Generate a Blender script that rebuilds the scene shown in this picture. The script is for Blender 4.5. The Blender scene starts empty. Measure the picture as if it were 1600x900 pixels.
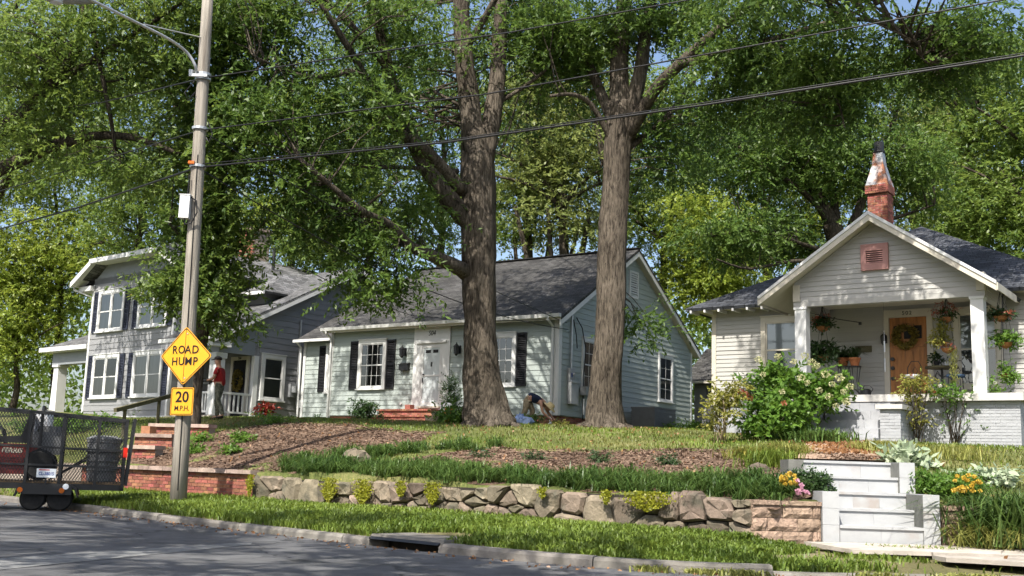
import bpy, math, random
import numpy as np
from mathutils import Vector, Matrix
from math import sin, cos, tan, radians, pi, sqrt, atan2
random.seed(7); rng = np.random.default_rng(7)
SC = bpy.context.scene
COL = SC.collection
# ------------------------------------------------------------------ camera
FPX, PITCH, ROLL, ZC = 1720.0, radians(9.53), radians(1.87), 1.0
_F = np.array([0, cos(PITCH), sin(PITCH)]); _U0 = np.array([0, -sin(PITCH), cos(PITCH)]); _R0 = np.array([1.0, 0, 0])
_R = cos(ROLL)*_R0 + sin(ROLL)*_U0; _U = -sin(ROLL)*_R0 + cos(ROLL)*_U0
cam = bpy.data.cameras.new('camera'); camo = bpy.data.objects.new('camera', cam); COL.objects.link(camo)
cam.sensor_width = 36; cam.lens = FPX/1600*36; cam.clip_start = 0.1; cam.clip_end = 3000
camo.matrix_world = Matrix(((_R[0], _U[0], -_F[0], 0), (_R[1], _U[1], -_F[1], 0), (_R[2], _U[2], -_F[2], ZC), (0, 0, 0, 1)))
SC.camera = camo
# ------------------------------------------------------------------ sky and sun
SUN_AZ, SUN_EL = atan2(-0.44, -0.90), radians(52)     # compass direction of the sun (from +Y towards +X), height
W = bpy.data.worlds.new('World'); SC.world = W; W.use_nodes = True
nt = W.node_tree; bg = nt.nodes['Background']
sk = nt.nodes.new('ShaderNodeTexSky'); sk.sky_type = 'NISHITA'; sk.sun_disc = False
sk.sun_elevation = SUN_EL; sk.sun_rotation = SUN_AZ; sk.air_density = 1.0; sk.dust_density = 3.0; sk.ozone_density = 1.2
nt.links.new(sk.outputs[0], bg.inputs[0]); bg.inputs[1].default_value = 0.125
sl = bpy.data.lights.new('sun', 'SUN'); sl.energy = 5.0; sl.angle = radians(0.53); sl.color = (1.0, 0.95, 0.86)
so = bpy.data.objects.new('sun', sl); COL.objects.link(so)
_ts = Vector((sin(SUN_AZ)*cos(SUN_EL), cos(SUN_AZ)*cos(SUN_EL), sin(SUN_EL)))
so.rotation_euler = (-_ts).to_track_quat('-Z', 'Y').to_euler(); so.location = _ts*60
SC.view_settings.view_transform = 'Standard'; SC.view_settings.look = 'None'
SC.view_settings.exposure = 0.88; SC.view_settings.gamma = 1
SC.render.engine = 'CYCLES'
SC.cycles.use_adaptive_sampling = True; SC.cycles.adaptive_threshold = 0.03
SC.cycles.max_bounces = 4; SC.cycles.diffuse_bounces = 2; SC.cycles.glossy_bounces = 2; SC.cycles.transmission_bounces = 3
SC.cycles.transparent_max_bounces = 6; SC.cycles.caustics_reflective = False; SC.cycles.caustics_refractive = False
SC.cycles.use_denoising = True

def ray(x, y): return _F + _R*(x-800)/FPX - _U*(y-450)/FPX
def atY(x, y, Y):
    d = ray(x, y); t = Y/d[1]; return np.array([d[0]*t, Y, ZC+d[2]*t])
def atZ(x, y, z):
    d = ray(x, y); t = (z-ZC)/d[2]; return np.array([d[0]*t, d[1]*t, z])

# ------------------------------------------------------------------ materials
MATS = {}
def newmat(name):
    m = bpy.data.materials.new(name); m.use_nodes = True; MATS[name] = m
    return m, m.node_tree, m.node_tree.nodes['Principled BSDF']
def pm(name, col, var=0.12, scale=6.0, rough=0.7, bump=0.0, bscale=None, rand=0.0, isl=0.0, spec=0.3, metal=0.0, stain=None, stretch=None, dirt=0.0):
    """paint / stone / wood: base colour with noise variation, optional per-object (rand) or per-piece (isl) tone, bump, stains"""
    m, t, b = newmat(name); N = t.nodes; L = t.links
    b.inputs['Roughness'].default_value = rough; b.inputs['Specular IOR Level'].default_value = spec; b.inputs['Metallic'].default_value = metal
    tc = N.new('ShaderNodeTexCoord'); mp = N.new('ShaderNodeMapping'); L.new(tc.outputs['Object'], mp.inputs[0])
    if stretch: mp.inputs['Scale'].default_value = stretch
    geo = N.new('ShaderNodeNewGeometry')
    vec = mp.outputs[0]
    if rand > 0 or isl > 0:   # shift the pattern from piece to piece
        oi = N.new('ShaderNodeObjectInfo'); ad = N.new('ShaderNodeVectorMath'); ad.operation = 'ADD'
        sc = N.new('ShaderNodeVectorMath'); sc.operation = 'SCALE'; sc.inputs[3].default_value = 37.0
        cb = N.new('ShaderNodeCombineXYZ'); src = oi.outputs['Random'] if rand > 0 else geo.outputs['Random Per Island']
        for i in range(3): L.new(src, cb.inputs[i])
        L.new(cb.outputs[0], sc.inputs[0]); L.new(vec, ad.inputs[0]); L.new(sc.outputs[0], ad.inputs[1]); vec = ad.outputs[0]
    n1 = N.new('ShaderNodeTexNoise'); n1.inputs['Scale'].default_value = scale; n1.inputs['Detail'].default_value = 6; n1.inputs['Roughness'].default_value = 0.62
    L.new(vec, n1.inputs['Vector'])
    c = np.array(col)
    cr = N.new('ShaderNodeValToRGB'); cr.color_ramp.elements[0].position = 0.3; cr.color_ramp.elements[1].position = 0.72
    cr.color_ramp.elements[0].color = (*np.clip(c*(1-var*1.3), 0, 1), 1); cr.color_ramp.elements[1].color = (*np.clip(c*(1+var), 0, 1), 1)
    L.new(n1.outputs['Fac'], cr.inputs[0]); out = cr.outputs[0]
    if rand > 0 or isl > 0:
        hs = N.new('ShaderNodeHueSaturation'); mr = N.new('ShaderNodeMapRange'); k = max(rand, isl)
        mr.inputs[3].default_value = 1-k; mr.inputs[4].default_value = 1+k
        L.new(src, mr.inputs[0]); L.new(mr.outputs[0], hs.inputs['Value']); L.new(out, hs.inputs['Color']); out = hs.outputs[0]
        m2 = N.new('ShaderNodeMath'); m2.operation = 'MULTIPLY_ADD'; m2.inputs[1].default_value = 7.31; m2.inputs[2].default_value = 0
        fr = N.new('ShaderNodeMath'); fr.operation = 'FRACT'; mh = N.new('ShaderNodeMapRange'); mh.inputs[3].default_value = 0.5-0.06*k; mh.inputs[4].default_value = 0.5+0.06*k
        L.new(src, m2.inputs[0]); L.new(m2.outputs[0], fr.inputs[0]); L.new(fr.outputs[0], mh.inputs[0]); L.new(mh.outputs[0], hs.inputs['Hue'])
    if stain:
        n2 = N.new('ShaderNodeTexNoise'); n2.inputs['Scale'].default_value = stain[1]; n2.inputs['Detail'].default_value = 8
        L.new(vec, n2.inputs['Vector'])
        r2 = N.new('ShaderNodeValToRGB'); r2.color_ramp.elements[0].position = stain[2]; r2.color_ramp.elements[1].position = min(1, stain[2]+0.16)
        r2.color_ramp.elements[0].color = (0, 0, 0, 1); r2.color_ramp.elements[1].color = (stain[3],)*3+(1,)
        L.new(n2.outputs['Fac'], r2.inputs[0])
        mx = N.new('ShaderNodeMix'); mx.data_type = 'RGBA'; L.new(r2.outputs[0], mx.inputs[0]); L.new(out, mx.inputs[6]); mx.inputs[7].default_value = (*stain[0], 1); out = mx.outputs[2]
    L.new(out, b.inputs['Base Color'])
    if bump > 0:
        n3 = N.new('ShaderNodeTexNoise'); n3.inputs['Scale'].default_value = bscale or scale*4; n3.inputs['Detail'].default_value = 8
        L.new(vec, n3.inputs['Vector'])
        bp = N.new('ShaderNodeBump'); bp.inputs['Strength'].default_value = min(1, bump); bp.inputs['Distance'].default_value = 0.02*max(1, bump)
        L.new(n3.outputs['Fac'], bp.inputs['Height']); L.new(bp.outputs[0], b.inputs['Normal'])
    return m
def leafmat(name, c1, c2, trans=0.35, rough=0.45, c3=None):
    m, t, b = newmat(name); N = t.nodes; L = t.links
    geo = N.new('ShaderNodeNewGeometry'); cr = N.new('ShaderNodeValToRGB')
    cr.color_ramp.elements[0].color = (*c1, 1); cr.color_ramp.elements[1].color = (*c2, 1)
    if c3: e = cr.color_ramp.elements.new(0.93); e.color = (*c2, 1); cr.color_ramp.elements[-1].color = (*c3, 1)
    tc = N.new('ShaderNodeTexCoord'); nz = N.new('ShaderNodeTexNoise'); nz.inputs['Scale'].default_value = 0.55; nz.inputs['Detail'].default_value = 3; L.new(tc.outputs['Object'], nz.inputs['Vector'])
    ad = N.new('ShaderNodeMath'); ad.operation = 'MULTIPLY_ADD'; ad.inputs[1].default_value = 0.6; L.new(geo.outputs['Random Per Island'], ad.inputs[0])   # branches differ in tone as well as leaves
    mn = N.new('ShaderNodeMapRange'); mn.inputs[1].default_value = 0.35; mn.inputs[2].default_value = 0.65; mn.inputs[4].default_value = 0.4; L.new(nz.outputs['Fac'], mn.inputs[0]); L.new(mn.outputs[0], ad.inputs[2])
    L.new(ad.outputs[0], cr.inputs[0]); L.new(cr.outputs[0], b.inputs['Base Color'])
    b.inputs['Roughness'].default_value = rough; b.inputs['Specular IOR Level'].default_value = 0.35
    tr = N.new('ShaderNodeBsdfTranslucent'); hs = N.new('ShaderNodeHueSaturation'); hs.inputs['Value'].default_value = 1.5; hs.inputs['Hue'].default_value = 0.485
    L.new(cr.outputs[0], hs.inputs['Color']); L.new(hs.outputs[0], tr.inputs[0])
    mx = N.new('ShaderNodeMixShader'); mx.inputs[0].default_value = trans
    L.new(b.outputs[0], mx.inputs[1]); L.new(tr.outputs[0], mx.inputs[2]); L.new(mx.outputs[0], N['Material Output'].inputs[0])
    return m
def barkmat(name, dark, light, sc=1.0):
    m, t, b = newmat(name); N = t.nodes; L = t.links
    tc = N.new('ShaderNodeTexCoord'); mp = N.new('ShaderNodeMapping'); mp.inputs['Scale'].default_value = (9*sc, 9*sc, 1.5*sc); L.new(tc.outputs['Object'], mp.inputs[0])
    n0 = N.new('ShaderNodeTexNoise'); n0.inputs['Scale'].default_value = 2.2; n0.inputs['Detail'].default_value = 9; n0.inputs['Roughness'].default_value = 0.7; n0.inputs['Distortion'].default_value = 0.6
    L.new(mp.outputs[0], n0.inputs['Vector'])
    n1 = N.new('ShaderNodeTexNoise'); n1.inputs['Scale'].default_value = 0.9; n1.inputs['Detail'].default_value = 4; L.new(tc.outputs['Object'], n1.inputs['Vector'])
    cr = N.new('ShaderNodeValToRGB'); cr.color_ramp.elements[0].position = 0.36; cr.color_ramp.elements[1].position = 0.66
    cr.color_ramp.elements[0].color = (*dark, 1); cr.color_ramp.elements[1].color = (*light, 1); L.new(n0.outputs['Fac'], cr.inputs[0])
    mx = N.new('ShaderNodeMix'); mx.data_type = 'RGBA'; mx.blend_type = 'MULTIPLY'; mx.inputs[0].default_value = 0.6
    r2 = N.new('ShaderNodeValToRGB'); r2.color_ramp.elements[0].color = (0.38, 0.37, 0.33, 1); r2.color_ramp.elements[1].color = (1.15, 1.15, 1.12, 1); r2.color_ramp.elements[0].position = 0.3; r2.color_ramp.elements[1].position = 0.65
    L.new(n1.outputs['Fac'], r2.inputs[0]); L.new(cr.outputs[0], mx.inputs[6]); L.new(r2.outputs[0], mx.inputs[7]); L.new(mx.outputs[2], b.inputs['Base Color'])
    b.inputs['Roughness'].default_value = 0.9; b.inputs['Specular IOR Level'].default_value = 0.1
    bp = N.new('ShaderNodeBump'); bp.inputs['Strength'].default_value = 1; bp.inputs['Distance'].default_value = 0.06; L.new(n0.outputs['Fac'], bp.inputs['Height']); L.new(bp.outputs[0], b.inputs['Normal'])
    return m
def groundmat(name, cols, scale=1.2, fine=30, bump=0.6, rough=0.95, pos=(0.35, 0.65)):
    """two or three soil / turf colours mixed by large and fine noise"""
    m, t, b = newmat(name); N = t.nodes; L = t.links
    tc = N.new('ShaderNodeTexCoord')
    n0 = N.new('ShaderNodeTexNoise'); n0.inputs['Scale'].default_value = scale; n0.inputs['Detail'].default_value = 5; L.new(tc.outputs['Object'], n0.inputs['Vector'])
    n1 = N.new('ShaderNodeTexNoise'); n1.inputs['Scale'].default_value = fine; n1.inputs['Detail'].default_value = 6; n1.inputs['Roughness'].default_value = 0.7; L.new(tc.outputs['Object'], n1.inputs['Vector'])
    ma = N.new('ShaderNodeMath'); ma.operation = 'MULTIPLY_ADD'; ma.inputs[1].default_value = 0.55; L.new(n1.outputs['Fac'], ma.inputs[0])
    mb = N.new('ShaderNodeMath'); mb.operation = 'MULTIPLY'; mb.inputs[1].default_value = 0.45; L.new(n0.outputs['Fac'], mb.inputs[0]); L.new(mb.outputs[0], ma.inputs[2])
    cr = N.new('ShaderNodeValToRGB'); cr.color_ramp.elements[0].position = pos[0]; cr.color_ramp.elements[1].position = pos[1]
    cr.color_ramp.elements[0].color = (*cols[0], 1); cr.color_ramp.elements[1].color = (*cols[-1], 1)
    if len(cols) > 2: e = cr.color_ramp.elements.new((pos[0]+pos[1])/2); e.color = (*cols[1], 1)
    L.new(ma.outputs[0], cr.inputs[0]); L.new(cr.outputs[0], b.inputs['Base Color'])
    b.inputs['Roughness'].default_value = rough; b.inputs['Specular IOR Level'].default_value = 0.125
    bp = N.new('ShaderNodeBump'); bp.inputs['Strength'].default_value = bump; bp.inputs['Distance'].default_value = 0.04; L.new(n1.outputs['Fac'], bp.inputs['Height']); L.new(bp.outputs[0], b.inputs['Normal'])
    return m
def roofmat(name, col, course=0.14, tab=0.30):
    m, t, b = newmat(name); N = t.nodes; L = t.links
    uv = N.new('ShaderNodeUVMap'); br = N.new('ShaderNodeTexBrick'); br.offset = 0.5
    br.inputs['Scale'].default_value = 1.0; br.inputs['Brick Width'].default_value = tab; br.inputs['Row Height'].default_value = course
    br.inputs['Mortar Size'].default_value = 0.012; br.inputs['Mortar Smooth'].default_value = 0.2; br.inputs['Bias'].default_value = 0.0
    c = np.array(col); br.inputs['Color1'].default_value = (*c*0.62, 1); br.inputs['Color2'].default_value = (*c*1.4, 1); br.inputs['Mortar'].default_value = (*c*0.35, 1)
    L.new(uv.outputs[0], br.inputs['Vector'])
    n0 = N.new('ShaderNodeTexNoise'); n0.inputs['Scale'].default_value = 0.7; n0.inputs['Detail'].default_value = 5; L.new(uv.outputs[0], n0.inputs['Vector'])
    r2 = N.new('ShaderNodeValToRGB'); r2.color_ramp.elements[0].color = (0.55, 0.55, 0.52, 1); r2.color_ramp.elements[1].color = (1.25, 1.25, 1.25, 1); r2.color_ramp.elements[0].position = 0.3; r2.color_ramp.elements[1].position = 0.7
    L.new(n0.outputs['Fac'], r2.inputs[0])
    mx = N.new('ShaderNodeMix'); mx.data_type = 'RGBA'; mx.blend_type = 'MULTIPLY'; mx.inputs[0].default_value = 1
    L.new(br.outputs['Color'], mx.inputs[6]); L.new(r2.outputs[0], mx.inputs[7]); L.new(mx.outputs[2], b.inputs['Base Color'])
    b.inputs['Roughness'].default_value = 0.75; b.inputs['Specular IOR Level'].default_value = 0.25
    n3 = N.new('ShaderNodeTexNoise'); n3.inputs['Scale'].default_value = 60; L.new(uv.outputs[0], n3.inputs['Vector'])
    su = N.new('ShaderNodeMath'); su.operation = 'MULTIPLY_ADD'; su.inputs[1].default_value = -0.6; L.new(br.outputs['Fac'], su.inputs[0]); L.new(n3.outputs['Fac'], su.inputs[2])
    bp = N.new('ShaderNodeBump'); bp.inputs['Strength'].default_value = 0.8; bp.inputs['Distance'].default_value = 0.02; L.new(su.outputs[0], bp.inputs['Height']); L.new(bp.outputs[0], b.inputs['Normal'])
    return m
def glassmat(name, tint=(0.75, 0.8, 0.82), refl=0.12):
    m, t, b = newmat(name); N = t.nodes; L = t.links
    tr = N.new('ShaderNodeBsdfTransparent'); tr.inputs[0].default_value = (*tint, 1)
    gl = N.new('ShaderNodeBsdfGlossy'); gl.inputs['Roughness'].default_value = 0.03
    lw = N.new('ShaderNodeFresnel'); lw.inputs[0].default_value = 1.5
    ad = N.new('ShaderNodeMath'); ad.operation = 'ADD'; ad.inputs[1].default_value = refl; L.new(lw.outputs[0], ad.inputs[0])
    mx = N.new('ShaderNodeMixShader'); L.new(ad.outputs[0], mx.inputs[0]); L.new(tr.outputs[0], mx.inputs[1]); L.new(gl.outputs[0], mx.inputs[2])
    L.new(mx.outputs[0], N['Material Output'].inputs[0]); return m
def mesh_wire_mat(name):
    """expanded steel mesh: a regular grid of wires with open holes"""
    m, t, b = newmat(name); N = t.nodes; L = t.links
    b.inputs['Base Color'].default_value = (0.012, 0.012, 0.014, 1); b.inputs['Roughness'].default_value = 0.55
    uv = N.new('ShaderNodeUVMap'); sp = N.new('ShaderNodeSeparateXYZ'); L.new(uv.outputs[0], sp.inputs[0])
    outs = []
    for sgn in (1, -1):
        a = N.new('ShaderNodeMath'); a.operation = 'MULTIPLY_ADD'; a.inputs[1].default_value = sgn*0.55; L.new(sp.outputs[1], a.inputs[0]); L.new(sp.outputs[0], a.inputs[2])
        s_ = N.new('ShaderNodeMath'); s_.operation = 'MULTIPLY'; s_.inputs[1].default_value = 1/0.05; L.new(a.outputs[0], s_.inputs[0])
        f_ = N.new('ShaderNodeMath'); f_.operation = 'FRACT'; L.new(s_.outputs[0], f_.inputs[0])
        g = N.new('ShaderNodeMath'); g.operation = 'GREATER_THAN'; g.inputs[1].default_value = 0.82; L.new(f_.outputs[0], g.inputs[0]); outs.append(g)
    mxx = N.new('ShaderNodeMath'); mxx.operation = 'MAXIMUM'; L.new(outs[0].outputs[0], mxx.inputs[0]); L.new(outs[1].outputs[0], mxx.inputs[1])
    tr = N.new('ShaderNodeBsdfTransparent'); ms = N.new('ShaderNodeMixShader'); L.new(mxx.outputs[0], ms.inputs[0]); L.new(tr.outputs[0], ms.inputs[1]); L.new(b.outputs[0], ms.inputs[2])
    L.new(ms.outputs[0], N['Material Output'].inputs[0]); return m
# ------------------------------------------------------------------ mesh helpers
def link(o, parent=None, loc=None, rz=None, rot=None):
    COL.objects.link(o)
    if parent is not None: o.parent = parent
    if loc is not None: o.location = loc
    if rot is not None: o.rotation_euler = rot
    if rz is not None: o.rotation_euler = (0, 0, rz)
    return o
def empty(name, loc=(0, 0, 0), rz=0.0, parent=None):
    o = bpy.data.objects.new(name, None); o.empty_display_size = 0.3
    return link(o, parent, loc, rz)
def tag(o, label=None, cat=None, group=None, kind=None):
    if label: o['label'] = label
    if cat: o['category'] = cat
    if group: o['group'] = group
    if kind: o['kind'] = kind
    return o
class MB:
    def __init__(s): s.v = []; s.f = []; s.uv = None
    def add(s, verts, faces):
        n = len(s.v); s.v += [tuple(map(float, q)) for q in verts]; s.f += [tuple(i+n for i in f) for f in faces]; return s
    def box(s, x0, x1, y0, y1, z0, z1):
        return s.add([(x0, y0, z0), (x1, y0, z0), (x1, y1, z0), (x0, y1, z0), (x0, y0, z1), (x1, y0, z1), (x1, y1, z1), (x0, y1, z1)],
                     [(0, 3, 2, 1), (4, 5, 6, 7), (0, 1, 5, 4), (1, 2, 6, 5), (2, 3, 7, 6), (3, 0, 4, 7)])
    def cbox(s, c, d): return s.box(c[0]-d[0]/2, c[0]+d[0]/2, c[1]-d[1]/2, c[1]+d[1]/2, c[2]-d[2]/2, c[2]+d[2]/2)
    def beam(s, a, b, w, h=None, up=(0, 0, 1)):
        a = Vector(a); b = Vector(b); h = h or w; d = (b-a).normalized(); up = Vector(up)
        if abs(d.dot(up)) > 0.98: up = Vector((0, 1, 0))
        sx = d.cross(up).normalized()*w/2; sy = sx.cross(d).normalized()*h/2
        return s.add([a-sx-sy, a+sx-sy, a+sx+sy, a-sx+sy, b-sx-sy, b+sx-sy, b+sx+sy, b-sx+sy],
                     [(0, 3, 2, 1), (4, 5, 6, 7), (0, 1, 5, 4), (1, 2, 6, 5), (2, 3, 7, 6), (3, 0, 4, 7)])
    def prism(s, poly, off):
        """polygon (3d points, planar) thickened by the vector off"""
        n = len(poly); off = Vector(off); P = [Vector(p) for p in poly]
        return s.add(P+[p+off for p in P], [tuple(range(n-1, -1, -1)), tuple(range(n, 2*n))]+[(i, (i+1) % n, n+(i+1) % n, n+i) for i in range(n)])
    def tube(s, pts, rad, n=8, caps=True, jit=0.0):
        P = [Vector(p) for p in pts]; m = len(P)
        if not hasattr(rad, '__len__'): rad = [rad]*m
        up = Vector((0.13, 0.31, 0.94)); base = len(s.v); prev = None
        for i in range(m):
            d = (P[min(i+1, m-1)]-P[max(i-1, 0)]).normalized()
            if prev is None:
                a = d.cross(up); a = a.normalized() if a.length > 1e-4 else Vector((1, 0, 0))
            else:
                a = (prev-d*prev.dot(d)); a = a.normalized() if a.length > 1e-5 else d.orthogonal().normalized()
            b = d.cross(a); prev = a
            for k in range(n):
                r = rad[i]*(1+(random.uniform(-jit, jit) if jit else 0)); t = 2*pi*k/n
                s.v.append(tuple(P[i]+a*cos(t)*r+b*sin(t)*r))
        for i in range(m-1):
            for k in range(n):
                q = base+i*n; s.f.append((q+k, q+(k+1) % n, q+n+(k+1) % n, q+n+k))
        if caps:
            s.f.append(tuple(base+k for k in range(n-1, -1, -1))); s.f.append(tuple(base+(m-1)*n+k for k in range(n)))
        return s
    def lathe(s, prof, c=(0, 0, 0), n=16):
        """profile of (r, z), turned about a vertical axis at c"""
        base = len(s.v); m = len(prof)
        for r, z in prof:
            for k in range(n): s.v.append((c[0]+r*cos(2*pi*k/n), c[1]+r*sin(2*pi*k/n), c[2]+z))
        for i in range(m-1):
            for k in range(n): q = base+i*n; s.f.append((q+k, q+(k+1) % n, q+n+(k+1) % n, q+n+k))
        s.f.append(tuple(base+k for k in range(n-1, -1, -1))); s.f.append(tuple(base+(m-1)*n+k for k in range(n)))
        return s
    def mesh(s, name, smooth=False):
        me = bpy.data.meshes.new(name); me.from_pydata(s.v, [], s.f); me.update()
        if smooth: me.polygons.foreach_set('use_smooth', [True]*len(me.polygons))
        return me
    def build(s, name, mat, parent=None, loc=None, rz=None, smooth=False, rot=None):
        me = s.mesh(name, smooth); me.materials.append(mat if not isinstance(mat, str) else MATS[mat])
        return link(bpy.data.objects.new(name, me), parent, loc, rz, rot)
def inst(name, me, parent=None, loc=None, rz=None, scale=None, rot=None):
    o = bpy.data.objects.new(name, me); link(o, parent, loc, rz, rot)
    if scale is not None: o.scale = scale
    return o
def np_mesh(name, V, nper, mat, faces=None):
    """big mesh from a numpy vertex array, every nper vertices one face (or explicit quad array)"""
    me = bpy.data.meshes.new(name); V = np.asarray(V, dtype=np.float32).reshape(-1, 3)
    me.vertices.add(len(V)); me.vertices.foreach_set('co', V.ravel())
    idx = np.arange(len(V), dtype=np.int32) if faces is None else np.asarray(faces, dtype=np.int32).ravel()
    nf = len(idx)//nper
    me.loops.add(len(idx)); me.loops.foreach_set('vertex_index', idx)
    me.polygons.add(nf); me.polygons.foreach_set('loop_start', np.arange(0, nf*nper, nper, dtype=np.int32))
    me.update(calc_edges=True); me.validate()
    if mat is not None: me.materials.append(MATS[mat] if isinstance(mat, str) else mat)
    return me
def text_part(txt, name, size, mat, parent, loc, rot, depth=0.004, align='CENTER', sx=1.0, bold=0.0, shear=0.0, space=1.0):
    cu = bpy.data.curves.new(name, 'FONT'); cu.body = txt; cu.size = size; cu.align_x = align; cu.align_y = 'CENTER'; cu.extrude = depth; cu.offset = bold; cu.shear = shear; cu.space_character = space; cu.resolution_u = 3
    tmp = bpy.data.objects.new('tmp_text', cu); COL.objects.link(tmp)
    dg = bpy.context.evaluated_depsgraph_get(); me = bpy.data.meshes.new_from_object(tmp.evaluated_get(dg)); me.name = name
    bpy.data.objects.remove(tmp); bpy.data.curves.remove(cu)
    me.materials.clear(); me.materials.append(MATS[mat])
    o = inst(name, me, parent, loc, None, (sx, 1, 1), rot); return o
def unit(v): return v/np.maximum(np.linalg.norm(v, axis=-1, keepdims=True), 1e-9)
def leaf_verts(C, L, Wd, droop=0.4, up=None, rs=None):
    """diamond-shaped leaves: centres C (n,3), lengths L, widths Wd; returns (n*4,3)"""
    rs = rs or rng; n = len(C)
    d = rs.normal(size=(n, 3)); d[:, 2] -= droop*1.2; d = unit(d)
    q = rs.normal(size=(n, 3)); q[:, 2] *= 0.6; s = unit(np.cross(d, q))
    L = np.broadcast_to(L, n)[:, None]; Wd = np.broadcast_to(Wd, n)[:, None]
    return np.stack([C-d*L/2, C+s*Wd/2-d*L*0.05, C+d*L/2, C-s*Wd/2-d*L*0.05], 1).reshape(-1, 3)
def blob_points(n, c, r, rs=None, shell=0.35):
    """n points in an ellipsoid, denser towards its skin"""
    rs = rs or rng; d = unit(rs.normal(size=(n, 3))); k = rs.random(n)**(shell); return np.asarray(c)+d*k[:, None]*np.asarray(r)
# ------------------------------------------------------------------ material set
pm('asphalt', (0.112, 0.112, 0.115), var=0.3, scale=3.0, rough=0.85, bump=0.5, bscale=260, stain=((0.055, 0.055, 0.055), 0.9, 0.52, 0.6))
def _cracks(m, col, scale):
    t = m.node_tree; N, L = t.nodes, t.links; b = N['Principled BSDF']; tc = N.new('ShaderNodeTexCoord'); nz = N.new('ShaderNodeTexNoise'); nz.inputs['Scale'].default_value = 1.6; nz.inputs['Detail'].default_value = 6; L.new(tc.outputs['Object'], nz.inputs['Vector'])
    vm = N.new('ShaderNodeVectorMath'); vm.operation = 'MULTIPLY_ADD'; vm.inputs[1].default_value = (.9, .9, .9); L.new(nz.outputs['Color'], vm.inputs[0]); L.new(tc.outputs['Object'], vm.inputs[2])
    vo = N.new('ShaderNodeTexVoronoi'); vo.feature = 'DISTANCE_TO_EDGE'; vo.inputs['Scale'].default_value = scale; L.new(vm.outputs[0], vo.inputs['Vector'])
    lt = N.new('ShaderNodeMapRange'); lt.inputs[1].default_value = .004; lt.inputs[2].default_value = .012; lt.inputs[3].default_value = .75; lt.inputs[4].default_value = 0; L.new(vo.outputs['Distance'], lt.inputs[0])
    mx = N.new('ShaderNodeMix'); mx.data_type = 'RGBA'; src = b.inputs['Base Color'].links[0].from_socket; L.new(lt.outputs[0], mx.inputs[0]); L.new(src, mx.inputs[6]); mx.inputs[7].default_value = (*col, 1); L.new(mx.outputs[2], b.inputs['Base Color'])
_cracks(MATS['asphalt'], (.025, .025, .025), .42)
pm('road_paint', (0.19, 0.19, 0.185), var=0.3, scale=9, rough=0.8, stain=((0.098, 0.10, 0.106), 11, 0.46, 0.95))
pm('kerb_concrete', (0.19, 0.175, 0.155), var=0.25, scale=5, rough=0.9, bump=0.4, bscale=60, rand=0.15, stain=((0.12, 0.11, 0.09), 3, 0.52, 0.8))
pm('concrete_walk', (0.40, 0.36, 0.31), var=0.2, scale=3, rough=0.9, bump=0.3, bscale=70, rand=0.08, stain=((0.22, 0.19, 0.15), 2.2, 0.55, 0.7))
pm('brick', (0.27, 0.105, 0.07), var=0.25, scale=9, rough=0.85, bump=0.3, bscale=50, rand=0.35)
pm('brick_cap', (0.33, 0.25, 0.21), var=0.3, scale=5, rough=0.9, bump=0.3, bscale=40, rand=0.2)
pm('mortar', (0.30, 0.25, 0.21), var=0.15, scale=20, rough=0.95)
pm('stone', (0.17, 0.138, 0.102), var=0.32, scale=5, rough=0.92, bump=0.9, bscale=16, rand=0.4, stain=((0.07, 0.068, 0.05), 3.5, 0.50, 0.8))
pm('dark_joint', (0.035, 0.03, 0.024), var=0.3, scale=10, rough=1)
pm('split_block', (0.31, 0.225, 0.165), var=0.3, scale=14, rough=0.95, bump=1.0, bscale=28, rand=0.14)
pm('step_white', (0.36, 0.368, 0.375), var=0.07, scale=4, rough=0.75, bump=0.15, bscale=80, rand=0.02, stain=((0.24, 0.19, 0.15), 2.6, 0.57, 0.6))
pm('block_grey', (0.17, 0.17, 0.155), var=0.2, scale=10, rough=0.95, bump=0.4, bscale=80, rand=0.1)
pm('paint_grey_block', (0.33, 0.338, 0.355), var=0.08, scale=4, rough=0.75, bump=0.2, bscale=60, rand=0.06)
pm('cap_white', (0.46, 0.445, 0.42), var=0.08, scale=5, rough=0.7)
pm('white_paint', (0.60, 0.60, 0.59), var=0.05, scale=3, rough=0.55)
pm('cream_paint', (0.52, 0.48, 0.40), var=0.06, scale=3, rough=0.6)
pm('sage_clapboard', (0.325, 0.362, 0.345), var=0.07, scale=2.5, rough=0.6, rand=0.04, stretch=(0.5, 1, 3))
pm('beige_clapboard', (0.38, 0.372, 0.35), var=0.06, scale=2.5, rough=0.6, rand=0.04, stretch=(0.5, 1, 3))
pm('grey_clapboard', (0.23, 0.232, 0.238), var=0.1, scale=2.5, rough=0.65, rand=0.06, stretch=(0.5, 1, 3))
pm('grey_paint', (0.22, 0.235, 0.25), var=0.07, scale=2, rough=0.6)
pm('black_shutter', (0.012, 0.012, 0.014), var=0.2, scale=4, rough=0.5)
pm('navy_shutter', (0.028, 0.032, 0.05), var=0.2, scale=4, rough=0.55)
pm('room_dark', (0.02, 0.02, 0.022), var=0.3, scale=1, rough=0.9)
pm('blind', (0.50, 0.52, 0.52), var=0.05, scale=2, rough=0.7)
pm('curtain', (0.42, 0.40, 0.37), var=0.15, scale=3, rough=0.8, stretch=(8, 8, 0.4))
pm('screen_grey', (0.10, 0.10, 0.11), var=0.2, scale=2, rough=0.8)
glassmat('glass')
roofmat('roof_charcoal', (0.060, 0.058, 0.057)); roofmat('roof_slate', (0.062, 0.066, 0.078)); roofmat('roof_grey', (0.13, 0.13, 0.135))
pm('wood_door', (0.34, 0.14, 0.04), var=0.35, scale=3, rough=0.45, stretch=(6, 6, 0.6))
pm('door_white', (0.48, 0.52, 0.53), var=0.04, scale=2, rough=0.5)
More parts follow.
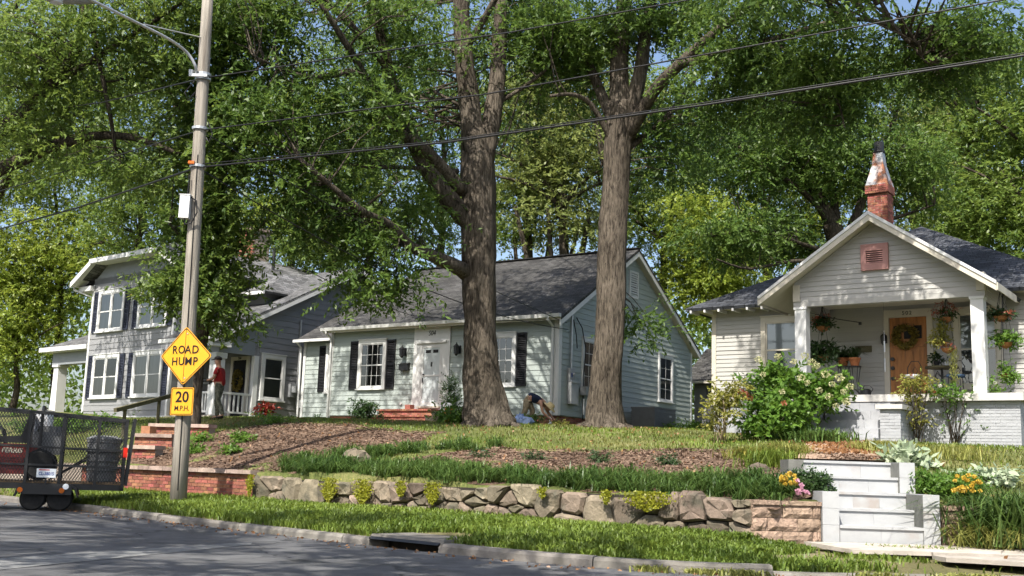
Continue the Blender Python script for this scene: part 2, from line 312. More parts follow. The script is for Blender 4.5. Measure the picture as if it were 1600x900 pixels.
pm('black_metal', (0.014, 0.014, 0.015), var=0.2, scale=8, rough=0.45, spec=0.5)
pm('grey_metal', (0.30, 0.31, 0.32), var=0.1, scale=5, rough=0.45, metal=0.3)
pm('galvanised', (0.50, 0.51, 0.52), var=0.12, scale=6, rough=0.4, metal=0.6)
pm('dusty_pink', (0.36, 0.19, 0.17), var=0.1, scale=4, rough=0.7)
pm('rusty_hood', (0.42, 0.44, 0.46), var=0.2, scale=3, rough=0.5, metal=0.3, stain=((0.22, 0.075, 0.025), 2.4, 0.47, 0.95))
pm('pole_wood', (0.29, 0.262, 0.222), var=0.3, scale=3, rough=0.9, bump=0.7, bscale=6, stretch=(7, 7, 0.35), stain=((0.12, 0.10, 0.08), 1.3, 0.55, 0.8))
pm('sign_yellow', (0.72, 0.33, 0.012), var=0.04, scale=3, rough=0.4, spec=0.5)
pm('sign_black', (0.008, 0.008, 0.008), var=0.1, scale=3, rough=0.5)
pm('cable_black', (0.012, 0.012, 0.013), var=0.1, scale=3, rough=0.5)
pm('terracotta', (0.36, 0.13, 0.05), var=0.2, scale=8, rough=0.8)
pm('coir', (0.30, 0.13, 0.05), var=0.35, scale=25, rough=0.95, bump=0.8, bscale=60)
pm('blue_cushion', (0.03, 0.06, 0.11), var=0.15, scale=8, rough=0.8)
pm('skin', (0.48, 0.26, 0.17), var=0.08, scale=8, rough=0.5)
pm('red_shirt', (0.36, 0.02, 0.022), var=0.25, scale=7, rough=0.8)
pm('camo', (0.13, 0.13, 0.095), var=0.9, scale=14, rough=0.85)
pm('navy_cloth', (0.014, 0.02, 0.045), var=0.4, scale=9, rough=0.85)
pm('khaki', (0.30, 0.235, 0.15), var=0.2, scale=9, rough=0.85)
pm('straw', (0.66, 0.52, 0.28), var=0.2, scale=30, rough=0.8)
pm('hair_dark', (0.02, 0.014, 0.01), var=0.3, scale=20, rough=0.6)
pm('orange_plastic', (0.62, 0.13, 0.02), var=0.08, scale=5, rough=0.4)
pm('white_plastic', (0.68, 0.68, 0.68), var=0.05, scale=5, rough=0.4)
pm('blue_bag', (0.36, 0.47, 0.72), var=0.25, scale=8, rough=0.35, bump=0.6, bscale=9)
pm('mower_red', (0.17, 0.014, 0.012), var=0.1, scale=5, rough=0.35, spec=0.5)
pm('tyre', (0.014, 0.014, 0.014), var=0.3, scale=20, rough=0.85)
pm('amber', (0.40, 0.10, 0.01), var=0.05, scale=3, rough=0.25)
pm('red_lens', (0.55, 0.02, 0.01), var=0.05, scale=3, rough=0.25)
pm('plate_white', (0.62, 0.66, 0.70), var=0.06, scale=8, rough=0.4)
pm('plate_red', (0.45, 0.04, 0.04), var=0.06, scale=8, rough=0.4)
pm('plate_blue', (0.05, 0.08, 0.25), var=0.06, scale=8, rough=0.4)
pm('bin_grey', (0.16, 0.165, 0.17), var=0.1, scale=6, rough=0.6)
pm('deck_wood', (0.20, 0.14, 0.085), var=0.3, scale=4, rough=0.9, stretch=(1, 12, 12))
pm('rail_wood', (0.10, 0.09, 0.05), var=0.35, scale=6, rough=0.85)
pm('pavers', (0.33, 0.235, 0.165), var=0.2, scale=6, rough=0.9, bump=0.3, rand=0.1)
groundmat('turf', ((0.045, 0.065, 0.018), (0.11, 0.125, 0.04), (0.22, 0.19, 0.085)), scale=0.55, fine=22)
groundmat('verge_soil', ((0.06, 0.065, 0.025), (0.14, 0.125, 0.06), (0.25, 0.215, 0.145)), scale=1.0, fine=25)
groundmat('mulch_ground', ((0.055, 0.034, 0.025), (0.145, 0.095, 0.068), (0.27, 0.185, 0.135)), scale=2.2, fine=42, bump=1.0, pos=(0.3, 0.7))
groundmat('far_ground', ((0.03, 0.045, 0.014), (0.07, 0.08, 0.03)), scale=0.3, fine=5)
leafmat('leaf_oak', (0.036, 0.082, 0.014), (0.13, 0.205, 0.04), 0.45)
leafmat('leaf_oak_dark', (0.034, 0.078, 0.014), (0.125, 0.198, 0.038), 0.45)
leafmat('leaf_vine', (0.04, 0.088, 0.016), (0.15, 0.215, 0.042), 0.45, c3=(0.20, 0.16, 0.03))
leafmat('leaf_mid', (0.055, 0.11, 0.017), (0.18, 0.245, 0.048), 0.45)
leafmat('leaf_yellow', (.105, .165, .018), (.28, .34, .055), 0.45, c3=(.36, .32, .05))
leafmat('leaf_pale', (0.085, 0.125, 0.028), (0.225, 0.26, 0.075), 0.45)
leafmat('shrub_dark', (0.014, 0.036, 0.012), (0.05, 0.095, 0.025), 0.25)
leafmat('shrub_bright', (0.05, 0.12, 0.015), (0.13, 0.23, 0.035), 0.4)
leafmat('shrub_yellow', (0.10, 0.12, 0.02), (0.30, 0.28, 0.06), 0.35)
leafmat('hosta', (0.15, 0.23, 0.12), (0.50, 0.55, 0.40), 0.3)
leafmat('liriope', (0.028, 0.068, 0.014), (0.115, 0.185, 0.045), 0.3, rough=0.4)
leafmat('grass_blade', (0.065, 0.115, 0.014), (0.20, 0.265, 0.045), 0.35)
leafmat('lawn_blade', (0.06, 0.085, 0.015), (0.24, 0.235, 0.075), 0.35)
leafmat('pale_grass', (0.12, 0.15, 0.03), (0.34, 0.34, 0.10), 0.35)
leafmat('creeper', (0.12, 0.15, 0.015), (0.33, 0.33, 0.03), 0.35)
leafmat('flower_cream', (0.30, 0.33, 0.14), (0.56, 0.52, 0.32), 0.3); leafmat('flower_white', (0.6, 0.58, 0.54), (0.8, 0.76, 0.70), 0.3)
leafmat('flower_yellow', (0.50, 0.33, 0.03), (0.62, 0.46, 0.08), 0.25); leafmat('flower_pink', (0.55, 0.28, 0.40), (0.70, 0.42, 0.50), 0.25)
leafmat('flower_red', (0.22, 0.045, 0.03), (0.42, 0.13, 0.07), 0.25); leafmat('flower_lilac', (0.25, 0.20, 0.30), (0.42, 0.36, 0.42), 0.25)
leafmat('coleus', (0.16, 0.015, 0.012), (0.32, 0.05, 0.02), 0.25); leafmat('dead_leaf', (0.16, 0.07, 0.025), (0.34, 0.19, 0.09), 0.2)
leafmat('wreath', (0.07, 0.06, 0.012), (0.26, 0.19, 0.03), 0.2)
leafmat('mulch_chip', (0.04, 0.024, 0.017), (0.27, 0.185, 0.13), 0.05, rough=0.9)
barkmat('bark_oak', (0.026, 0.021, 0.017), (0.185, 0.155, 0.125)); barkmat('bark_dark', (0.022, 0.018, 0.014), (0.12, 0.10, 0.075)); barkmat('bark_twig', (0.03, 0.025, 0.02), (0.15, 0.12, 0.09), 2)

# ------------------------------------------------------------------ lie of the land
CP = np.array([(-8, 23.4, .95), (-5.5, 21.4, .88), (-2.3, 18.5, .87), (0, 16.6, .84), (1.75, 15.1, .80), (3.0, 14.0, .80), (3.9, 14.3, .82), (5.5, 14.3, .82), (6.6, 14.3, .70),
  (8.2, 14.4, .40), (10, 15.3, .45), (13, 16.8, .6), (4.2, 15.7, 1.24), (5.9, 15.7, 1.22), (5.3, 18.5, 1.45), (9, 17.5, 1.25), (13, 21, 1.7), (8.5, 25.2, 1.94), (6.3, 25.2, 2.0), (11.5, 24, 1.9), (14, 23, 1.9),
  (6.3, 23, 1.82), (3.5, 17, 1.18), (1.3, 22.4, 1.55), (-1.0, 22.5, 1.50), (3.6, 22, 1.62), (2.44, 29, 2.24), (-.6, 28.5, 2.16), (1.5, 34, 2.42), (6, 32, 2.35), (-6.5, 39.5, 2.45), (-3, 36.5, 2.38), (-8.3, 30, 2.08), (-5, 27, 1.95), (-3.6, 24, 1.6), (-2.2, 20.8, 1.2), (0, 18.6, 1.08), (2.2, 17.2, 1.05),
  (-8.5, 35.5, 2.42), (-16, 42, 2.6), (-20, 38, 2.4), (-10, 26, 1.15), (-12.6, 27.6, .95), (-17, 32, 1.0), (-13, 31, 1.75), (-10.5, 29.5, 1.8), (-18, 36, 2.0), (-15, 31, 1.35),
  (0, 60, 3.2), (-30, 70, 3.6), (30, 60, 3.2), (20, 35, 2.5), (40, 40, 2.8), (-45, 62, 2.6), (0, 110, 5), (60, 100, 5), (-60, 110, 5), (25, 22, 1.2), (60, 40, 2)])
def _tps(A, B):
    d = np.linalg.norm(A[:, None]-B[None], axis=2); return np.where(d > 1e-9, d*d*np.log(np.maximum(d, 1e-9)), 0)
_n = len(CP); _K = _tps(CP[:, :2], CP[:, :2])+np.eye(_n)*2.0; _P = np.c_[np.ones(_n), CP[:, :2]]
_sol = np.linalg.solve(np.block([[_K, _P], [_P.T, np.zeros((3, 3))]]), np.r_[CP[:, 2], 0, 0, 0])
def HT(xy):
    xy = np.atleast_2d(np.asarray(xy, float)); return _tps(xy, CP[:, :2])@_sol[:_n]+np.c_[np.ones(len(xy)), xy]@_sol[_n:]
def ht(x, y): return float(HT([(x, y)])[0])
ROADZ = 0.10
_kp = [(0, 775), (107, 787), (215, 799), (330, 812), (400, 820), (590, 840), (700, 851), (800, 860.5), (900, 868.5), (975, 873.5), (1100, 880), (1300, 886), (1450, 888.5), (1600, 890)]
KERB = np.array([(-60, 77.5)]+[tuple(atZ(x_, y_, .2)[:2]) for x_, y_ in _kp]+[(9.5, 13.2), (16, 16.2), (60, 38)])
BASE = np.array([(-60, 70.0), (-8.6, 23.8), (-5.52, 21.1), (0, 16.24), (3.0, 13.6), (3.35, 13.62), (3.9, 13.75), (5.34, 13.67), (6.3, 13.72), (7.4, 13.9), (10, 14.9), (14, 16.6), (60, 38.0)])
BASEZ = np.array([.5, .36, .355, .36, .30, .29, .27, .27, .28, .28, .30, .35, .5])
def resample(P, step, extra=None):
    seg = np.linalg.norm(np.diff(P, axis=0), axis=1); s = np.r_[0, np.cumsum(seg)]
    q = np.unique(np.r_[s, np.arange(0, s[-1], step)]) ; out = np.c_[[np.interp(q, s, P[:, i]) for i in range(2)]].T
    return (out, q) if extra is None else (out, q, np.interp(q, s, extra))
def smooth_poly(P, it=3):
    P = np.asarray(P, float)
    for _ in range(it):
        Q = P.copy(); Q[1:-1] = .25*P[:-2]+.5*P[1:-1]+.25*P[2:]; P = Q
    return P
def grid_mesh(name, rows, mat):
    rows = np.asarray(rows); a, b = rows.shape[:2]
    idx = np.arange(a*b).reshape(a, b); F = np.stack([idx[:-1, :-1], idx[:-1, 1:], idx[1:, 1:], idx[1:, :-1]], -1).reshape(-1, 4)
    me = np_mesh(name, rows.reshape(-1, 3), 4, mat, F); me.polygons.foreach_set('use_smooth', [True]*len(me.polygons)); return me
def sheet(name, rows, mat):
    o = inst(name, grid_mesh(name, rows, mat)); o['kind'] = 'structure'; return o
# ground behind the retaining wall (one sheet to the horizon)
Bp, Bs, Bz = resample(BASE, 0.24, BASEZ); Bsm = smooth_poly(Bp, 4)
nrm = unit(Bp-np.array([0.5, -14.0]))
tt = np.r_[0.12, 0.16, 0.24, np.arange(.4, 4.2, .2), np.arange(4.5, 32, .6), np.geomspace(33, 400, 22)]
G = Bp[None]+nrm[None]*tt[:, None, None]
gz = HT(G.reshape(-1, 2)).reshape(G.shape[:2]); gz[0] = 0.2
far = np.clip((np.linalg.norm(G, axis=2)-75)/60, 0, 1); gz = gz*(1-far)+4.2*far
gz += .025*np.sin(G[..., 0]*2.1+1.3)*np.sin(G[..., 1]*1.7)+.02*np.sin(G[..., 0]*4.3)*np.cos(G[..., 1]*3.7+.5)
_sx = (G[..., 0]-3.89)*cos(-.0524)+(G[..., 1]-13.72)*sin(-.0524); _sy = -(G[..., 0]-3.89)*sin(-.0524)+(G[..., 1]-13.72)*cos(-.0524)
gz = np.where((_sx > .0) & (_sx < 1.36) & (_sy < 1.42), np.minimum(gz, .05), gz)   # dug out for the steps
sheet('ground', np.dstack([G, gz]), 'turf')
# verge between kerb and wall
def ruled(A, za, B_, zb, n, bump=0.0):
    k = np.linspace(0, 1, n)[:, None]; rows = []
    for i in range(n):
        q = A*(1-k[i])+B_*k[i]; z = za*(1-k[i])+zb*k[i]+bump*sin(pi*k[i][0]); rows.append(np.c_[q, z])
    return np.array(rows)
tk = np.linspace(0, 1, 300)
def bynorm(P, keys, q, extra=None):
    return np.c_[np.interp(q, keys, P[:, 0]), np.interp(q, keys, P[:, 1])] if extra is None else np.interp(q, keys, extra)
kk = np.array([0, .10, .15, .20, .26, .31, .42, .48, .53, .57, .60, .65, .72, .77, .82, .88, .94, 1.0]); kb = np.array([0, .1, .2, .38, .56, .60, .66, .74, .78, .82, .88, .94, 1.0])
Kf = smooth_poly(bynorm(KERB, kk, tk), 3); Bf = bynorm(BASE, kb, tk); Bfz = bynorm(BASE, kb, tk, BASEZ)
kn = np.gradient(Kf, axis=0); kn = unit(np.c_[-kn[:, 1], kn[:, 0]])
Kb = Kf+kn*0.16
vlow = np.where(Bf[:, 0] > 3.2, .06, 0); vrows = ruled(Kb, np.full(len(tk), .185)-np.clip((Kf[:, 0]-.6)/1.6, 0, 1)*.075, Bf+unit(np.gradient(Bf, axis=0))[:, ::-1]*np.array([-1, 1])*.12, Bfz-vlow, 9, 0.03)
sheet('verge', vrows, 'verge_soil')
# road, to the kerb on this side and out of sight on the other
rr = []
for i in range(10):
    k = i/9; tgt = np.c_[Kf[:, 0]*1.0, np.full(len(tk), -60.0)]
    q = Kf*(1-k**2)+tgt*k**2; rr.append(np.c_[q, np.full(len(tk), ROADZ)-0.0*k])
rr = np.array(rr)[::-1]; sheet('road', rr, 'asphalt')
pl = [atZ(-60, 876, ROADZ+.004), atZ(395, 846.5, ROADZ+.004), atZ(392, 851, ROADZ+.004), atZ(-60, 896, ROADZ+.004)]
o = MB().add(pl, [(3, 2, 1, 0)]).build('road_marking', 'road_paint'); o['kind'] = 'structure'
# far ground sheet under everything
o = MB().add([(-900, -300, -.6), (900, -300, -.6), (900, 1500, -.6), (-900, 1500, -.6)], [(0, 1, 2, 3)]).build('terrain', 'far_ground'); o['kind'] = 'structure'
# kerb: cast lengths with joints, a storm drain inlet let into it
kerb = empty('kerb', (0, 0, 0)); kerb['kind'] = 'structure'
KL, Ks = resample(Kf, 5); Ks_f = np.r_[0, np.cumsum(np.linalg.norm(np.diff(Kf, axis=0), axis=1))]
def kpt(s): return np.array([np.interp(s, Ks_f, Kf[:, 0]), np.interp(s, Ks_f, Kf[:, 1])])
def kseg(s0, s1, z1=.215, y0=0., y1=.155, z0=-.05, top=0.02):
    m = MB(); ss = np.linspace(s0, s1, max(3, int((s1-s0)/.45)+2)); sec = []
    for s in ss:
        p = kpt(s); t = kpt(s+.05)-kpt(s-.05); t /= np.linalg.norm(t); n = np.array([-t[1], t[0]])
        sec.append([(*(p+n*(y0-.015)), z0), (*(p+n*y0), z1-.03), (*(p+n*(y0+top)), z1), (*(p+n*(y1-.01)), z1+.004), (*(p+n*y1), z0)])
    V = [q for r_ in sec for q in r_]; F = []
    for i in range(len(ss)-1):
        for k in range(4): F.append((i*5+k, i*5+5+k, i*5+6+k, i*5+1+k))
    F.append((0, 1, 2, 3, 4)); F.append(tuple(len(V)-5+k for k in (4, 3, 2, 1, 0))); return m.add(V, F)
def s_at(px, py, z): 
    P = atZ(px, py, z)[:2]; d = np.linalg.norm(Kf-P, axis=1); return Ks_f[int(np.argmin(d))]
sA, sB = s_at(588, 838, .2), s_at(680, 850, .2); s = s_at(-140, 752, .2); ends = s_at(1700, 890, .2)
while s < ends:
    e = min(s+random.uniform(1.6, 2.6), ends)
    if s < sA < e: e = sA
    if abs(s-sA) < .05: s = sB; e = s+2
    kseg(s+.006, e-.006, z1=.195-.06*min(1, max(0, (s-s_at(960, 873, .2))/1.5))+random.uniform(-.012, .012)).build('kerb_stone', 'kerb_concrete', kerb); s = e
dr = empty('storm_drain', (*kpt((sA+sB)/2), 0)); tag(dr, 'dark storm drain inlet slot set into the concrete kerb', 'drain')
def local(o, m):   # shift a world-space builder into its parent's frame
    L_ = Vector(o.location); m.v = [tuple(Vector(q)-L_) for q in m.v]; return m
local(dr, kseg(sA+.02, sB-.02, z1=.235, y0=.04, y1=.70, z0=.19)).build('lid_slab', 'kerb_concrete', dr)
local(dr, kseg(sA+.01, sB-.01, z1=.178, y0=.34, y1=.40, z0=-.3)).build('back_wall', 'dark_joint', dr)
local(dr, kseg(sA-.01, sA+.05, z1=.187, y0=0, y1=.3, z0=-.1)).build('cheek', 'kerb_concrete', dr); local(dr, kseg(sB-.05, sB+.01, z1=.187, y0=0, y1=.3, z0=-.1)).build('cheek', 'kerb_concrete', dr)
local(dr, kseg(sA+.05, sB-.05, z1=.205, y0=.0, y1=.035, z0=.18)).build('lintel', 'black_metal', dr)
# sidewalk slabs at the foot of the white steps
walk = empty('sidewalk', (0, 0, 0)); walk['kind'] = 'structure'
bs_f = np.r_[0, np.cumsum(np.linalg.norm(np.diff(Bf, axis=0), axis=1))]
def bpt(s): return np.array([np.interp(s, bs_f, Bf[:, 0]), np.interp(s, bs_f, Bf[:, 1])])
s0 = bs_f[np.argmin(np.linalg.norm(Bf-np.array([3.9, 13.75]), axis=1))]
for k in range(9):
    a, b = s0-.3+k*1.25, s0-.3+(k+1)*1.25-.02; P = []
    for s_, w in ((a, .10), (b, .10), (b, 1.18), (a, 1.18)):
        p = bpt(s_); t = bpt(s_+.2)-bpt(s_-.2); t /= np.linalg.norm(t); n = np.array([t[1], -t[0]]); q = p+n*w
        P.append((q[0], q[1], .262-.02*w+random.uniform(-.006, .006)+max(0, k-3)*.012))
    MB().prism(P[::-1], (0, 0, .045)).build('paving_slab', 'concrete_walk', walk)
for k in range(6):
    a, b = s0+.9+k*1.4, s0+.9+(k+1)*1.4-.03; P = []
    for s_, w in ((a, 1.30), (b, 1.30), (b, 2.25), (a, 2.25-(.5 if k == 0 else 0))):
        p = bpt(s_); t = bpt(s_+.2)-bpt(s_-.2); t /= np.linalg.norm(t); n = np.array([t[1], -t[0]]); q = p+n*w; P.append((q[0], q[1], .245-.02*w+random.uniform(-.008, .008)+max(0, k-2)*.012))
    MB().prism(P[::-1], (0, 0, .045)).build('paving_slab', 'concrete_walk', walk)
# ------------------------------------------------------------------ brickwork
_bm = MB().box(-.097, .097, -.05, .05, -.029, .029); BRICK = _bm.mesh('brick'); BRICK.materials.append(MATS['brick'])
_bh = MB().box(-.045, .045, -.05, .05, -.029, .029); BRICK_H = _bh.mesh('half_brick'); BRICK_H.materials.append(MATS['brick'])
def brick_face(parent, x0, x1, z0, z1, y=0.0, rz=0.0, org=(0, 0, 0), me=None, proud=.006, limit=400):
    """courses of bricks in the plane y (facing -y) of the parent's frame, turned by rz about org"""
    n = max(1, round((z1-z0)/.0675)); ch = (z1-z0)/n; c, s_ = cos(rz), sin(rz); cnt = 0
    for j in range(n):
        x = x0+(0 if j % 2 else -.104); zc = z0+(j+.5)*ch
        while x < x1-.02:
            a, b = max(x, x0), min(x+.198, x1)
            if b-a > .03:
                xc = (a+b)/2; yy = y+random.uniform(-.004, .004)
                o = inst('brick', BRICK, parent, (org[0]+xc*c-yy*s_, org[1]+xc*s_+yy*c, org[2]+zc), rz, ((b-a)/.198*1.012, 1, ch/.0675*1.0)); cnt += 1
            x += .208
    return cnt
# ------------------------------------------------------------------ brick retaining wall (left)
P0, P1 = np.array([-5.52, 21.1]), np.array([3.0, 13.6]); wd = (P1-P0)/np.linalg.norm(P1-P0); WROT = atan2(wd[1], wd[0])
def wallpt(d): return P0+wd*d
bL, bR = -5.0, np.linalg.norm(P1-P0)*.108
rw = empty('brick_retaining_wall', (*wallpt(bL), .30), WROT); tag(rw, 'low red brick retaining wall with worn cap course behind the utility pole', 'retaining wall')
lenb = bR-bL
MB().box(0, lenb, .045, .30, -.25, .53).build('mortar_core', 'mortar', rw)
brick_face(rw, 0, lenb, -.02, .52, y=.083)
x = 0
while x < lenb-.05:
    w = random.uniform(.36, .62); e = min(x+w, lenb); MB().box(x+.006, e-.006, -.045, .30, .525, .60+random.uniform(-.008, .01)).build('coping_slab', 'brick_cap', rw); x = e
MB().box(-9, -.01, .02, .3, -.25, .6).build('rendered_end', 'mortar', rw)
# ------------------------------------------------------------------ fieldstone retaining wall
LS = np.linalg.norm(P1-P0)-bR
sw = empty('stone_retaining_wall', (*wallpt(bR), .30), WROT); tag(sw, 'long fieldstone retaining wall of rough tan boulders below the liriope border', 'retaining wall')
MB().box(.0, LS, .10, .36, -.3, .46).build('dark_core', 'dark_joint', sw)
def clip(poly, n, d):
    out = []
    for i in range(len(poly)):
        a, b = poly[i], poly[(i+1) % len(poly)]; da, db = a[0]*n[0]+a[1]*n[1]-d, b[0]*n[0]+b[1]*n[1]-d
        if da <= 0: out.append(a)
        if da*db < 0: t = da/(da-db); out.append((a[0]+(b[0]-a[0])*t, a[1]+(b[1]-a[1])*t))
    return out
seeds = []
x = .15
while x < LS:
    big = random.random() < .22
    if big: seeds.append((x+.2, random.uniform(.16, .32))); x += random.uniform(.38, .6)
    else:
        seeds.append((x, random.uniform(.02, .14))); seeds.append((x+random.uniform(-.1, .12), random.uniform(.24, .44)))
        if random.random() < .4: seeds.append((x+random.uniform(.1, .2), random.uniform(.1, .34)))
        x += random.uniform(.22, .42)
for i, sd in enumerate(seeds):
    topz = .47+.05*sin(sd[0]*2.2)+random.uniform(-.02, .03)
    poly = [(sd[0]-.6, -.16), (sd[0]+.6, -.16), (sd[0]+.6, topz), (sd[0]-.6, topz)]
    poly = clip(clip(poly, (-1, 0), -.01), (1, 0), LS-.005)
    for j, q in enumerate(seeds):
        if j != i and abs(q[0]-sd[0]) < 1.6:
            n = ((q[0]-sd[0])*.62, (q[1]-sd[1])*1.4); ln = sqrt(n[0]**2+n[1]**2)
            if ln < 1e-6: continue
            n = (n[0]/ln, n[1]/ln); m_ = ((q[0]+sd[0])/2, (q[1]+sd[1])/2); poly = clip(poly, n, m_[0]*n[0]+m_[1]*n[1]-.008)
            if len(poly) < 3: break
    if len(poly) < 3: continue
    # round the outline a little and give it a bulged, uneven face
    pts = []
    for k in range(len(poly)):
        a, b, c_ = poly[k-1], poly[k], poly[(k+1) % len(poly)]
        for u in (.16,): pts += [(b[0]+(a[0]-b[0])*u, b[1]+(a[1]-b[1])*u), (b[0]+(c_[0]-b[0])*u, b[1]+(c_[1]-b[1])*u)]
    cx = sum(p[0] for p in pts)/len(pts); cz = sum(p[1] for p in pts)/len(pts); n = len(pts); V = []; F = []
    pr = random.uniform(-.03, .035)
    for p in pts: V.append((p[0], .14, p[1]))
    for p in pts: V.append((p[0]+random.uniform(-.008, .008), .03-pr+random.uniform(-.012, .012), p[1]+random.uniform(-.006, .006)))
    for p in pts: V.append((cx+(p[0]-cx)*.78, -.014-pr+random.uniform(-.022, .022), cz+(p[1]-cz)*.78))
    V.append((cx, -.014-pr+random.uniform(-.016, .016), cz))
    for r_ in range(2):
        for k in range(n): F.append((r_*n+k, r_*n+(k+1) % n, r_*n+n+(k+1) % n, r_*n+n+k))
    for k in range(n): F.append((2*n+k, 2*n+(k+1) % n, 3*n))
    MB().add(V, F).build('stone', 'stone', sw, smooth=False)
# ------------------------------------------------------------------ split-face block walls each side of the white steps
def block_wall(a, b, z, h, label, rows=3):
    a = np.array(a); b = np.array(b); d = b-a; ln = np.linalg.norm(d); o = empty('block_retaining_wall', (*a, z), atan2(d[1], d[0])); tag(o, label, 'retaining wall')
    MB().box(.01, ln-.01, .06, .25, -.2, h-.06).build('block_core', 'dark_joint', o); ch = (h-.05)/rows
    for j in range(rows):
        x = -(.2 if j % 2 else 0)
        while x < ln-.03:
            p, q = max(x, 0), min(x+.40, ln)
            if q-p > .04:
                V = []; nx, nz = 7, 4
                for iz in range(nz):
                    for ix in range(nx):
                        edge = ix in (0, nx-1) or iz in (0, nz-1)
                        V.append((p+.004+(q-p-.008)*ix/(nx-1), (.010 if edge else -.010)+random.uniform(-.007, .007), j*ch+.003+(ch-.006)*iz/(nz-1)))
                F = [(iz*nx+ix, iz*nx+ix+1, iz*nx+nx+ix+1, iz*nx+nx+ix) for iz in range(nz-1) for ix in range(nx-1)]
                m = MB().add(V, F); m.box(p+.004, q-.004, .02, .2, j*ch+.003, (j+1)*ch-.003); m.build('block', 'split_block', o)
            x += .40
    x = 0
    while x < ln-.02: e = min(x+.42, ln); MB().box(x+.003, e-.003, -.02, .28, h-.05, h+random.uniform(-.003, .004)).build('coping_block', 'split_block', o); x = e
    return o
block_wall((3.0, 13.58), (3.89, 13.78), .25, .52, 'tan split-face block wall left of the white steps')
block_wall((5.36, 13.70), (6.75, 13.78), .25, .52, 'tan split-face block wall right of the white steps')
# ------------------------------------------------------------------ white concrete-block steps up from the sidewalk
SR = radians(-3.0); st = empty('white_block_steps', (3.89, 13.72, .30), SR); tag(st, 'white painted concrete block steps with cheek walls rising from the sidewalk', 'steps')
RW = 1.41
def riser(x0, x1, y, z0, z1, depth):
    nb = max(2, round((x1-x0)/.40)); w = (x1-x0)/nb
    for k in range(nb): MB().box(x0+k*w+.001, x0+(k+1)*w-.001, y, y+depth, z0, z1-.035).build('step_block', 'step_white', st)
    MB().box(x0-.002, x1+.002, y-.022, y+depth, z1-.034, z1).build('tread_slab', 'step_white', st)
riser(.21, RW-.2, .02, -.15, .2, .34); riser(.21, RW-.2, .36, .0, .4, .34); riser(.205, RW-.2, .68, .1, .6, .34)
riser(.06, RW-.2, 1.00, .4, .8, .33); riser(.02, RW-.2, 1.32, .5, 1.0, .36)
for z in (0, .2, .4):   # cheek walls of painted block; thin sheets of darker grey cover the faces towards the treads
    MB().box(0, .2, 0, .40, z-(.15 if z == 0 else 0)+.002, z+.199).build('cheek_block', 'step_white', st); MB().box(0, .2, .404, .9, z+.002, z+.199).build('cheek_block', 'step_white', st)
    MB().box(RW-.197, RW, 0, .40, z-(.15 if z == 0 else 0)+.002, z+.199).build('cheek_block', 'step_white', st); MB().box(RW-.197, RW, .404, .92, z+.002, z+.199).build('cheek_block', 'step_white', st)
MB().box(RW-.202, RW-.198, .012, .92, -.1, .592).build('grey_face', 'block_grey', st)
for z in (.6, .8):
    MB().box(RW-.197, RW, 0.93, 1.30, z+.002, z+.199).build('cheek_block', 'step_white', st); MB().box(RW-.197, RW, 1.304, 1.68, z+.002, z+.199).build('cheek_block', 'step_white', st)
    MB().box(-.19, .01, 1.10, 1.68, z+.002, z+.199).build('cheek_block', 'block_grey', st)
MB().box(RW-.202, RW-.198, 0.94, 1.68, .55, .992).build('grey_face', 'block_grey', st)
# ------------------------------------------------------------------ path from the steps to the porch of 502
def frame(o):
    c, s_ = cos(o.rotation_euler.z), sin(o.rotation_euler.z); L_ = o.location; k_ = o.scale[0]; return lambda x, y, z=0: np.array([L_.x+(x*c-y*s_)*k_, L_.y+(x*s_+y*c)*k_, L_.z+z*k_])
# ------------------------------------------------------------------ house building kit (house frame: x along the front to the right, y into the house, z up)
_cb = MB().add([(0, 0, 0), (0, -.024, 0), (0, -.007, 1), (0, 0, 1), (1, 0, 0), (1, -.024, 0), (1, -.007, 1), (1, 0, 1)],
               [(0, 1, 2, 3), (7, 6, 5, 4), (1, 5, 6, 2), (0, 4, 5, 1), (3, 2, 6, 7)])
BOARDS = {}
def board_mesh(mat):
    if mat not in BOARDS: me = _cb.mesh('clapboard'); me.materials.append(MATS[mat]); BOARDS[mat] = me
    return BOARDS[mat]
def clap(wall, x0, x1, z0, z1, ex, mat, y=0.0, rz=0.0, org=(0, 0), top=None):
    """clapboards on the plane y (outside -y); top(z) -> (xa, xb) narrows the boards under a gable"""
    n = max(1, round((z1-z0)/ex)); e = (z1-z0)/n; c, s_ = cos(rz), sin(rz)
    for j in range(n):
        z = z0+j*e; a, b = x0, x1
        if top:
            (a, b), (a2, b2) = top(z), top(z+e)
            if b-a < .08: continue
            a2, b2 = max(a, a2), min(b, b2)
            if b2 < a2: a2 = b2 = (a2+b2)/2
            m = MB().add([(a, 0, z), (a, -.024, z), (a2, -.007, z+e), (a2, 0, z+e), (b, 0, z), (b, -.024, z), (b2, -.007, z+e), (b2, 0, z+e)], [(0, 1, 2, 3), (7, 6, 5, 4), (1, 5, 6, 2), (0, 4, 5, 1), (3, 2, 6, 7)])
            o = m.build('clapboard', mat, wall, (org[0]-y*s_, org[1]+y*c, 0), rz)
        else:
            cuts = [a]
            while b-cuts[-1] > 5.2: cuts.append(cuts[-1]+random.uniform(2.4, 4.2))
            cuts.append(b)
            for p, q in zip(cuts[:-1], cuts[1:]):
                yy = y+random.uniform(-.002, .002); inst('clapboard', board_mesh(mat), wall, (org[0]+(p+.001)*c-yy*s_, org[1]+(p+.001)*s_+yy*c, z+random.uniform(-.002, .002)), rz, (q-p-.002, 1, e))
def place(o, x, y, z, rz=0.0, org=(0, 0)):
    c, s_ = cos(rz), sin(rz); o.location = (org[0]+x*c-y*s_, org[1]+x*s_+y*c, z); o.rotation_euler = (0, 0, rz); return o
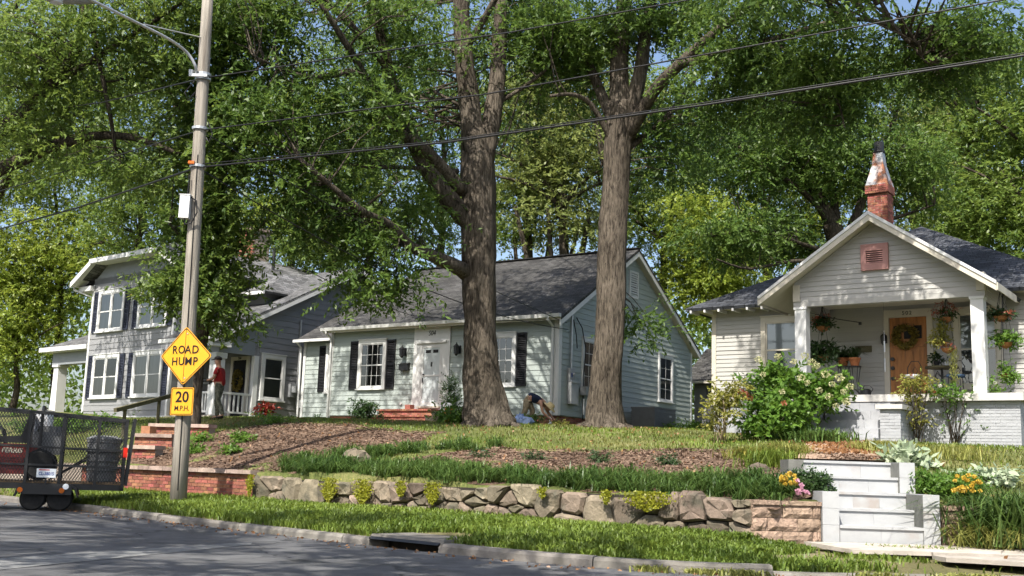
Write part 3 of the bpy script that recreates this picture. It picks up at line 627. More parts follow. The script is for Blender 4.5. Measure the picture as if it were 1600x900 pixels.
def window(parent, x, z, w, h, y=0.0, rz=0.0, org=(0, 0), cas=.10, cols=0, rows=0, trim='white_paint', fill='room_dark', lower=None, double=False, label=None, deep=0.0):
    """double-hung window; x centre, z bottom of the casing, w x h over the casing"""
    m = MB(); H = w/2
    m.box(-H, -H+cas, -.075, 0, .0, h).box(H-cas, H, -.075, 0, 0, h).box(-H+cas, H-cas, -.075, 0, h-cas*1.1, h).box(-H+cas, H-cas, -.075, 0, 0, cas*.55)
    o = m.build('window', trim, parent); place(o, x, y, z, rz, org)
    if label: o['label'] = label
    MB().box(-H-.03, H+.03, -.115, -.002, -.045, -.002).build('sill', trim, o)
    MB().box(-H-.02, H+.02, -.095, -.002, h+.002, h+.035).build('head_cap', trim, o)
    ws = [(-H+cas, H-cas)] if not double else [(-H+cas, -.045), (.045, H-cas)]
    if double: MB().box(-.045, .045, -.072, 0, cas*.55, h-cas*1.1).build('mullion', trim, o)
    zb, zt = cas*.55, h-cas*1.1; zm = (zb+zt)/2
    for a, b in ws:
        for k, (p, q, yy) in enumerate(((zb, zm+.02, -.05), (zm-.02, zt, -.056))):
            f = .035; s_ = MB(); s_.box(a, a+f, yy, -.03, p, q).box(b-f, b, yy, -.03, p, q).box(a+f, b-f, yy, -.03, p, p+f).box(a+f, b-f, yy, -.03, q-f, q)
            so_ = s_.build('sash', trim, o)
            MB().box(a+f, b-f, -.040, -.036, p+f, q-f).build('pane', 'glass', so_) if False else MB().add([(a+f, -.038, p+f), (b-f, -.038, p+f), (b-f, -.038, q-f), (a+f, -.038, q-f)], [(0, 1, 2, 3)]).build('pane', 'glass', o)
            fm = (lower if (k == 0 and lower) else fill)
            MB().add([(a+f*.5, -.0285, p+f*.5), (b-f*.5, -.0285, p+f*.5), (b-f*.5, -.0285, q-f*.5), (a+f*.5, -.0285, q-f*.5)], [(0, 1, 2, 3)]).build('blind' if fm == 'blind' else 'interior', fm, o)
            if cols:
                g = MB()
                for i in range(1, cols): xx = a+f+(b-a-2*f)*i/cols; g.box(xx-.007, xx+.007, -.046, -.0395, p+f, q-f)
                for i in range(1, rows): zz = p+f+(q-p-2*f)*i/rows; g.box(a+f, b-f, -.045, -.0392, zz-.007, zz+.007)
                g.build('muntins', trim, o)
    return o
def shutter(parent, x, z, w, h, mat, y=0.0, rz=0.0, org=(0, 0)):
    m = MB(); H = w/2; m.box(-H, -H+.045, -.058, -.02, 0, h).box(H-.045, H, -.058, -.02, 0, h)
    for a, b in ((0, .07), (h*.5-.035, h*.5+.035), (h-.07, h)): m.box(-H+.045, H-.045, -.056, -.02, a, b)
    for a, b in ((.07, h*.5-.035), (h*.5+.035, h-.07)):
        n = max(3, int((b-a)/.055))
        for k in range(n): z0 = a+(b-a)*k/n; m.add([(-H+.045, -.026, z0), (H-.045, -.026, z0), (H-.045, -.052, z0+.018), (-H+.045, -.052, z0+.018), (-H+.045, -.024, z0+(b-a)/n*.98), (H-.045, -.024, z0+(b-a)/n*.98)], [(0, 1, 2, 3), (3, 2, 5, 4)])
    return place(m.build('shutter', mat, parent), x, y, z, rz, org)
def roof_plane(name, poly, mat, parent, thick=.09):
    P = [Vector(p) for p in poly]; e = (P[1]-P[0]).normalized(); n = e.cross(P[2]-P[1]).normalized()
    if n.z < 0: n = -n
    t = n.cross(e); k = len(P); me = bpy.data.meshes.new(name)
    V = P+[p-n*thick for p in P]; F = [tuple(range(k)), tuple(range(2*k-1, k-1, -1))]+[(i, k+i, k+(i+1) % k, (i+1) % k) for i in range(k)]
    me.from_pydata([tuple(v) for v in V], [], F); uv = me.uv_layers.new(name='UVMap')
    for lp in me.loops: v = V[lp.vertex_index]; uv.data[lp.index].uv = (v.dot(e), v.dot(t))
    me.materials.append(MATS[mat]); me.update()
    return inst(name, me, parent)
def lantern(parent, x, z, y=0, s=1.0):
    m = MB(); m.box(-.05, .05, -.03, 0, -.12, .10).beam((0, -.03, .06), (0, -.14, .10), .02); m.lathe([(.075, -.14), (.085, .05), (.10, .055), (.02, .13), (.012, .17)], (0, -.14, 0), 6); m.lathe([(.03, -.19), (.05, -.145)], (0, -.14, 0), 6)
    m.v = [(a*s, b*s, c*s) for a, b, c in m.v]; return place(m.build('wall_lantern', 'black_metal', parent), x, y, z)
# ------------------------------------------------------------------ house 504 (sage green cottage, centre)
A5 = radians(34.5); O5 = atY(871, 649, 34.6)
h5 = empty('house', O5, -A5); tag(h5, 'small sage green clapboard cottage number 504 with black shutters and white door', 'house')
WD, DP, EV, PK = 9.8, 9.72, 3.10, 6.05
w = MB().box(-WD, -.012, 0, DP, 0, EV).build('front_wall', 'sage_clapboard', h5)
clap(w, -WD+.11, -.16, 0.02, 3.03, .178, 'sage_clapboard')
gw = MB().prism([(-.02, 0, 0), (-.02, DP, 0), (-.02, DP, EV), (-.02, DP/2, PK), (-.02, 0, EV)], (.02, 0, 0)).build('gable_wall', 'sage_clapboard', h5)
clap(gw, .14, DP-.10, .02, 3.04, .178, 'sage_clapboard', rz=pi/2)
clap(gw, 0, DP, 3.04, PK-.1, .178, 'sage_clapboard', rz=pi/2, top=lambda z: ((z-EV)/(PK-EV)*DP/2+.05, DP-(z-EV)/(PK-EV)*DP/2-.05))
for y0, y1, x0, x1 in ((-.045, .12, -.16, .03), (DP-.1, DP+.02, -.1, .03)): MB().box(x0, x1, y0, y1, 0, 3.06).build('corner_board', 'white_paint', h5)
MB().box(-WD, -WD+.11, -.04, .1, 0, 3.05).build('corner_board', 'white_paint', h5)
# low wing at the left end
lw = MB().box(-WD-1.9, -WD-.002, .55, 8.2, -.02, 2.9).build('wing_wall', 'sage_clapboard', h5); clap(lw, -WD-1.8, -WD-.05, .0, 2.84, .178, 'sage_clapboard', y=.55)
MB().box(-WD-1.92, -WD-1.8, .5, .62, -.02, 2.86).build('corner_board', 'white_paint', h5)
shutter(h5, -WD-.92, .92, .34, 1.72, 'black_shutter', y=.55)
window(h5, -WD-.42, .9, .62, 1.78, y=.55, cols=2, rows=2)
# roof: front and rear slopes, ridge along x
sl_ = (PK-EV)/(DP/2); oh = .34
roof_plane('roof', [(-WD-.15, -oh, EV-oh*sl_+.16), (.24, -oh, EV-oh*sl_+.16), (.24, DP/2, PK+.16), (-WD-.15, DP/2, PK+.16)], 'roof_charcoal', h5)
roof_plane('roof', [(.24, DP+oh, EV-oh*sl_+.16), (-WD-.15, DP+oh, EV-oh*sl_+.16), (-WD-.15, DP/2, PK+.158), (.24, DP/2, PK+.158)], 'roof_charcoal', h5)
roof_plane('wing_roof', [(-WD-2.2, .25, 2.86), (-WD-.1, .25, 2.86), (-WD-.1, 4.6, 5.3), (-WD-2.2, 4.6, 5.3)], 'roof_charcoal', h5)
roof_plane('wing_roof', [(-WD-.1, 8.6, 2.86), (-WD-2.2, 8.6, 2.86), (-WD-2.2, 4.6, 5.298), (-WD-.1, 4.6, 5.298)], 'roof_charcoal', h5)
MB().prism([(-WD-1.9, .55, 2.88), (-WD-1.9, 8.2, 2.88), (-WD-1.9, 4.5, 5.1)], (.05, 0, 0)).build('wing_gable', 'sage_clapboard', h5)
MB().beam((-WD-.15, DP/2, PK+.175), (.24, DP/2, PK+.175), .26, .035).build('ridge_cap', 'roof_charcoal', h5)
# eaves: soffit, fascia, gutter with downspouts
MB().box(-WD-.12, .22, -oh+.03, -.001, 3.045, 3.07).build('soffit', 'cream_paint', h5)
MB().box(-WD-.14, .235, -oh+.0, -oh+.028, 2.98, 3.12).build('fascia', 'cream_paint', h5)
g = MB(); g.add([(-WD-.2, -oh-.13, 3.16), (-WD-.2, -oh-.10, 3.05), (-WD-.2, -oh-.005, 3.04), (-WD-.2, -oh-.005, 3.165), (.26, -oh-.13, 3.16), (.26, -oh-.10, 3.05), (.26, -oh-.005, 3.04), (.26, -oh-.005, 3.165)], [(0, 1, 2, 3), (7, 6, 5, 4), (0, 4, 5, 1), (1, 5, 6, 2), (2, 6, 7, 3)])
g.build('gutter', 'white_paint', h5)
MB().box(-WD-2.15, -WD-.12, .12, .24, 2.78, 2.88).build('wing_gutter', 'white_paint', h5)
for x, b in ((-WD+.05, -.35), (-.19, -.35)):
    MB().tube([(x, -oh-.07, 3.06), (x, -oh-.06, 2.98), (x, -.10, 2.80), (x, -.09, b+.15), (x, -.09, b+.1), (x, -.3, b)], .042, 8).build('downspout', 'white_paint', h5)
MB().tube([(-WD-2.0, .18, 2.8), (-WD-2.0, .44, 2.6), (-WD-2.0, .46, -.35)], .04, 8).build('downspout', 'white_paint', h5)
# rake trim on the gable
for a, b in (((0, -oh, EV-oh*sl_+.04), (0, DP/2, PK+.04)), ((0, DP+oh, EV-oh*sl_+.04), (0, DP/2, PK+.04))):
    MB().prism([(.205, a[1], a[2]-.16), (.205, b[1], b[2]-.16), (.205, b[1], b[2]+.03), (.205, a[1], a[2]+.03)], (.03, 0, 0)).build('rake_board', 'white_paint', h5)
    MB().prism([(.012, a[1]+(.12 if a[1] < 1 else -.12), a[2]-.10), (.012, b[1], b[2]-.17), (.204, b[1], b[2]-.17), (.204, a[1]+(.12 if a[1] < 1 else -.12), a[2]-.10)], (0, 0, .02)).build('rake_soffit', 'cream_paint', h5)
# brick foundation
fd = MB().box(-WD+.06, -.08, .06, DP-.1, -.9, 0).build('foundation', 'mortar', h5); brick_face(fd, -WD+.06, -.05, -.55, -.012, y=.099)
fs = MB().box(-.08, -.055, .07, DP-.1, -.9, -.003).build('side_foundation', 'mortar', h5); brick_face(fs, .1, 4.2, -.42, -.012, y=.095, rz=pi/2)
# windows and shutters
window(h5, -7.77, .95, 1.30, 1.74, cols=4, rows=2, cas=.13); shutter(h5, -8.63, .93, .38, 1.74, 'black_shutter'); shutter(h5, -6.91, .93, .38, 1.74, 'black_shutter')
window(h5, -2.26, .95, 1.30, 1.74, cols=4, rows=2, cas=.13); shutter(h5, -1.40, .93, .38, 1.74, 'black_shutter'); shutter(h5, -3.12, .93, .38, 1.74, 'black_shutter')
window(h5, 1.95, .93, 1.16, 1.70, rz=pi/2, cols=3, rows=2, fill='screen_grey'); window(h5, 7.43, .95, 1.16, 1.72, rz=pi/2, fill='screen_grey', lower='screen_grey', cols=2, rows=2)
# gable louvre
lv = place(MB().box(-.33, -.25, -.06, 0, 0, .98).box(.25, .33, -.06, 0, 0, .98).box(-.25, .25, -.06, 0, .9, .98).box(-.25, .25, -.06, 0, 0, .08).build('gable_vent', 'white_paint', h5), DP/2, -.0, 4.42, pi/2)
MB().box(-.25, .25, -.012, -.002, .08, .9).build('vent_back', 'room_dark', lv)
for k in range(10): MB().prism([(-.25, -.05, .09+k*.081), (.25, -.05, .09+k*.081), (.25, -.014, .15+k*.081), (-.25, -.014, .15+k*.081)], (0, -.008, .006)).build('slat', 'white_paint', lv)
# door with surround
ds = MB().box(-5.86, -5.50, -.07, 0, .14, 2.50).box(-4.64, -4.30, -.07, 0, .14, 2.50).box(-5.86, -4.30, -.075, 0, 2.502, 3.045).box(-5.72, -4.44, -.13, -.0755, 2.46, 2.54).box(-5.50, -4.64, -.06, 0, 2.40, 2.499).build('door_surround', 'white_paint', h5)
dd = MB().box(-5.46, -4.68, -.045, -.002, .36, 2.40).build('front_door', 'door_white', h5)
MB().box(-5.50, -5.42, -.062, -.046, .32, 2.40).box(-4.72, -4.64, -.062, -.046, .32, 2.40).box(-5.42, -4.72, -.062, -.046, 2.31, 2.40).box(-5.42, -4.72, -.062, -.046, .32, .46).box(-5.42, -4.72, -.062, -.046, 1.33, 1.39).build('storm_door_frame', 'white_paint', dd)
for z in (.55, .95): MB().box(-5.36, -5.11, -.0535, -.0455, z, z+.33).box(-5.03, -4.78, -.0535, -.0455, z, z+.33).build('door_panel', 'door_white', dd)
MB().box(-5.34, -5.12, -.052, -.0458, 2.13, 2.24).box(-5.02, -4.80, -.052, -.0458, 2.13, 2.24).build('fanlight', 'room_dark', dd)
MB().lathe([(.03, -.02), (.035, 0), (.03, .02)], (-5.38, -.085, 1.40), 8).build('door_knob', 'black_metal', dd); MB().box(-5.43, -5.40, -.085, -.0625, 1.12, 1.28).build('handle', 'black_metal', dd)
MB().box(-5.10, -5.04, -.06, -.0465, 1.66, 1.82).build('knocker', 'black_metal', dd)
MB().box(-5.55, -4.60, -.16, -.001, .26, .315).build('threshold', 'cream_paint', h5); MB().box(-5.52, -4.62, -.06, -.001, .05, .258).build('kick_board', 'white_paint', h5)
text_part('504', 'house_number', .24, 'sign_black', h5, (-5.08, -.083, 2.80), (pi/2, 0, 0), shear=.2, sx=.85)
lantern(h5, -6.28, 2.22, -.02, 1.25); lantern(h5, -3.92, 2.22, -.02, 1.25)
mbx = MB().box(-.2, .2, -.15, -.025, -.1, .1).prism([(-.21, -.17, .09), (.21, -.17, .09), (.21, -.02, .15), (-.21, -.02, .15)], (0, 0, .02)); mbx.tube([(-.1, -.09, -.1), (-.1, -.12, -.19), (-.1, -.16, -.16)], .012, 6).tube([(.1, -.09, -.1), (.1, -.12, -.19), (.1, -.16, -.16)], .012, 6)
place(mbx.build('mailbox', 'black_metal', h5), -6.24, 0, 1.66)
MB().lathe([(.05, 0), (.05, .04)], (0, 0, 0), 10).build('vent_cap', 'white_paint', h5, (-6.35, -.03, .42), rot=(pi/2, 0, 0))
# brick entrance steps
bs = MB().box(-6.5, -4.2, -1.0, -.05, -.6, .10).box(-7.0, -4.2, -1.35, -1.0, -.6, -.12).box(-7.1, -4.1, -1.7, -1.35, -.6, -.34).build('entrance_steps', 'mortar', h5)
brick_face(bs, -6.5, -4.2, -.1, .10, y=-.955); brick_face(bs, -7.0, -4.2, -.33, -.12, y=-1.305); brick_face(bs, -7.1, -4.1, -.55, -.34, y=-1.655)
for y0, y1, z, xa, xb in ((-1.06, -.06, .10, -6.56, -4.16), (-1.4, -1.0, -.12, -7.06, -4.16), (-1.76, -1.4, -.34, -7.16, -4.06)):
    x = xa
    while x < xb-.1: MB().box(x+.004, min(x+.098, xb), y0, y1, z+.002, z+.06).build('tread_brick', 'brick', bs); x += .102
MB().box(-5.95, -5.72, -.3, -.06, .17, .36).build('brick_pier', 'brick', bs)
# service equipment on the gable wall
eq = empty('electric_meter_set', (.03, .55, 0), pi/2, h5)
eq.name = 'meter_mount'; bpy.data.objects.remove(eq)
def side_part(name, mat, mb, y, z): return place(mb.build(name, mat, h5), y, -.025, z, pi/2)
side_part('meter_cabinet', 'grey_metal', MB().box(-.22, .22, -.16, 0, -.36, .36).box(-.23, .23, -.19, -.155, .3, .38), .72, .76)
side_part('meter_base', 'grey_metal', MB().box(-.14, .14, -.12, 0, -.2, .2).lathe([(.09, 0), (.09, .06)], (0, -.14, 0), 12), .62, 1.32)
side_part('meter_tag', 'plate_blue', MB().box(-.08, .0, -.17, -.165, -.07, .07), .55, 1.30)
side_part('conduit', 'galvanised', MB().tube([(0, -.06, -.3), (0, -.06, 1.75)], .035, 8), .62, 1.5)
side_part('gas_meter', 'grey_metal', MB().box(-.16, .12, -.3, -.05, -.14, .14).lathe([(.13, -.12), (.15, 0), (.1, .16)], (.26, -.2, 0), 10), 1.35, .86)
side_part('gas_pipe', 'white_plastic', MB().tube([(-.05, -.15, -.1), (-.05, -.15, -.6)], .025, 6).tube([(.12, -.15, -.1), (.12, -.15, -.7)], .025, 6), 1.35, .7)
side_part('junction_box', 'grey_metal', MB().box(-.12, .12, -.12, 0, -.2, .2), 2.05, .66)
side_part('service_cable', 'cable_black', MB().tube([(0, -.05, 3.2), (.25, -.12, 2.9), (.55, -.1, 2.2), (.5, -.06, 1.4), (.5, -.06, .2), (.55, -.06, -.5)], .018, 6).tube([(-.3, -.12, 3.1), (-.1, -.12, 2.6), (0, -.1, 2.2)], .016, 6), .9, 0)
# air conditioner by the gable wall
ac = empty('air_conditioner', (*frame(h5)(.75, 5.1)[:2], ht(*frame(h5)(.75, 5.1)[:2])), -A5); tag(ac, 'dark grey louvred air conditioner unit standing against the green gable wall', 'air conditioner')
zc_ = O5[2]-ac.location.z
MB().box(-.5, .5, -.85, .85, -.15, .06).build('pad', 'concrete_walk', ac); MB().box(-.44, .44, -.8, .8, .06, zc_+.5).build('cabinet', 'bin_grey', ac)
for k in range(9): MB().box(-.455, .455, -.815, .815, .14+k*(zc_+.3)/9, .165+k*(zc_+.3)/9).build('louvre', 'bin_grey', ac)
MB().box(-.46, .46, -.82, .82, zc_+.5, zc_+.55).build('lid', 'bin_grey', ac); MB().box(.30, .456, .3, .48, zc_+.25, zc_+.31).build('badge', 'galvanised', ac)
# ------------------------------------------------------------------ house 502 (beige bungalow with gabled porch, right)
A2 = radians(35.5); O2 = atY(1243, 612, 25.8)+np.array([0, 0, -.1])
h2 = empty('house', O2, -A2); tag(h2, 'beige clapboard bungalow number 502 with gabled front porch and orange wood door', 'house')
PV = 2.1; XL, XR = -3.08, 5.62
w2 = MB().box(XL, XR, PV, PV+8.6, -.06, 2.58).build('main_wall', 'beige_clapboard', h2)
clap(w2, XL+.10, XR, -.06, 2.52, .112, 'beige_clapboard', y=PV)
MB().box(XL-.02, XL+.10, PV-.04, PV+.1, -.06, 2.52).build('corner_board', 'cream_paint', h2)
# main hip roof
OH = .55; ex0, ex1, ey = XL-OH, XR+OH, PV-OH; kx = (ex1-ex0)/2; EZ, MZ = 2.50, .56
apx = ((ex0+ex1)/2, ey+kx, EZ+kx*MZ)
roof_plane('main_roof', [(ex0, ey, EZ), (ex1, ey, EZ), apx], 'roof_slate', h2); roof_plane('main_roof', [(ex0, ey+2*kx, EZ), (ex0, ey, EZ), apx], 'roof_slate', h2)
roof_plane('main_roof', [(ex1, ey, EZ), (ex1, ey+2*kx, EZ), apx], 'roof_slate', h2); roof_plane('main_roof', [(ex1, ey+2*kx, EZ), (ex0, ey+2*kx, EZ), apx], 'roof_slate', h2)
MB().box(ex0+.03, ex1, ey+.03, PV-.002, EZ-.045, EZ-.015).box(ex0+.03, XL-.022, PV, PV+8, EZ-.045, EZ-.015).build('soffit', 'cream_paint', h2)
for k in range(34):
    x = ex0+.12+k*.40
    if -.9 < x < 4.7: continue
    MB().prism([(x, ey+.02, EZ-.06), (x, ey+.02, EZ-.13), (x, PV-.03, EZ-.13), (x, PV-.03, EZ-.05)], (.05, 0, 0)).build('rafter_tail', 'white_paint', h2)
# porch gable roof
gx, GL, GR, GZ, GP = 1.92, -.74, 4.58, 2.30, 4.12; gs = (GP-GZ)/(gx-GL)
roof_plane('porch_roof', [(GL, 5.2, GZ), (GL, -.42, GZ), (gx, -.42, GP), (gx, 5.2, GP)], 'roof_slate', h2, .07)
roof_plane('porch_roof', [(GR, -.42, GZ), (GR, 5.2, GZ), (gx, 5.2, GP-.002), (gx, -.42, GP-.002)], 'roof_slate', h2, .07)
for xa in (GL, GR):
    MB().prism([(xa, -.445, GZ-.18), (gx, -.445, GP-.20), (gx, -.445, GP+.015), (xa, -.445, GZ+.03)], (0, .028, 0)).build('rake_board', 'cream_paint', h2)
    MB().prism([(xa, -.470, GZ-.04), (gx, -.470, GP-.06), (gx, -.470, GP+.02), (xa, -.470, GZ+.035)], (0, .024, 0)).build('rake_trim', 'white_paint', h2)
    sg = 1 if xa > gx else -1
    MB().prism([(xa-.02*sg, -.41, GZ-.09), (gx, -.41, GP-.09), (gx, 4.5, GP-.09), (xa-.02*sg, 4.5, GZ-.09)], (0, 0, -.02)).build('porch_soffit', 'cream_paint', h2)
    MB().box(min(xa, xa+.02*sg), max(xa, xa+.02*sg), -.41, 1.5, GZ-.16, GZ-.0).build('side_fascia', 'cream_paint', h2)
gb = MB().prism([(-.02, .02, 2.36), (4.24, .02, 2.36), (4.24, .02, GP-(4.24-gx)*gs-.12), (gx, .02, GP-.14), (-.02, .02, GP-(gx+.02)*gs-.12)], (0, .1, 0)).build('porch_gable', 'beige_clapboard', h2)
clap(gb, .14, 4.08, 2.22, GP-.15, .12, 'beige_clapboard', y=.02, top=lambda z: (max(.14, gx-(GP-.13-z)/gs), min(4.08, gx+(GP-.13-z)/gs)))
MB().box(-.03, .14, -.03, .14, 2.225, 2.62).build('gable_corner', 'cream_paint', h2); MB().box(4.08, 4.25, -.03, .14, 2.225, 2.62).build('gable_corner', 'cream_paint', h2)
MB().box(-.03, 4.25, .0, .16, 2.10, 2.22).build('porch_beam', 'beige_clapboard', h2)
MB().box(-.03, .13, .16, PV-.03, 2.10, 2.55).build('side_beam', 'beige_clapboard', h2)
sb_ = MB().box(4.09, 4.25, .16, PV-.03, 2.10, 2.60).build('side_beam', 'beige_clapboard', h2); clap(sb_, .15, PV-.05, 2.12, 2.6, .12, 'beige_clapboard', rz=pi/2, org=(4.25, 0))
MB().box(-.02, 4.2, .16, PV-.03, 2.32, 2.36).build('porch_ceiling', 'cream_paint', h2)
pv = MB().box(gx-.31, gx-.19, -.07, 0, 2.84, 3.45).box(gx+.19, gx+.31, -.07, 0, 2.84, 3.45).box(gx-.19, gx+.19, -.07, 0, 3.29, 3.45).box(gx-.19, gx+.19, -.07, 0, 2.84, 3.0).build('gable_vent', 'dusty_pink', h2)
MB().box(gx-.19, gx+.19, -.025, -.021, 3.0, 3.29).build('vent_back', 'room_dark', pv)
for k in range(6): MB().prism([(gx-.19, -.06, 3.005+k*.047), (gx+.19, -.06, 3.005+k*.047), (gx+.19, -.03, 3.035+k*.047), (gx-.19, -.03, 3.035+k*.047)], (0, -.006, .005)).build('slat', 'dusty_pink', pv)
# porch: columns, deck, foundation, steps, piers
for x0 in (.0, 3.94): MB().prism([(x0, 0, 0), (x0+.27, 0, 0), (x0+.27, .27, 0), (x0, .27, 0)], (0, 0, 2.10)).box(x0-.02, x0+.29, -.02, .29, 2.04, 2.098).build('porch_column', 'white_paint', h2)
MB().box(-.35, 4.95, -.12, PV-.026, -.16, -.002).build('porch_deck', 'cap_white', h2)
pf = MB().box(-.25, 4.85, .02, PV-.03, -1.4, -.165).build('porch_foundation', 'paint_grey_block', h2)
PBRICK = _bm.mesh('painted_brick'); PBRICK.materials.append(MATS['paint_grey_block'])
def pbricks(parent, x0, x1, z0, z1, y, rz=0.0, org=(0, 0, 0)):
    global BRICK
    keep, BRICK = BRICK, PBRICK; brick_face(parent, x0, x1, z0, z1, y, rz, org); BRICK = keep
pbricks(pf, 2.7, 4.85, -1.15, -.17, .062)
mf = MB().box(XL+.02, XR, PV+.03, PV+8.5, -1.4, -.065).build('main_foundation', 'paint_grey_block', h2); pbricks(mf, 4.9, 5.6, -1.1, -.07, PV+.07)
ps = MB().box(.9, 2.3, -.05, .015, -1.3, -.165).build('porch_steps', 'paint_grey_block', h2)
for k in range(5):
    z1 = -.165-k*.203; y0 = -.05-.30*(k+.0)-.28; nb = 4; xw0, xw1 = .92-.10*k*(k > 1), 2.28; bw = (xw1-xw0)/nb
    off = 0
    for b_ in range(nb): MB().box(xw0+b_*bw+.002, xw0+(b_+1)*bw-.002, y0, y0+.30, z1-.62 if k == 4 else z1-.42, z1-.04-.203*0-.0).build('step_block', 'paint_grey_block', ps)
for x0, x1, ya in ((.28, .86, -1.15), (2.30, 2.72, -1.15)):
    pr_ = MB().box(x0, x1, ya, .0, -1.5, -.40).build('step_pier', 'paint_grey_block', h2)
    pbricks(pr_, x0, x1, -1.15, -.41, ya+.042); pbricks(pr_, 0, 1.1, -1.15, -.41, .042, pi/2, (x1, ya, 0))
    MB().box(x0-.07, x1+.07, ya-.08, .0, -.398, -.30).build('pier_cap', 'cap_white', pr_)
# door
dr2 = MB().box(1.46, 1.59, PV-.06, PV, .0, 2.22).box(2.48, 2.61, PV-.06, PV, 0, 2.22).box(1.59, 2.48, PV-.06, PV, 2.03, 2.22).build('door_frame', 'cream_paint', h2)
d2 = MB().box(1.60, 2.47, PV-.032, PV-.002, .01, 2.025).build('front_door', 'wood_door', h2)
for a, b in ((1.66, 1.90), (1.94, 2.14), (2.18, 2.41)): MB().box(a, b, PV-.040, PV-.033, .14, 1.20).build('door_panel', 'wood_door', d2)
MB().box(1.60, 2.47, PV-.06, PV-.033, 1.30, 1.36).build('door_shelf', 'wood_door', d2)
for k in range(3): MB().box(1.70+k*.24, 1.88+k*.24, PV-.036, PV-.0325, 1.50, 1.82).build('door_light', 'room_dark', d2)
for z in (.55, .80, 1.02): MB().lathe([(.045, -.02), (.05, 0), (.045, .03)], (0, 0, 0), 10).build('door_hardware', 'black_metal', d2, (1.66, PV-.05, z), rot=(pi/2, 0, 0))
text_part('502', 'house_number', .135, 'sign_black', h2, (2.03, PV-.066, 2.125), (pi/2, 0, 0), space=1.25)
window(h2, -1.12, .56, 1.16, 1.66, y=PV, cas=.13, trim='cream_paint', fill='blind', lower='screen_grey'); window(h2, 3.62, .30, 1.06, 1.86, y=PV, cas=.12, trim='cream_paint', fill='blind', lower='screen_grey')
lantern(h2, 1.50, 1.52, PV-.06, .9)
MB().tube([(.15, .2, 2.02), (.7, .9, 1.9), (1.1, 1.4, 1.86)], .012, 5).box(1.07, 1.13, 1.37, 1.43, 1.80, 1.87).build('security_camera', 'black_metal', h2)
MB().box(-.2, .2, -.03, 0, -.08, .08).build('wall_plaque', 'rail_wood', h2, (.96, PV-.03, 1.29))
# chimney: brick stack, rusty metal hood, black flue
cpt = atY(1376, 345, 32.0); ch = empty('chimney_mount', (0, 0, 0)); bpy.data.objects.remove(ch)
inv = lambda P: (np.array([cos(A2)*(P[0]-O2[0])-sin(A2)*(P[1]-O2[1]), sin(A2)*(P[0]-O2[0])+cos(A2)*(P[1]-O2[1]), P[2]-O2[2]]))
cl = inv(cpt); CW = .29
zt = inv(atY(1376, 305, 32.0))[2]; z2 = inv(atY(1376, 292, 32.0))[2]; z3 = inv(atY(1374, 240, 32.0))[2]; z4 = inv(atY(1374, 223, 32.0))[2]
cs = MB().box(cl[0]-CW+.02, cl[0]+CW-.02, cl[1]-CW+.02, cl[1]+CW-.02, 2.5, z2).build('chimney', 'mortar', h2)
brick_face(cs, cl[0]-CW, cl[0]+CW, cl[2]-.5, zt, y=cl[1]-CW+.062); brick_face(cs, cl[1]-CW, cl[1]+CW, cl[2]-.5, zt, y=-.04+.0, rz=pi/2, org=(cl[0]+CW-.0, 0, 0)) if False else None
for j in range(int((zt-cl[2]+.5)/.0675)):
    for k in range(3): inst('brick', BRICK, cs, (cl[0]+CW-.04, cl[1]-CW+.11+k*.185+(.06 if j % 2 else 0)-.02, cl[2]-.5+(j+.5)*.0675), pi/2, (.86, 1, .98))
brick_face(cs, cl[0]-CW-.05, cl[0]+CW+.05, zt, z2, y=cl[1]-CW-.01)
MB().box(cl[0]-CW-.04, cl[0]+CW+.05, cl[1]-CW-.02, cl[1]+CW+.04, zt+.01, z2-.002).build('corbel', 'brick', cs)
def frus(a, b, za, zb): 
    m = MB(); m.add([(cl[0]-a, cl[1]-a, za), (cl[0]+a, cl[1]-a, za), (cl[0]+a, cl[1]+a, za), (cl[0]-a, cl[1]+a, za), (cl[0]-b, cl[1]-b, zb), (cl[0]+b, cl[1]-b, zb), (cl[0]+b, cl[1]+b, zb), (cl[0]-b, cl[1]+b, zb)], [(3, 2, 1, 0), (4, 5, 6, 7), (0, 1, 5, 4), (1, 2, 6, 5), (2, 3, 7, 6), (3, 0, 4, 7)]); return m
frus(.33, .17, z2+.002, z2+(z3-z2)*.62).build('chimney_hood', 'rusty_hood', cs); frus(.168, .135, z2+(z3-z2)*.62+.001, z3).build('hood_neck', 'rusty_hood', cs)
MB().lathe([(.15, 0), (.15, z4-z3)], (cl[0], cl[1], z3+.001), 12).lathe([(.19, .02), (.19, .05)], (cl[0], cl[1], z3+.001), 12).build('flue_cap', 'black_metal', cs)
# little grey outbuilding between the two houses
op = atY(1085, 640, 44); ob = empty('shed', (op[0], op[1], ht(op[0], op[1])), -A5); tag(ob, 'grey outbuilding with dark roof seen between the two cottages', 'shed')
zz = atY(1100, 598, 44)[2]-ob.location.z; z_t = atY(1100, 555, 46)[2]-ob.location.z
swl = MB().box(0, 5, 0, 4, -.5, zz).build('wall', 'grey_clapboard', ob); clap(swl, 0, 5, 0, zz-.05, .18, 'grey_clapboard')
roof_plane('roof', [(-.4, -.4, zz), (5.4, -.4, zz), (5.4, 2, z_t+.25), (-.4, 2, z_t+.25)], 'roof_charcoal', ob); roof_plane('roof', [(5.4, 4.4, zz), (-.4, 4.4, zz), (-.4, 2, z_t+.248), (5.4, 2, z_t+.248)], 'roof_charcoal', ob)
MB().box(-.42, 5.42, -.46, -.41, zz-.08, zz+.02).build('fascia', 'cream_paint', ob); MB().box(.5, 1.4, -.03, -.025, .0, 1.9).build('door', 'screen_grey', ob)
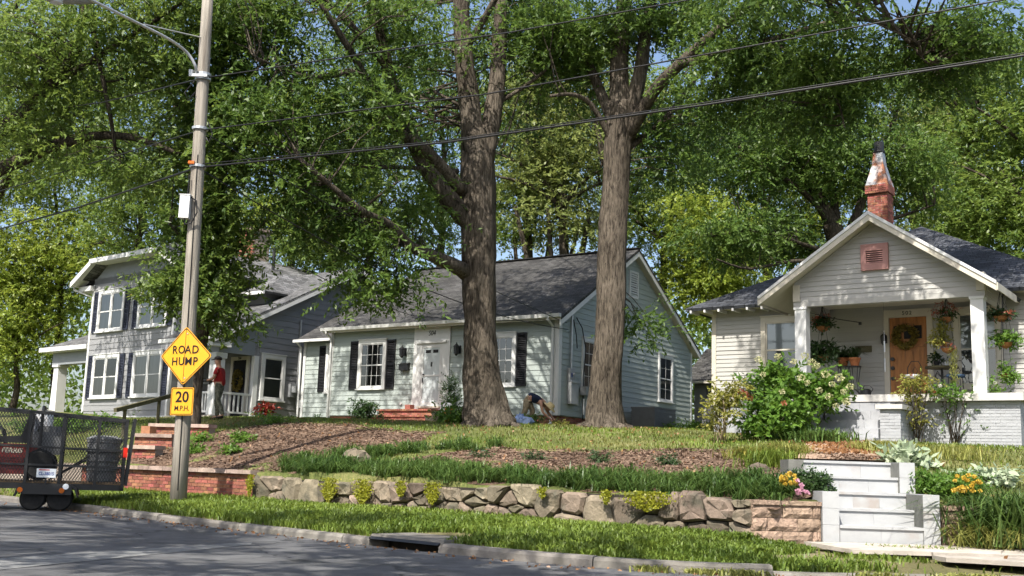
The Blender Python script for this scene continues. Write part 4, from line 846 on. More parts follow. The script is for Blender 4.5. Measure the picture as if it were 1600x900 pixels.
# ------------------------------------------------------------------ grey two-storey house (left)
A1 = radians(40); S1 = 42/36; O1 = atY(394, 652, 42)
h1 = empty('house', O1, -A1); h1.scale = (S1,)*3; tag(h1, 'grey two-storey clapboard house with clipped gable and side porch on the left', 'house')
FY = -1.5; X0, X1 = -7.93, -2.55
fw = MB().box(X0, X1, FY, 6, -.4, 5.0).build('front_wall', 'grey_clapboard', h1); clap(fw, X0+.09, X1-.09, -.02, 4.78, .2, 'grey_clapboard', y=FY)
gbl = MB().prism([(X0, FY, 4.79), (X1, FY, 4.79), (X1+.55-.55, FY, 4.9), (X1-.9, FY, 5.52), (X0+.9, FY, 5.52), (X0, FY, 4.9)], (0, .1, 0)).build('gable_wall', 'grey_paint', h1)
for x in (X0, X1-.09): MB().box(x-.012, x+.10, FY-.035, FY+.06, -.02, 4.78).build('corner_board', 'white_paint', h1)
MB().box(X0-.02, X1+.02, FY-.045, FY-.002, -.14, -.02).build('water_table', 'white_paint', h1)
# clipped-gable roof over the tall front block
EX0, EX1, EZ1, CX0, CX1, CZ, RZ = X0-.78, X1+.78, 4.88, X0+.55, X1-.55, 5.62, 6.35
ry0, ry1 = FY+1.4, 7.0; cxm = (X0+X1)/2
roof_plane('roof_slope', [(CX0, FY-.5, CZ), (CX1, FY-.5, CZ), (cxm, ry0, RZ)], 'roof_grey', h1)
roof_plane('roof_slope', [(EX0, ry1, EZ1), (EX0, FY-.5, EZ1), (CX0, FY-.5, CZ), (cxm, ry0, RZ), (cxm, ry1, RZ)], 'roof_grey', h1)
roof_plane('roof_slope', [(EX1, FY-.5, EZ1), (EX1, ry1, EZ1), (cxm, ry1, RZ), (cxm, ry0, RZ), (CX1, FY-.5, CZ)], 'roof_grey', h1)
MB().prism([(EX0, FY-.53, EZ1-.2), (CX0, FY-.53, CZ-.2), (CX0, FY-.53, CZ+.0), (EX0, FY-.53, EZ1+.0)], (0, .028, 0)).build('rake_board', 'white_paint', h1)
MB().prism([(CX1, FY-.53, CZ-.2), (EX1, FY-.53, EZ1-.2), (EX1, FY-.53, EZ1), (CX1, FY-.53, CZ)], (0, .028, 0)).build('rake_board', 'white_paint', h1)
MB().box(CX0+.001, CX1-.001, FY-.60, FY-.502, CZ-.17, CZ-.01).build('front_gutter', 'white_paint', h1)
MB().prism([(EX0+.02, FY-.50, EZ1-.13), (CX0, FY-.50, CZ-.13), (CX0, FY+.0, CZ-.13), (EX0+.02, FY+.0, EZ1-.13)], (0, 0, -.015)).build('soffit', 'white_paint', h1)
MB().prism([(CX0, FY-.50, CZ-.13), (CX1, FY-.50, CZ-.13), (CX1, FY, CZ-.13), (CX0, FY, CZ-.13)], (0, 0, -.015)).build('soffit', 'white_paint', h1)
MB().box(EX0-.08, EX0, FY-.45, 4, EZ1-.14, EZ1-.02).build('side_gutter', 'white_paint', h1)
MB().tube([(EX0-.04, FY-.35, EZ1-.12), (EX0-.04, FY-.3, EZ1-.25), (X0-.06, FY+.05, EZ1-.55), (X0-.06, FY+.05, .1)], .045, 8).build('downspout', 'white_paint', h1)
MB().box(EX0+.05, X0+.1, FY-.2, FY+.35, EZ1-.32, EZ1-.14).build('eave_return', 'white_paint', h1)
for xc in (X0+1.38, X1-1.33):
    wU = 1.74 if xc < -5 else 1.80
    window(h1, xc, 3.02, wU, 1.50, y=FY, double=True, cas=.12, fill='curtain', lower='curtain'); shutter(h1, xc-wU/2-.17, 3.0, .30, 1.5, 'navy_shutter', y=FY); shutter(h1, xc+wU/2+.17, 3.0, .30, 1.5, 'navy_shutter', y=FY)
    window(h1, xc, .64, wU, 1.54, y=FY, double=True, cas=.12, fill='curtain' if xc > -5 else 'room_dark', lower='curtain'); shutter(h1, xc-wU/2-.17, .62, .30, 1.54, 'navy_shutter', y=FY); shutter(h1, xc+wU/2+.17, .62, .30, 1.54, 'navy_shutter', y=FY)
# left side porch (carport) with hipped roof and tapered column
roof_plane('side_porch_roof', [(X0-3.5, FY+.0, 2.60), (X0-.05, FY+.0, 2.60), (X0-.05, FY+3, 4.05), (X0-1.3, FY+3, 4.05)], 'roof_grey', h1)
roof_plane('side_porch_roof', [(X0-3.5, FY+6, 2.60), (X0-3.5, FY+.0, 2.60), (X0-1.3, FY+3, 4.05)], 'roof_grey', h1)
MB().box(X0-3.52, X0-.1, FY-.06, FY-.002, 2.46, 2.62).build('porch_fascia', 'white_paint', h1)
MB().box(X0-3.0, X0-.05, FY+.25, FY+.6, 1.98, 2.46).build('porch_beam', 'grey_paint', h1)
MB().box(X0-3.3, X0-.03, FY+.02, FY+5, 2.44, 2.455).build('porch_ceiling', 'white_paint', h1)
MB().prism([(X0-2.9, FY+.25, -.4), (X0-2.42, FY+.25, -.4), (X0-2.50, FY+.25, 1.9), (X0-2.82, FY+.25, 1.9)], (0, .36, 0)).box(X0-2.88, X0-2.44, FY+.2, FY+.66, 1.9, 1.978).build('porch_column', 'white_paint', h1)
bw = MB().box(X0-2.2, X0-.4, 2.1, 2.3, -.4, 1.7).build('brick_screen_wall', 'mortar', h1); brick_face(bw, X0-2.2, X0-.4, .0, 1.7, y=2.13)
MB().box(X0-2.5, X0-.1, FY+.3, 4, -.5, -.05).build('porch_slab', 'concrete_walk', h1)
# one-storey right part: front slope over the porch, gable wall to the right
SD = 8.6; RY, RZ2 = 4.15, 5.62; ez = 2.46; sl1 = (RZ2-ez)/(RY+1.95)
roof_plane('low_roof', [(X1-.05, -1.95, ez), (.32, -1.95, ez), (.32, RY, RZ2), (X1-.05, RY, RZ2)], 'roof_grey', h1)
roof_plane('low_roof', [(.32, SD+1, RZ2-(SD+1-RY)*sl1), (X1-3, SD+1, RZ2-(SD+1-RY)*sl1), (X1-3, RY, RZ2-.002), (.32, RY, RZ2-.002)], 'roof_grey', h1)
sdw = MB().prism([(-.02, 0, -.4), (-.02, SD, -.4), (-.02, SD, RZ2-(SD-RY)*sl1-.12), (-.02, RY, RZ2-.12), (-.02, 0, RZ2-RY*sl1-.12)], (-.1, 0, 0)).build('side_wall', 'grey_clapboard', h1)
zr = RZ2-RY*sl1-.12
clap(sdw, .1, SD, -.06, 2.3, .2, 'grey_clapboard', rz=pi/2, org=(-.02, 0)); clap(sdw, 0, SD, 2.3, RZ2-.15, .2, 'grey_clapboard', rz=pi/2, org=(-.02, 0), top=lambda z: (max(-1.2 if z > 2.35 else 0.02, (z-zr)/sl1+.05) if z > zr else .02, min(SD, SD-(z-(RZ2-(SD-RY)*sl1-.12))/sl1)))
MB().prism([(-.03, -1.3, 2.0), (-.03, .0, 2.0), (-.03, .0, zr), (-.03, -1.3, zr-1.3*sl1)], (-.09, 0, 0)).build('porch_side_beam', 'grey_paint', h1)
MB().box(X1, -.03, -1.45, -1.30, 1.98, 2.44).build('porch_front_beam', 'grey_paint', h1)
for a, b in (((-1.95, ez), (RY, RZ2)), ((SD+1, RZ2-(SD+1-RY)*sl1), (RY, RZ2))): MB().prism([(.29, a[0], a[1]-.24), (.29, b[0], b[1]-.24), (.29, b[0], b[1]-.05), (.29, a[0], a[1]-.05)], (.03, 0, 0)).build('rake_board', 'white_paint', h1)
MB().prism([(.28, -1.93, ez-.12), (.28, RY, RZ2-.12), (-.02, RY, RZ2-.12), (-.02, -1.93, ez-.12)], (0, 0, -.015)).build('rake_soffit', 'white_paint', h1)
MB().prism([(.0, -1.9, 2.2), (.3, -1.9, 2.2), (.3, -1.2, 2.35), (.3, -1.9, 2.40)], (0, .02, 0)).box(.02, .28, -1.92, -1.2, 2.14, 2.36).build('eave_return', 'white_paint', h1)
MB().box(X1, .34, -2.06, -1.955, ez-.14, ez-.02).build('porch_gutter', 'white_paint', h1)
MB().box(-.13, .02, -.08, .10, -.06, 2.0).build('corner_post', 'white_paint', h1)
MB().box(-.4, -.06, -1.5, -1.16, 0, 1.80).box(-.44, -.02, -1.54, -1.12, 1.80, 1.978).build('porch_column', 'white_paint', h1)
MB().box(X1, .0, -1.6, .0, -.35, -.02).build('porch_floor', 'concrete_walk', h1)
rl = MB().box(-.14, -.06, -1.15, -.09, .68, .75).box(-.13, -.07, -1.15, -.09, .08, .14)
for k in range(6): rl.box(-.12, -.08, -1.05+k*.17, -1.0+k*.17, .14, .68)
rl.build('side_railing', 'white_paint', h1)
rl = MB().box(-1.5, -.42, -1.42, -1.34, .68, .75).box(-1.5, -.42, -1.41, -1.35, .08, .14)
for k in range(7): rl.box(-1.42+k*.15, -1.37+k*.15, -1.40, -1.36, .14, .68)
rl.build('front_railing', 'white_paint', h1)
MB().box(X1, -.02, -.05, .02, 0, 2.4).build('porch_wall', 'grey_clapboard', h1)
d1 = MB().box(-1.2, -1.08, -.12, -.052, 0, 2.0).box(-.36, -.24, -.12, -.052, 0, 2.0).box(-1.08, -.36, -.12, -.052, 1.88, 2.0).build('door_frame', 'cream_paint', h1); MB().box(-1.08, -.36, -.08, -.052, 0, 1.88).build('front_door', 'room_dark', h1)
text_part('506', 'house_number', .12, 'sign_black', h1, (-.72, -.125, 1.94), (pi/2, 0, 0))
window(h1, .70, .60, .98, 1.50, rz=pi/2, org=(-.02, 0), cas=.12, fill='screen_grey', lower='screen_grey')
# dormer roof, chimney, vent pipe
def loc1(P): return np.array([cos(A1)*(P[0]-O1[0])-sin(A1)*(P[1]-O1[1]), sin(A1)*(P[0]-O1[0])+cos(A1)*(P[1]-O1[1]), P[2]-O1[2]])/S1
MB().box(-2.6, -.9, .9, 3.6, 3.0, 4.35).build('dormer_wall', 'grey_clapboard', h1)
roof_plane('dormer_roof', [(-3.0, .5, 4.3), (-.5, .5, 4.3), (-1.75, 2.3, 5.25)], 'roof_grey', h1); roof_plane('dormer_roof', [(-.5, .5, 4.3), (-.5, 4.4, 4.3), (-1.75, 4.4, 5.25), (-1.75, 2.3, 5.25)], 'roof_grey', h1)
MB().box(-3.0, -.45, .42, .49, 4.18, 4.29).build('dormer_gutter', 'white_paint', h1)
cc = loc1(atY(398, 385, 50)); ch1 = MB().box(cc[0]-.42, cc[0]+.42, cc[1]-.4, cc[1]+.4, 3.5, cc[2]+.55).build('chimney', 'mortar', h1); 
brick_face(ch1, cc[0]-.43, cc[0]+.43, cc[2]-.9, cc[2]+.52, y=cc[1]-.36); MB().box(cc[0]-.5, cc[0]+.5, cc[1]-.48, cc[1]+.48, cc[2]+.55, cc[2]+.66).build('chimney_cap', 'brick_cap', ch1)
pp = loc1(atY(428, 400, 48)); MB().tube([(pp[0], pp[1], pp[2]-1.2), (pp[0], pp[1], pp[2]+.3)], .06, 8).build('vent_pipe', 'black_metal', h1)
def side1(name, mat, mb, y, z): return place(mb.build(name, mat, h1), y, -.03, z, pi/2, (-.02, 0))
side1('meter', 'grey_metal', MB().box(-.14, .14, -.13, 0, -.22, .22).lathe([(.1, -.12), (.1, .1)], (0, -.16, .05), 10), 1.52, .98); side1('meter', 'grey_metal', MB().box(-.12, .12, -.12, 0, -.16, .16), 2.0, 1.0); side1('gas_meter', 'grey_metal', MB().box(-.18, .14, -.3, -.04, -.13, .13).lathe([(.1, -.1), (.13, .0), (.08, .12)], (.22, -.2, 0), 10), 1.9, .55)
side1('conduit', 'galvanised', MB().tube([(0, -.05, -.5), (0, -.05, 2.4)], .03, 6), 1.72, 1.0)
MB().box(X1, .02, -1.5, 0, -.6, -.36).box(-.1, .03, 0, SD, -.6, -.065).build('foundation', 'cap_white', h1)
# ------------------------------------------------------------------ trees
def px(*a): return [atY(*q) for q in a]
def reg(x, y, Y, rx, ry, rY, n): k = Y/FPX; return (atY(x, y, Y), (rx*k, rY, ry*k), n)
def spline(pts, n=4):
    P = [np.array(p, float) for p in pts]; out = []
    for i in range(len(P)-1):
        p0, p1, p2, p3 = P[max(i-1, 0)], P[i], P[i+1], P[min(i+2, len(P)-1)]
        for k in range(n):
            t = k/n; out.append(.5*((2*p1)+(-p0+p2)*t+(2*p0-5*p1+4*p2-p3)*t*t+(-p0+3*p1-3*p2+p3)*t**3))
    return out+[P[-1]]
def limb(mb, pts, r0, r1, sides=8, jit=.06, n=4, rads=None):
    S = spline(pts, n); m = len(S)
    R_ = [np.interp(i/(m-1), np.linspace(0, 1, len(rads)), rads) for i in range(m)] if rads is not None else [r0+(r1-r0)*(i/(m-1))**.8 for i in range(m)]
    mb.tube(S, R_, sides, True, jit)
    if sides >= 14:
        v0 = len(mb.v)-m*sides; ph = [random.uniform(0, 6.28) for _ in range(4)]
        for i in range(m):
            for k in range(sides):
                t = 2*pi*k/sides; g = 1+.05*sin(3*t+ph[0]+i*.12)+.035*sin(7*t+ph[1]-i*.2)+.03*sin(13*t+ph[2]+i*.35)+.02*sin(i*1.3+ph[3]+2*t); c_ = np.array(S[i]); mb.v[v0+i*sides+k] = tuple(c_+(np.array(mb.v[v0+i*sides+k])-c_)*g)
    return S
def crown_mesh(name, clusters, mat, L, Wd, per, spread, droop, rs, J=9):
    """foliage as sprays: short drooping shoots carrying alternate leaves"""
    C = np.array(clusters); n = len(C); reps = np.maximum(2, (per/J*rs.uniform(.45, 1.6, n)).astype(int)); idx = np.repeat(np.arange(n), reps); M = len(idx)
    sz = spread*rs.uniform(.7, 1.4, n); off = rs.normal(size=(M, 3))*.52; off[:, 2] *= .55
    O = C[idx]+off*sz[idx][:, None]; D = unit(off*np.array([1, 1, .5])+rs.normal(size=(M, 3))*.45+np.array([0, 0, -droop*.8])); ln = L*J*.30*rs.uniform(.7, 1.3, M)
    t = np.tile(np.linspace(-.3, .7, J), M); si = np.repeat(np.arange(M), J); P = O[si]+D[si]*(t*ln[si])[:, None]; P[:, 2] -= .25*droop*ln[si]*np.maximum(0, t)**2
    sd = unit(np.cross(D, rs.normal(size=(M, 3))+np.array([0, 0, 1.2]))); alt = np.tile(np.where(np.arange(J) % 2, 1., -1.), M)[:, None]
    d = unit(D[si]*.8+sd[si]*alt*.75+rs.normal(size=(len(P), 3))*.35); s_ = unit(np.cross(d, rs.normal(size=(len(P), 3))*.55+np.array([0, -.35, 1.0])))
    Lv = (L*rs.uniform(.65, 1.25, len(P)))[:, None]; Wv = (Wd*rs.uniform(.65, 1.25, len(P)))[:, None]; P = P+d*Lv*.4
    return np_mesh(name, np.stack([P-d*Lv/2, P+s_*Wv/2-d*Lv*.05, P+d*Lv/2, P-s_*Wv/2-d*Lv*.05], 1).reshape(-1, 3), 4, mat)
def tree(name, label, limbs, regions, leaf='leaf_oak', bark='bark_oak', L=.15, Wd=.055, per=90, spread=.55, droop=.5, seed=1, group=None, twig=.022, sides=9, flare=None, extra=None):
    rs = np.random.default_rng(seed); random.seed(seed)
    base = Vector(limbs[0][0][0]); root = empty(name, base); tag(root, label, 'tree', group)
    tm, bmx, samp = MB(), MB(), []; ntr = 0
    for i, lb in enumerate(limbs):
        S = limb(tm if i == 0 else bmx, lb[0], lb[1], lb[2], sides if i == 0 else max(6, min(12, sides-2)), .05 if i == 0 else .07, 4, lb[3] if len(lb) > 3 else None)
        add_ = S[(len(S)//2 if i == 0 else 2):]; samp += add_; ntr = len(add_) if i == 0 else ntr
    if flare:   # root flare
        for k in range(flare[0]):
            t = 2*pi*k/flare[0]+rs.uniform(-.2, .2); d = np.array([cos(t), sin(t), 0]); b = np.array(base)
            tm.tube([b+d*flare[1]*.5+np.array([0, 0, flare[2]*1.5]), b+d*flare[1]*.75+np.array([0, 0, flare[2]*.6]), b+d*flare[1]*1.15+np.array([0, 0, .06]), b+d*flare[1]*1.6+np.array([0, 0, -.15])], [.05, .13, .15, .05], 8)
    cl = []
    for c, r, n in regions: cl += list(blob_points(n, c, r, rs, .45))
    samp = np.array(samp); cl = np.array(cl)
    for c in cl:
        d = np.linalg.norm(samp-c, axis=1)+np.maximum(0, samp[:, 2]-c[2])*.8; qi = int(np.argmin(d)); q = samp[qi]; tw = tm if qi < ntr else bmx
        ln = np.linalg.norm(c-q)
        if ln < .3: continue
        mid = q*.5+c*.5+np.array([rs.normal()*.08*ln, rs.normal()*.08*ln, .10*ln]); r_ = min(.09, twig*(.6+.30*ln))
        tw.tube([q, q*.7+mid*.3+rs.normal(size=3)*.03*ln, mid, c*.75+mid*.25+rs.normal(size=3)*.02*ln, c], [r_, r_*.85, r_*.6, r_*.4, r_*.2], 4, False)
    for mb, nm in ((tm, 'trunk'), (bmx, 'branches')):
        if mb.v: mb.v = [tuple(np.array(q)-np.array(base)) for q in mb.v]; mb.build(nm, bark, root, smooth=True)
    cm = crown_mesh('crown', cl-np.array(base), leaf, L, Wd, per, spread, droop, rs); inst('crown', cm, root)
    return root
zb = lambda P: np.array([P[0], P[1], ht(P[0], P[1])-.1])
# the two big willow oaks on the lawn
T1 = zb(atY(765, 668, 28.5)); t1 = [T1]+px((757, 625, 28.5), (752, 560, 28.5), (750, 480, 28.5), (749, 400, 28.5), (749, 320, 28.5), (747, 255, 28.5), (742, 205, 28.5))
tree('oak_tree', 'massive forked oak trunk on the lawn in front of the white door', [
  (t1, .9, .4, [.70, .54, .42, .40, .46, .44, .45, .33]),
  (px((742, 235, 28.5), (732, 150, 28.5), (724, 80, 28.4), (720, 0, 28.2), (712, -140, 28)), .34, .18), (px((757, 250, 28.5), (772, 165, 28.6), (780, 80, 28.7), (784, -10, 28.8), (802, -150, 29)), .29, .14),
  (px((738, 350, 28.5), (700, 310, 28.2), (658, 245, 27.8), (628, 180, 27.3), (606, 105, 26.8), (590, 30, 26.3), (570, -70, 25.6)), .30, .10), (px((725, 300, 28.4), (670, 240, 27.6), (612, 196, 26.6), (576, 130, 25.8), (545, 75, 25), (500, 5, 24.2)), .19, .06),
  (px((732, 428, 28.5), (712, 416, 28), (676, 400, 27.4), (640, 384, 26.6), (610, 352, 25.8), (560, 325, 25), (470, 250, 24)), .24, .05), (px((715, 268, 28.4), (640, 262, 27.5), (555, 258, 26.5), (480, 235, 26)), .08, .03),
  (px((724, 80, 28.4), (750, 40, 28), (778, -10, 27.5)), .12, .08), (px((560, 110, 25.5), (480, 120, 25), (400, 90, 24)), .09, .03), (px((606, 105, 26.8), (520, 10, 26), (430, -60, 25)), .12, .05), (px((772, 165, 28.6), (840, 120, 29), (900, 60, 29)), .07, .03)],
  [reg(560, 170, 26, 110, 120, 2.2, 46), reg(430, 190, 25, 90, 120, 2.0, 46), reg(620, 40, 26.5, 130, 70, 2.5, 50), reg(420, 30, 25, 110, 80, 2.0, 46), reg(540, 360, 26, 95, 42, 1.4, 32), reg(600, 420, 26, 55, 30, 1.0, 16), reg(470, 290, 25.4, 70, 55, 1.4, 28), reg(655, 330, 27.5, 40, 60, 1.2, 18), reg(840, 60, 29.5, 90, 90, 2, 45), reg(600, 225, 33, 130, 70, 2, 20), reg(780, 210, 33, 70, 60, 1.6, 8), reg(680, 120, 32, 90, 70, 1.6, 18), reg(556, 462, 25.8, 26, 20, .6, 5), reg(622, 455, 26, 16, 22, .5, 4),
   (np.array([-1, 31, 18]), (6, 4, 2.5), 40), (np.array([-5, 31, 14.5]), (5.5, 2.5, 1.8), 26)],
  'leaf_oak_dark', L=.16, Wd=.060, per=155, spread=.80, seed=11, flare=(9, .62, .30), sides=34, group=None)
T2 = zb(atY(945, 669, 29)); t2 = [T2]+px((944, 640, 29), (946, 590, 29), (954, 500, 29), (957, 400, 29), (962, 300, 29), (967, 215, 29), (970, 160, 29))
tree('oak_tree', 'tall straight oak trunk beside the green gable wall', [
  (t2, .8, .38, [.60, .47, .40, .38, .38, .36, .36, .31]),
  (px((967, 185, 29), (968, 90, 29), (975, 0, 29), (982, -130, 29)), .31, .17), (px((978, 200, 29), (1000, 115, 28.8), (1010, 40, 28.6), (1030, -70, 28.3)), .25, .13), (px((962, 200, 29), (930, 125, 29.2), (905, 62, 29.4), (870, -10, 29.6)), .18, .07), (px((958, 225, 29), (925, 165, 28.6), (895, 148, 28.2), (860, 150, 27.8)), .10, .04),
  (px((980, 215, 29), (1022, 142, 28.2), (1068, 95, 27.4), (1125, 45, 26.6), (1200, -8, 25.6)), .21, .09), (px((975, 235, 29), (1035, 190, 29.4), (1090, 120, 29.8), (1150, 60, 30)), .11, .04),
  (px((1060, 100, 27.5), (1130, 84, 26.5), (1205, 63, 25.5), (1280, 40, 24.4), (1345, 30, 23.6), (1400, 46, 23), (1448, 98, 22.6)), .12, .025), (px((1205, 63, 25.5), (1262, 105, 25), (1305, 150, 24.6), (1320, 200, 24.4)), .06, .015), (px((1280, 40, 24.4), (1350, 15, 23.5), (1420, -20, 22.8)), .07, .03)],
  [reg(890, 70, 29.5, 80, 90, 2.2, 50), reg(1000, 20, 28.5, 100, 60, 2.2, 38), reg(1160, 140, 27, 110, 70, 2.2, 42), reg(1180, 40, 26, 120, 60, 2.2, 34), reg(1320, 95, 24.6, 130, 55, 1.8, 44), reg(1490, 70, 23.5, 95, 80, 1.6, 46), reg(1260, 175, 25.5, 70, 45, 1.6, 20), reg(1060, 230, 30, 60, 70, 1.5, 22), (np.array([2.0, 27, 17.5]), (5, 3.5, 2.4), 30), (np.array([8, 26, 16.5]), (5, 5, 2.4), 26), (np.array([5.5, 20, 14]), (4, 2.6, 1.8), 34), (np.array([6.5, 20.5, 11.2]), (3.2, 2, 1.0), 20), reg(800, 40, 31, 70, 70, 1.5, 22), reg(1100, 20, 30, 90, 50, 1.5, 22), reg(1005, 505, 30.2, 18, 16, .35, 4)],
  'leaf_oak', L=.165, Wd=.064, per=190, spread=.78, seed=12, flare=(8, .56, .28), sides=34)
# slim tree wrapped in vine behind the utility pole
T3 = zb(atY(300, 645, 27)); tree('vine_tree', 'slim tree thick with hanging leaves just behind the utility pole', [
  ([T3]+px((303, 600, 27), (313, 530, 27), (328, 450, 27), (340, 330, 26.8), (350, 220, 26.5), (345, 100, 26)), .26, .10), (px((328, 445, 27), (300, 390, 26.5), (265, 350, 26)), .07, .03), (px((331, 430, 27), (380, 380, 26.6), (420, 340, 26)), .08, .03), (px((345, 280, 26.6), (390, 200, 26), (430, 130, 25.6)), .08, .03), (px((345, 250, 26.6), (290, 180, 26), (250, 120, 25.6)), .08, .03)],
  [reg(285, 430, 26.4, 36, 75, .8, 24), reg(350, 420, 26.4, 32, 75, .8, 24), reg(335, 330, 26.2, 75, 55, 1.2, 32), reg(330, 230, 26, 95, 70, 1.4, 50), reg(300, 120, 25.6, 110, 70, 1.6, 46), reg(345, 490, 26.5, 28, 30, .5, 8), reg(262, 465, 26.4, 18, 36, .5, 7), reg(330, 30, 25.6, 120, 60, 1.6, 34)],
  'leaf_vine', 'bark_oak', L=.155, Wd=.066, per=160, spread=.6, seed=13)
# verge tree just out of frame on the left, its limbs reaching in
T4 = np.array([-14.4, 28.8, .45])
tree('street_tree', 'dark limbs of a verge tree reaching in at the upper left corner', [
  ([T4, T4+np.array([.1, 0, 3]), T4+np.array([.4, -.2, 6.5])], .45, .34), ([T4+np.array([.3, -.1, 5.6])]+px((-30, 292, 27), (50, 243, 26.5), (130, 215, 26), (205, 214, 25.5), (280, 240, 25)), .26, .05), ([T4+np.array([.3, -.1, 6])]+px((-30, 240, 27), (30, 185, 26.5), (80, 135, 26), (112, 90, 25.6), (130, 30, 25.2), (140, -60, 25)), .26, .11),
  (px((138, -10, 25), (145, 45, 25), (158, 110, 25), (172, 180, 25.2), (180, 230, 25.4)), .09, .04), (px((80, 135, 26), (150, 90, 25), (230, 40, 24.5), (290, 0, 24)), .09, .04)],
  [reg(60, 60, 25.6, 120, 90, 1.8, 36), reg(180, 90, 25.4, 100, 90, 1.6, 26), reg(60, 190, 26, 90, 60, 1.4, 22), reg(160, 255, 25.6, 110, 36, 1.2, 14), reg(20, 120, 26, 60, 130, 1.2, 18), reg(220, 20, 24.5, 100, 50, 1.6, 20)], 'leaf_mid', 'bark_dark', L=.14, Wd=.055, per=190, spread=.75, seed=14)
T7 = np.array([-8.5, -3.0, .2]); tree('street_tree', 'street tree on the near side of the road shading the asphalt', [
  ([T7, T7+np.array([.2, .3, 2.5]), T7+np.array([.8, .8, 5])], .4, .3), ([T7+np.array([.7, .7, 4.6]), np.array([-7.5, 3, 8]), np.array([-7, 7, 9.5])], .22, .06), ([T7+np.array([.7, .7, 4.6]), np.array([-5, 0, 8]), np.array([-1, 2, 9.4])], .22, .06), ([T7+np.array([.7, .7, 4.6]), np.array([-4, -1.5, 7.5]), np.array([2, -.8, 9])], .2, .06)],
  [(np.array([-8, 7, 9.6]), (4.6, 4.2, 1.7), 46), (np.array([-4, 4.0, 9.8]), (4.2, 3.2, 1.6), 50), (np.array([-1.5, 1.5, 9.2]), (4.0, 2.6, 1.2), 50), (np.array([3.0, -.5, 9.2]), (4.2, 2.4, 1.2), 50), (np.array([-4, -1.5, 9.0]), (4, 2.2, 1), 40), (np.array([-10.8, 13.2, 8.6]), (2.6, 2.2, 1.2), 26)], 'leaf_mid', 'bark_dark', L=.17, Wd=.085, per=170, spread=.55, seed=16)
# lawn tree left of the frame in front of the grey house
T6 = np.array([-18.5, 35.5, ht(-18.5, 35.5)-.1]); tree('lawn_tree', 'leafy tree standing left of the grey house, its crown filling the upper left', [
  ([T6, T6+np.array([.1, 0, 3]), T6+np.array([.4, .2, 6.5]), T6+np.array([1.2, .3, 10])], .42, .2), ([T6+np.array([.3, .1, 5]), np.array([-14.5, 32, 10.5]), np.array([-11.5, 32, 13])], .2, .05), ([T6+np.array([.3, .1, 6]), np.array([-15.5, 30, 11]), np.array([-13, 28.5, 15])], .2, .05), ([T6+np.array([.3, .1, 6]), np.array([-18.5, 33, 12]), np.array([-19.5, 33, 16])], .2, .06)],
  [reg(60, 110, 32, 110, 90, 2.5, 44), reg(170, 150, 32, 80, 80, 2.0, 26), reg(20, 250, 32, 90, 60, 2, 24), (np.array([-16, 33, 16]), (4, 3, 2), 16), (np.array([-11, 32, 15.5]), (3.5, 2.5, 1.5), 16), (np.array([-15.5, 36, 12.5]), (3.5, 2, 2), 22), reg(110, 235, 41, 110, 60, 2.2, 30), reg(215, 265, 42, 60, 40, 1.8, 14)], 'leaf_mid', 'bark_dark', L=.18, Wd=.08, per=110, spread=.75, seed=15)
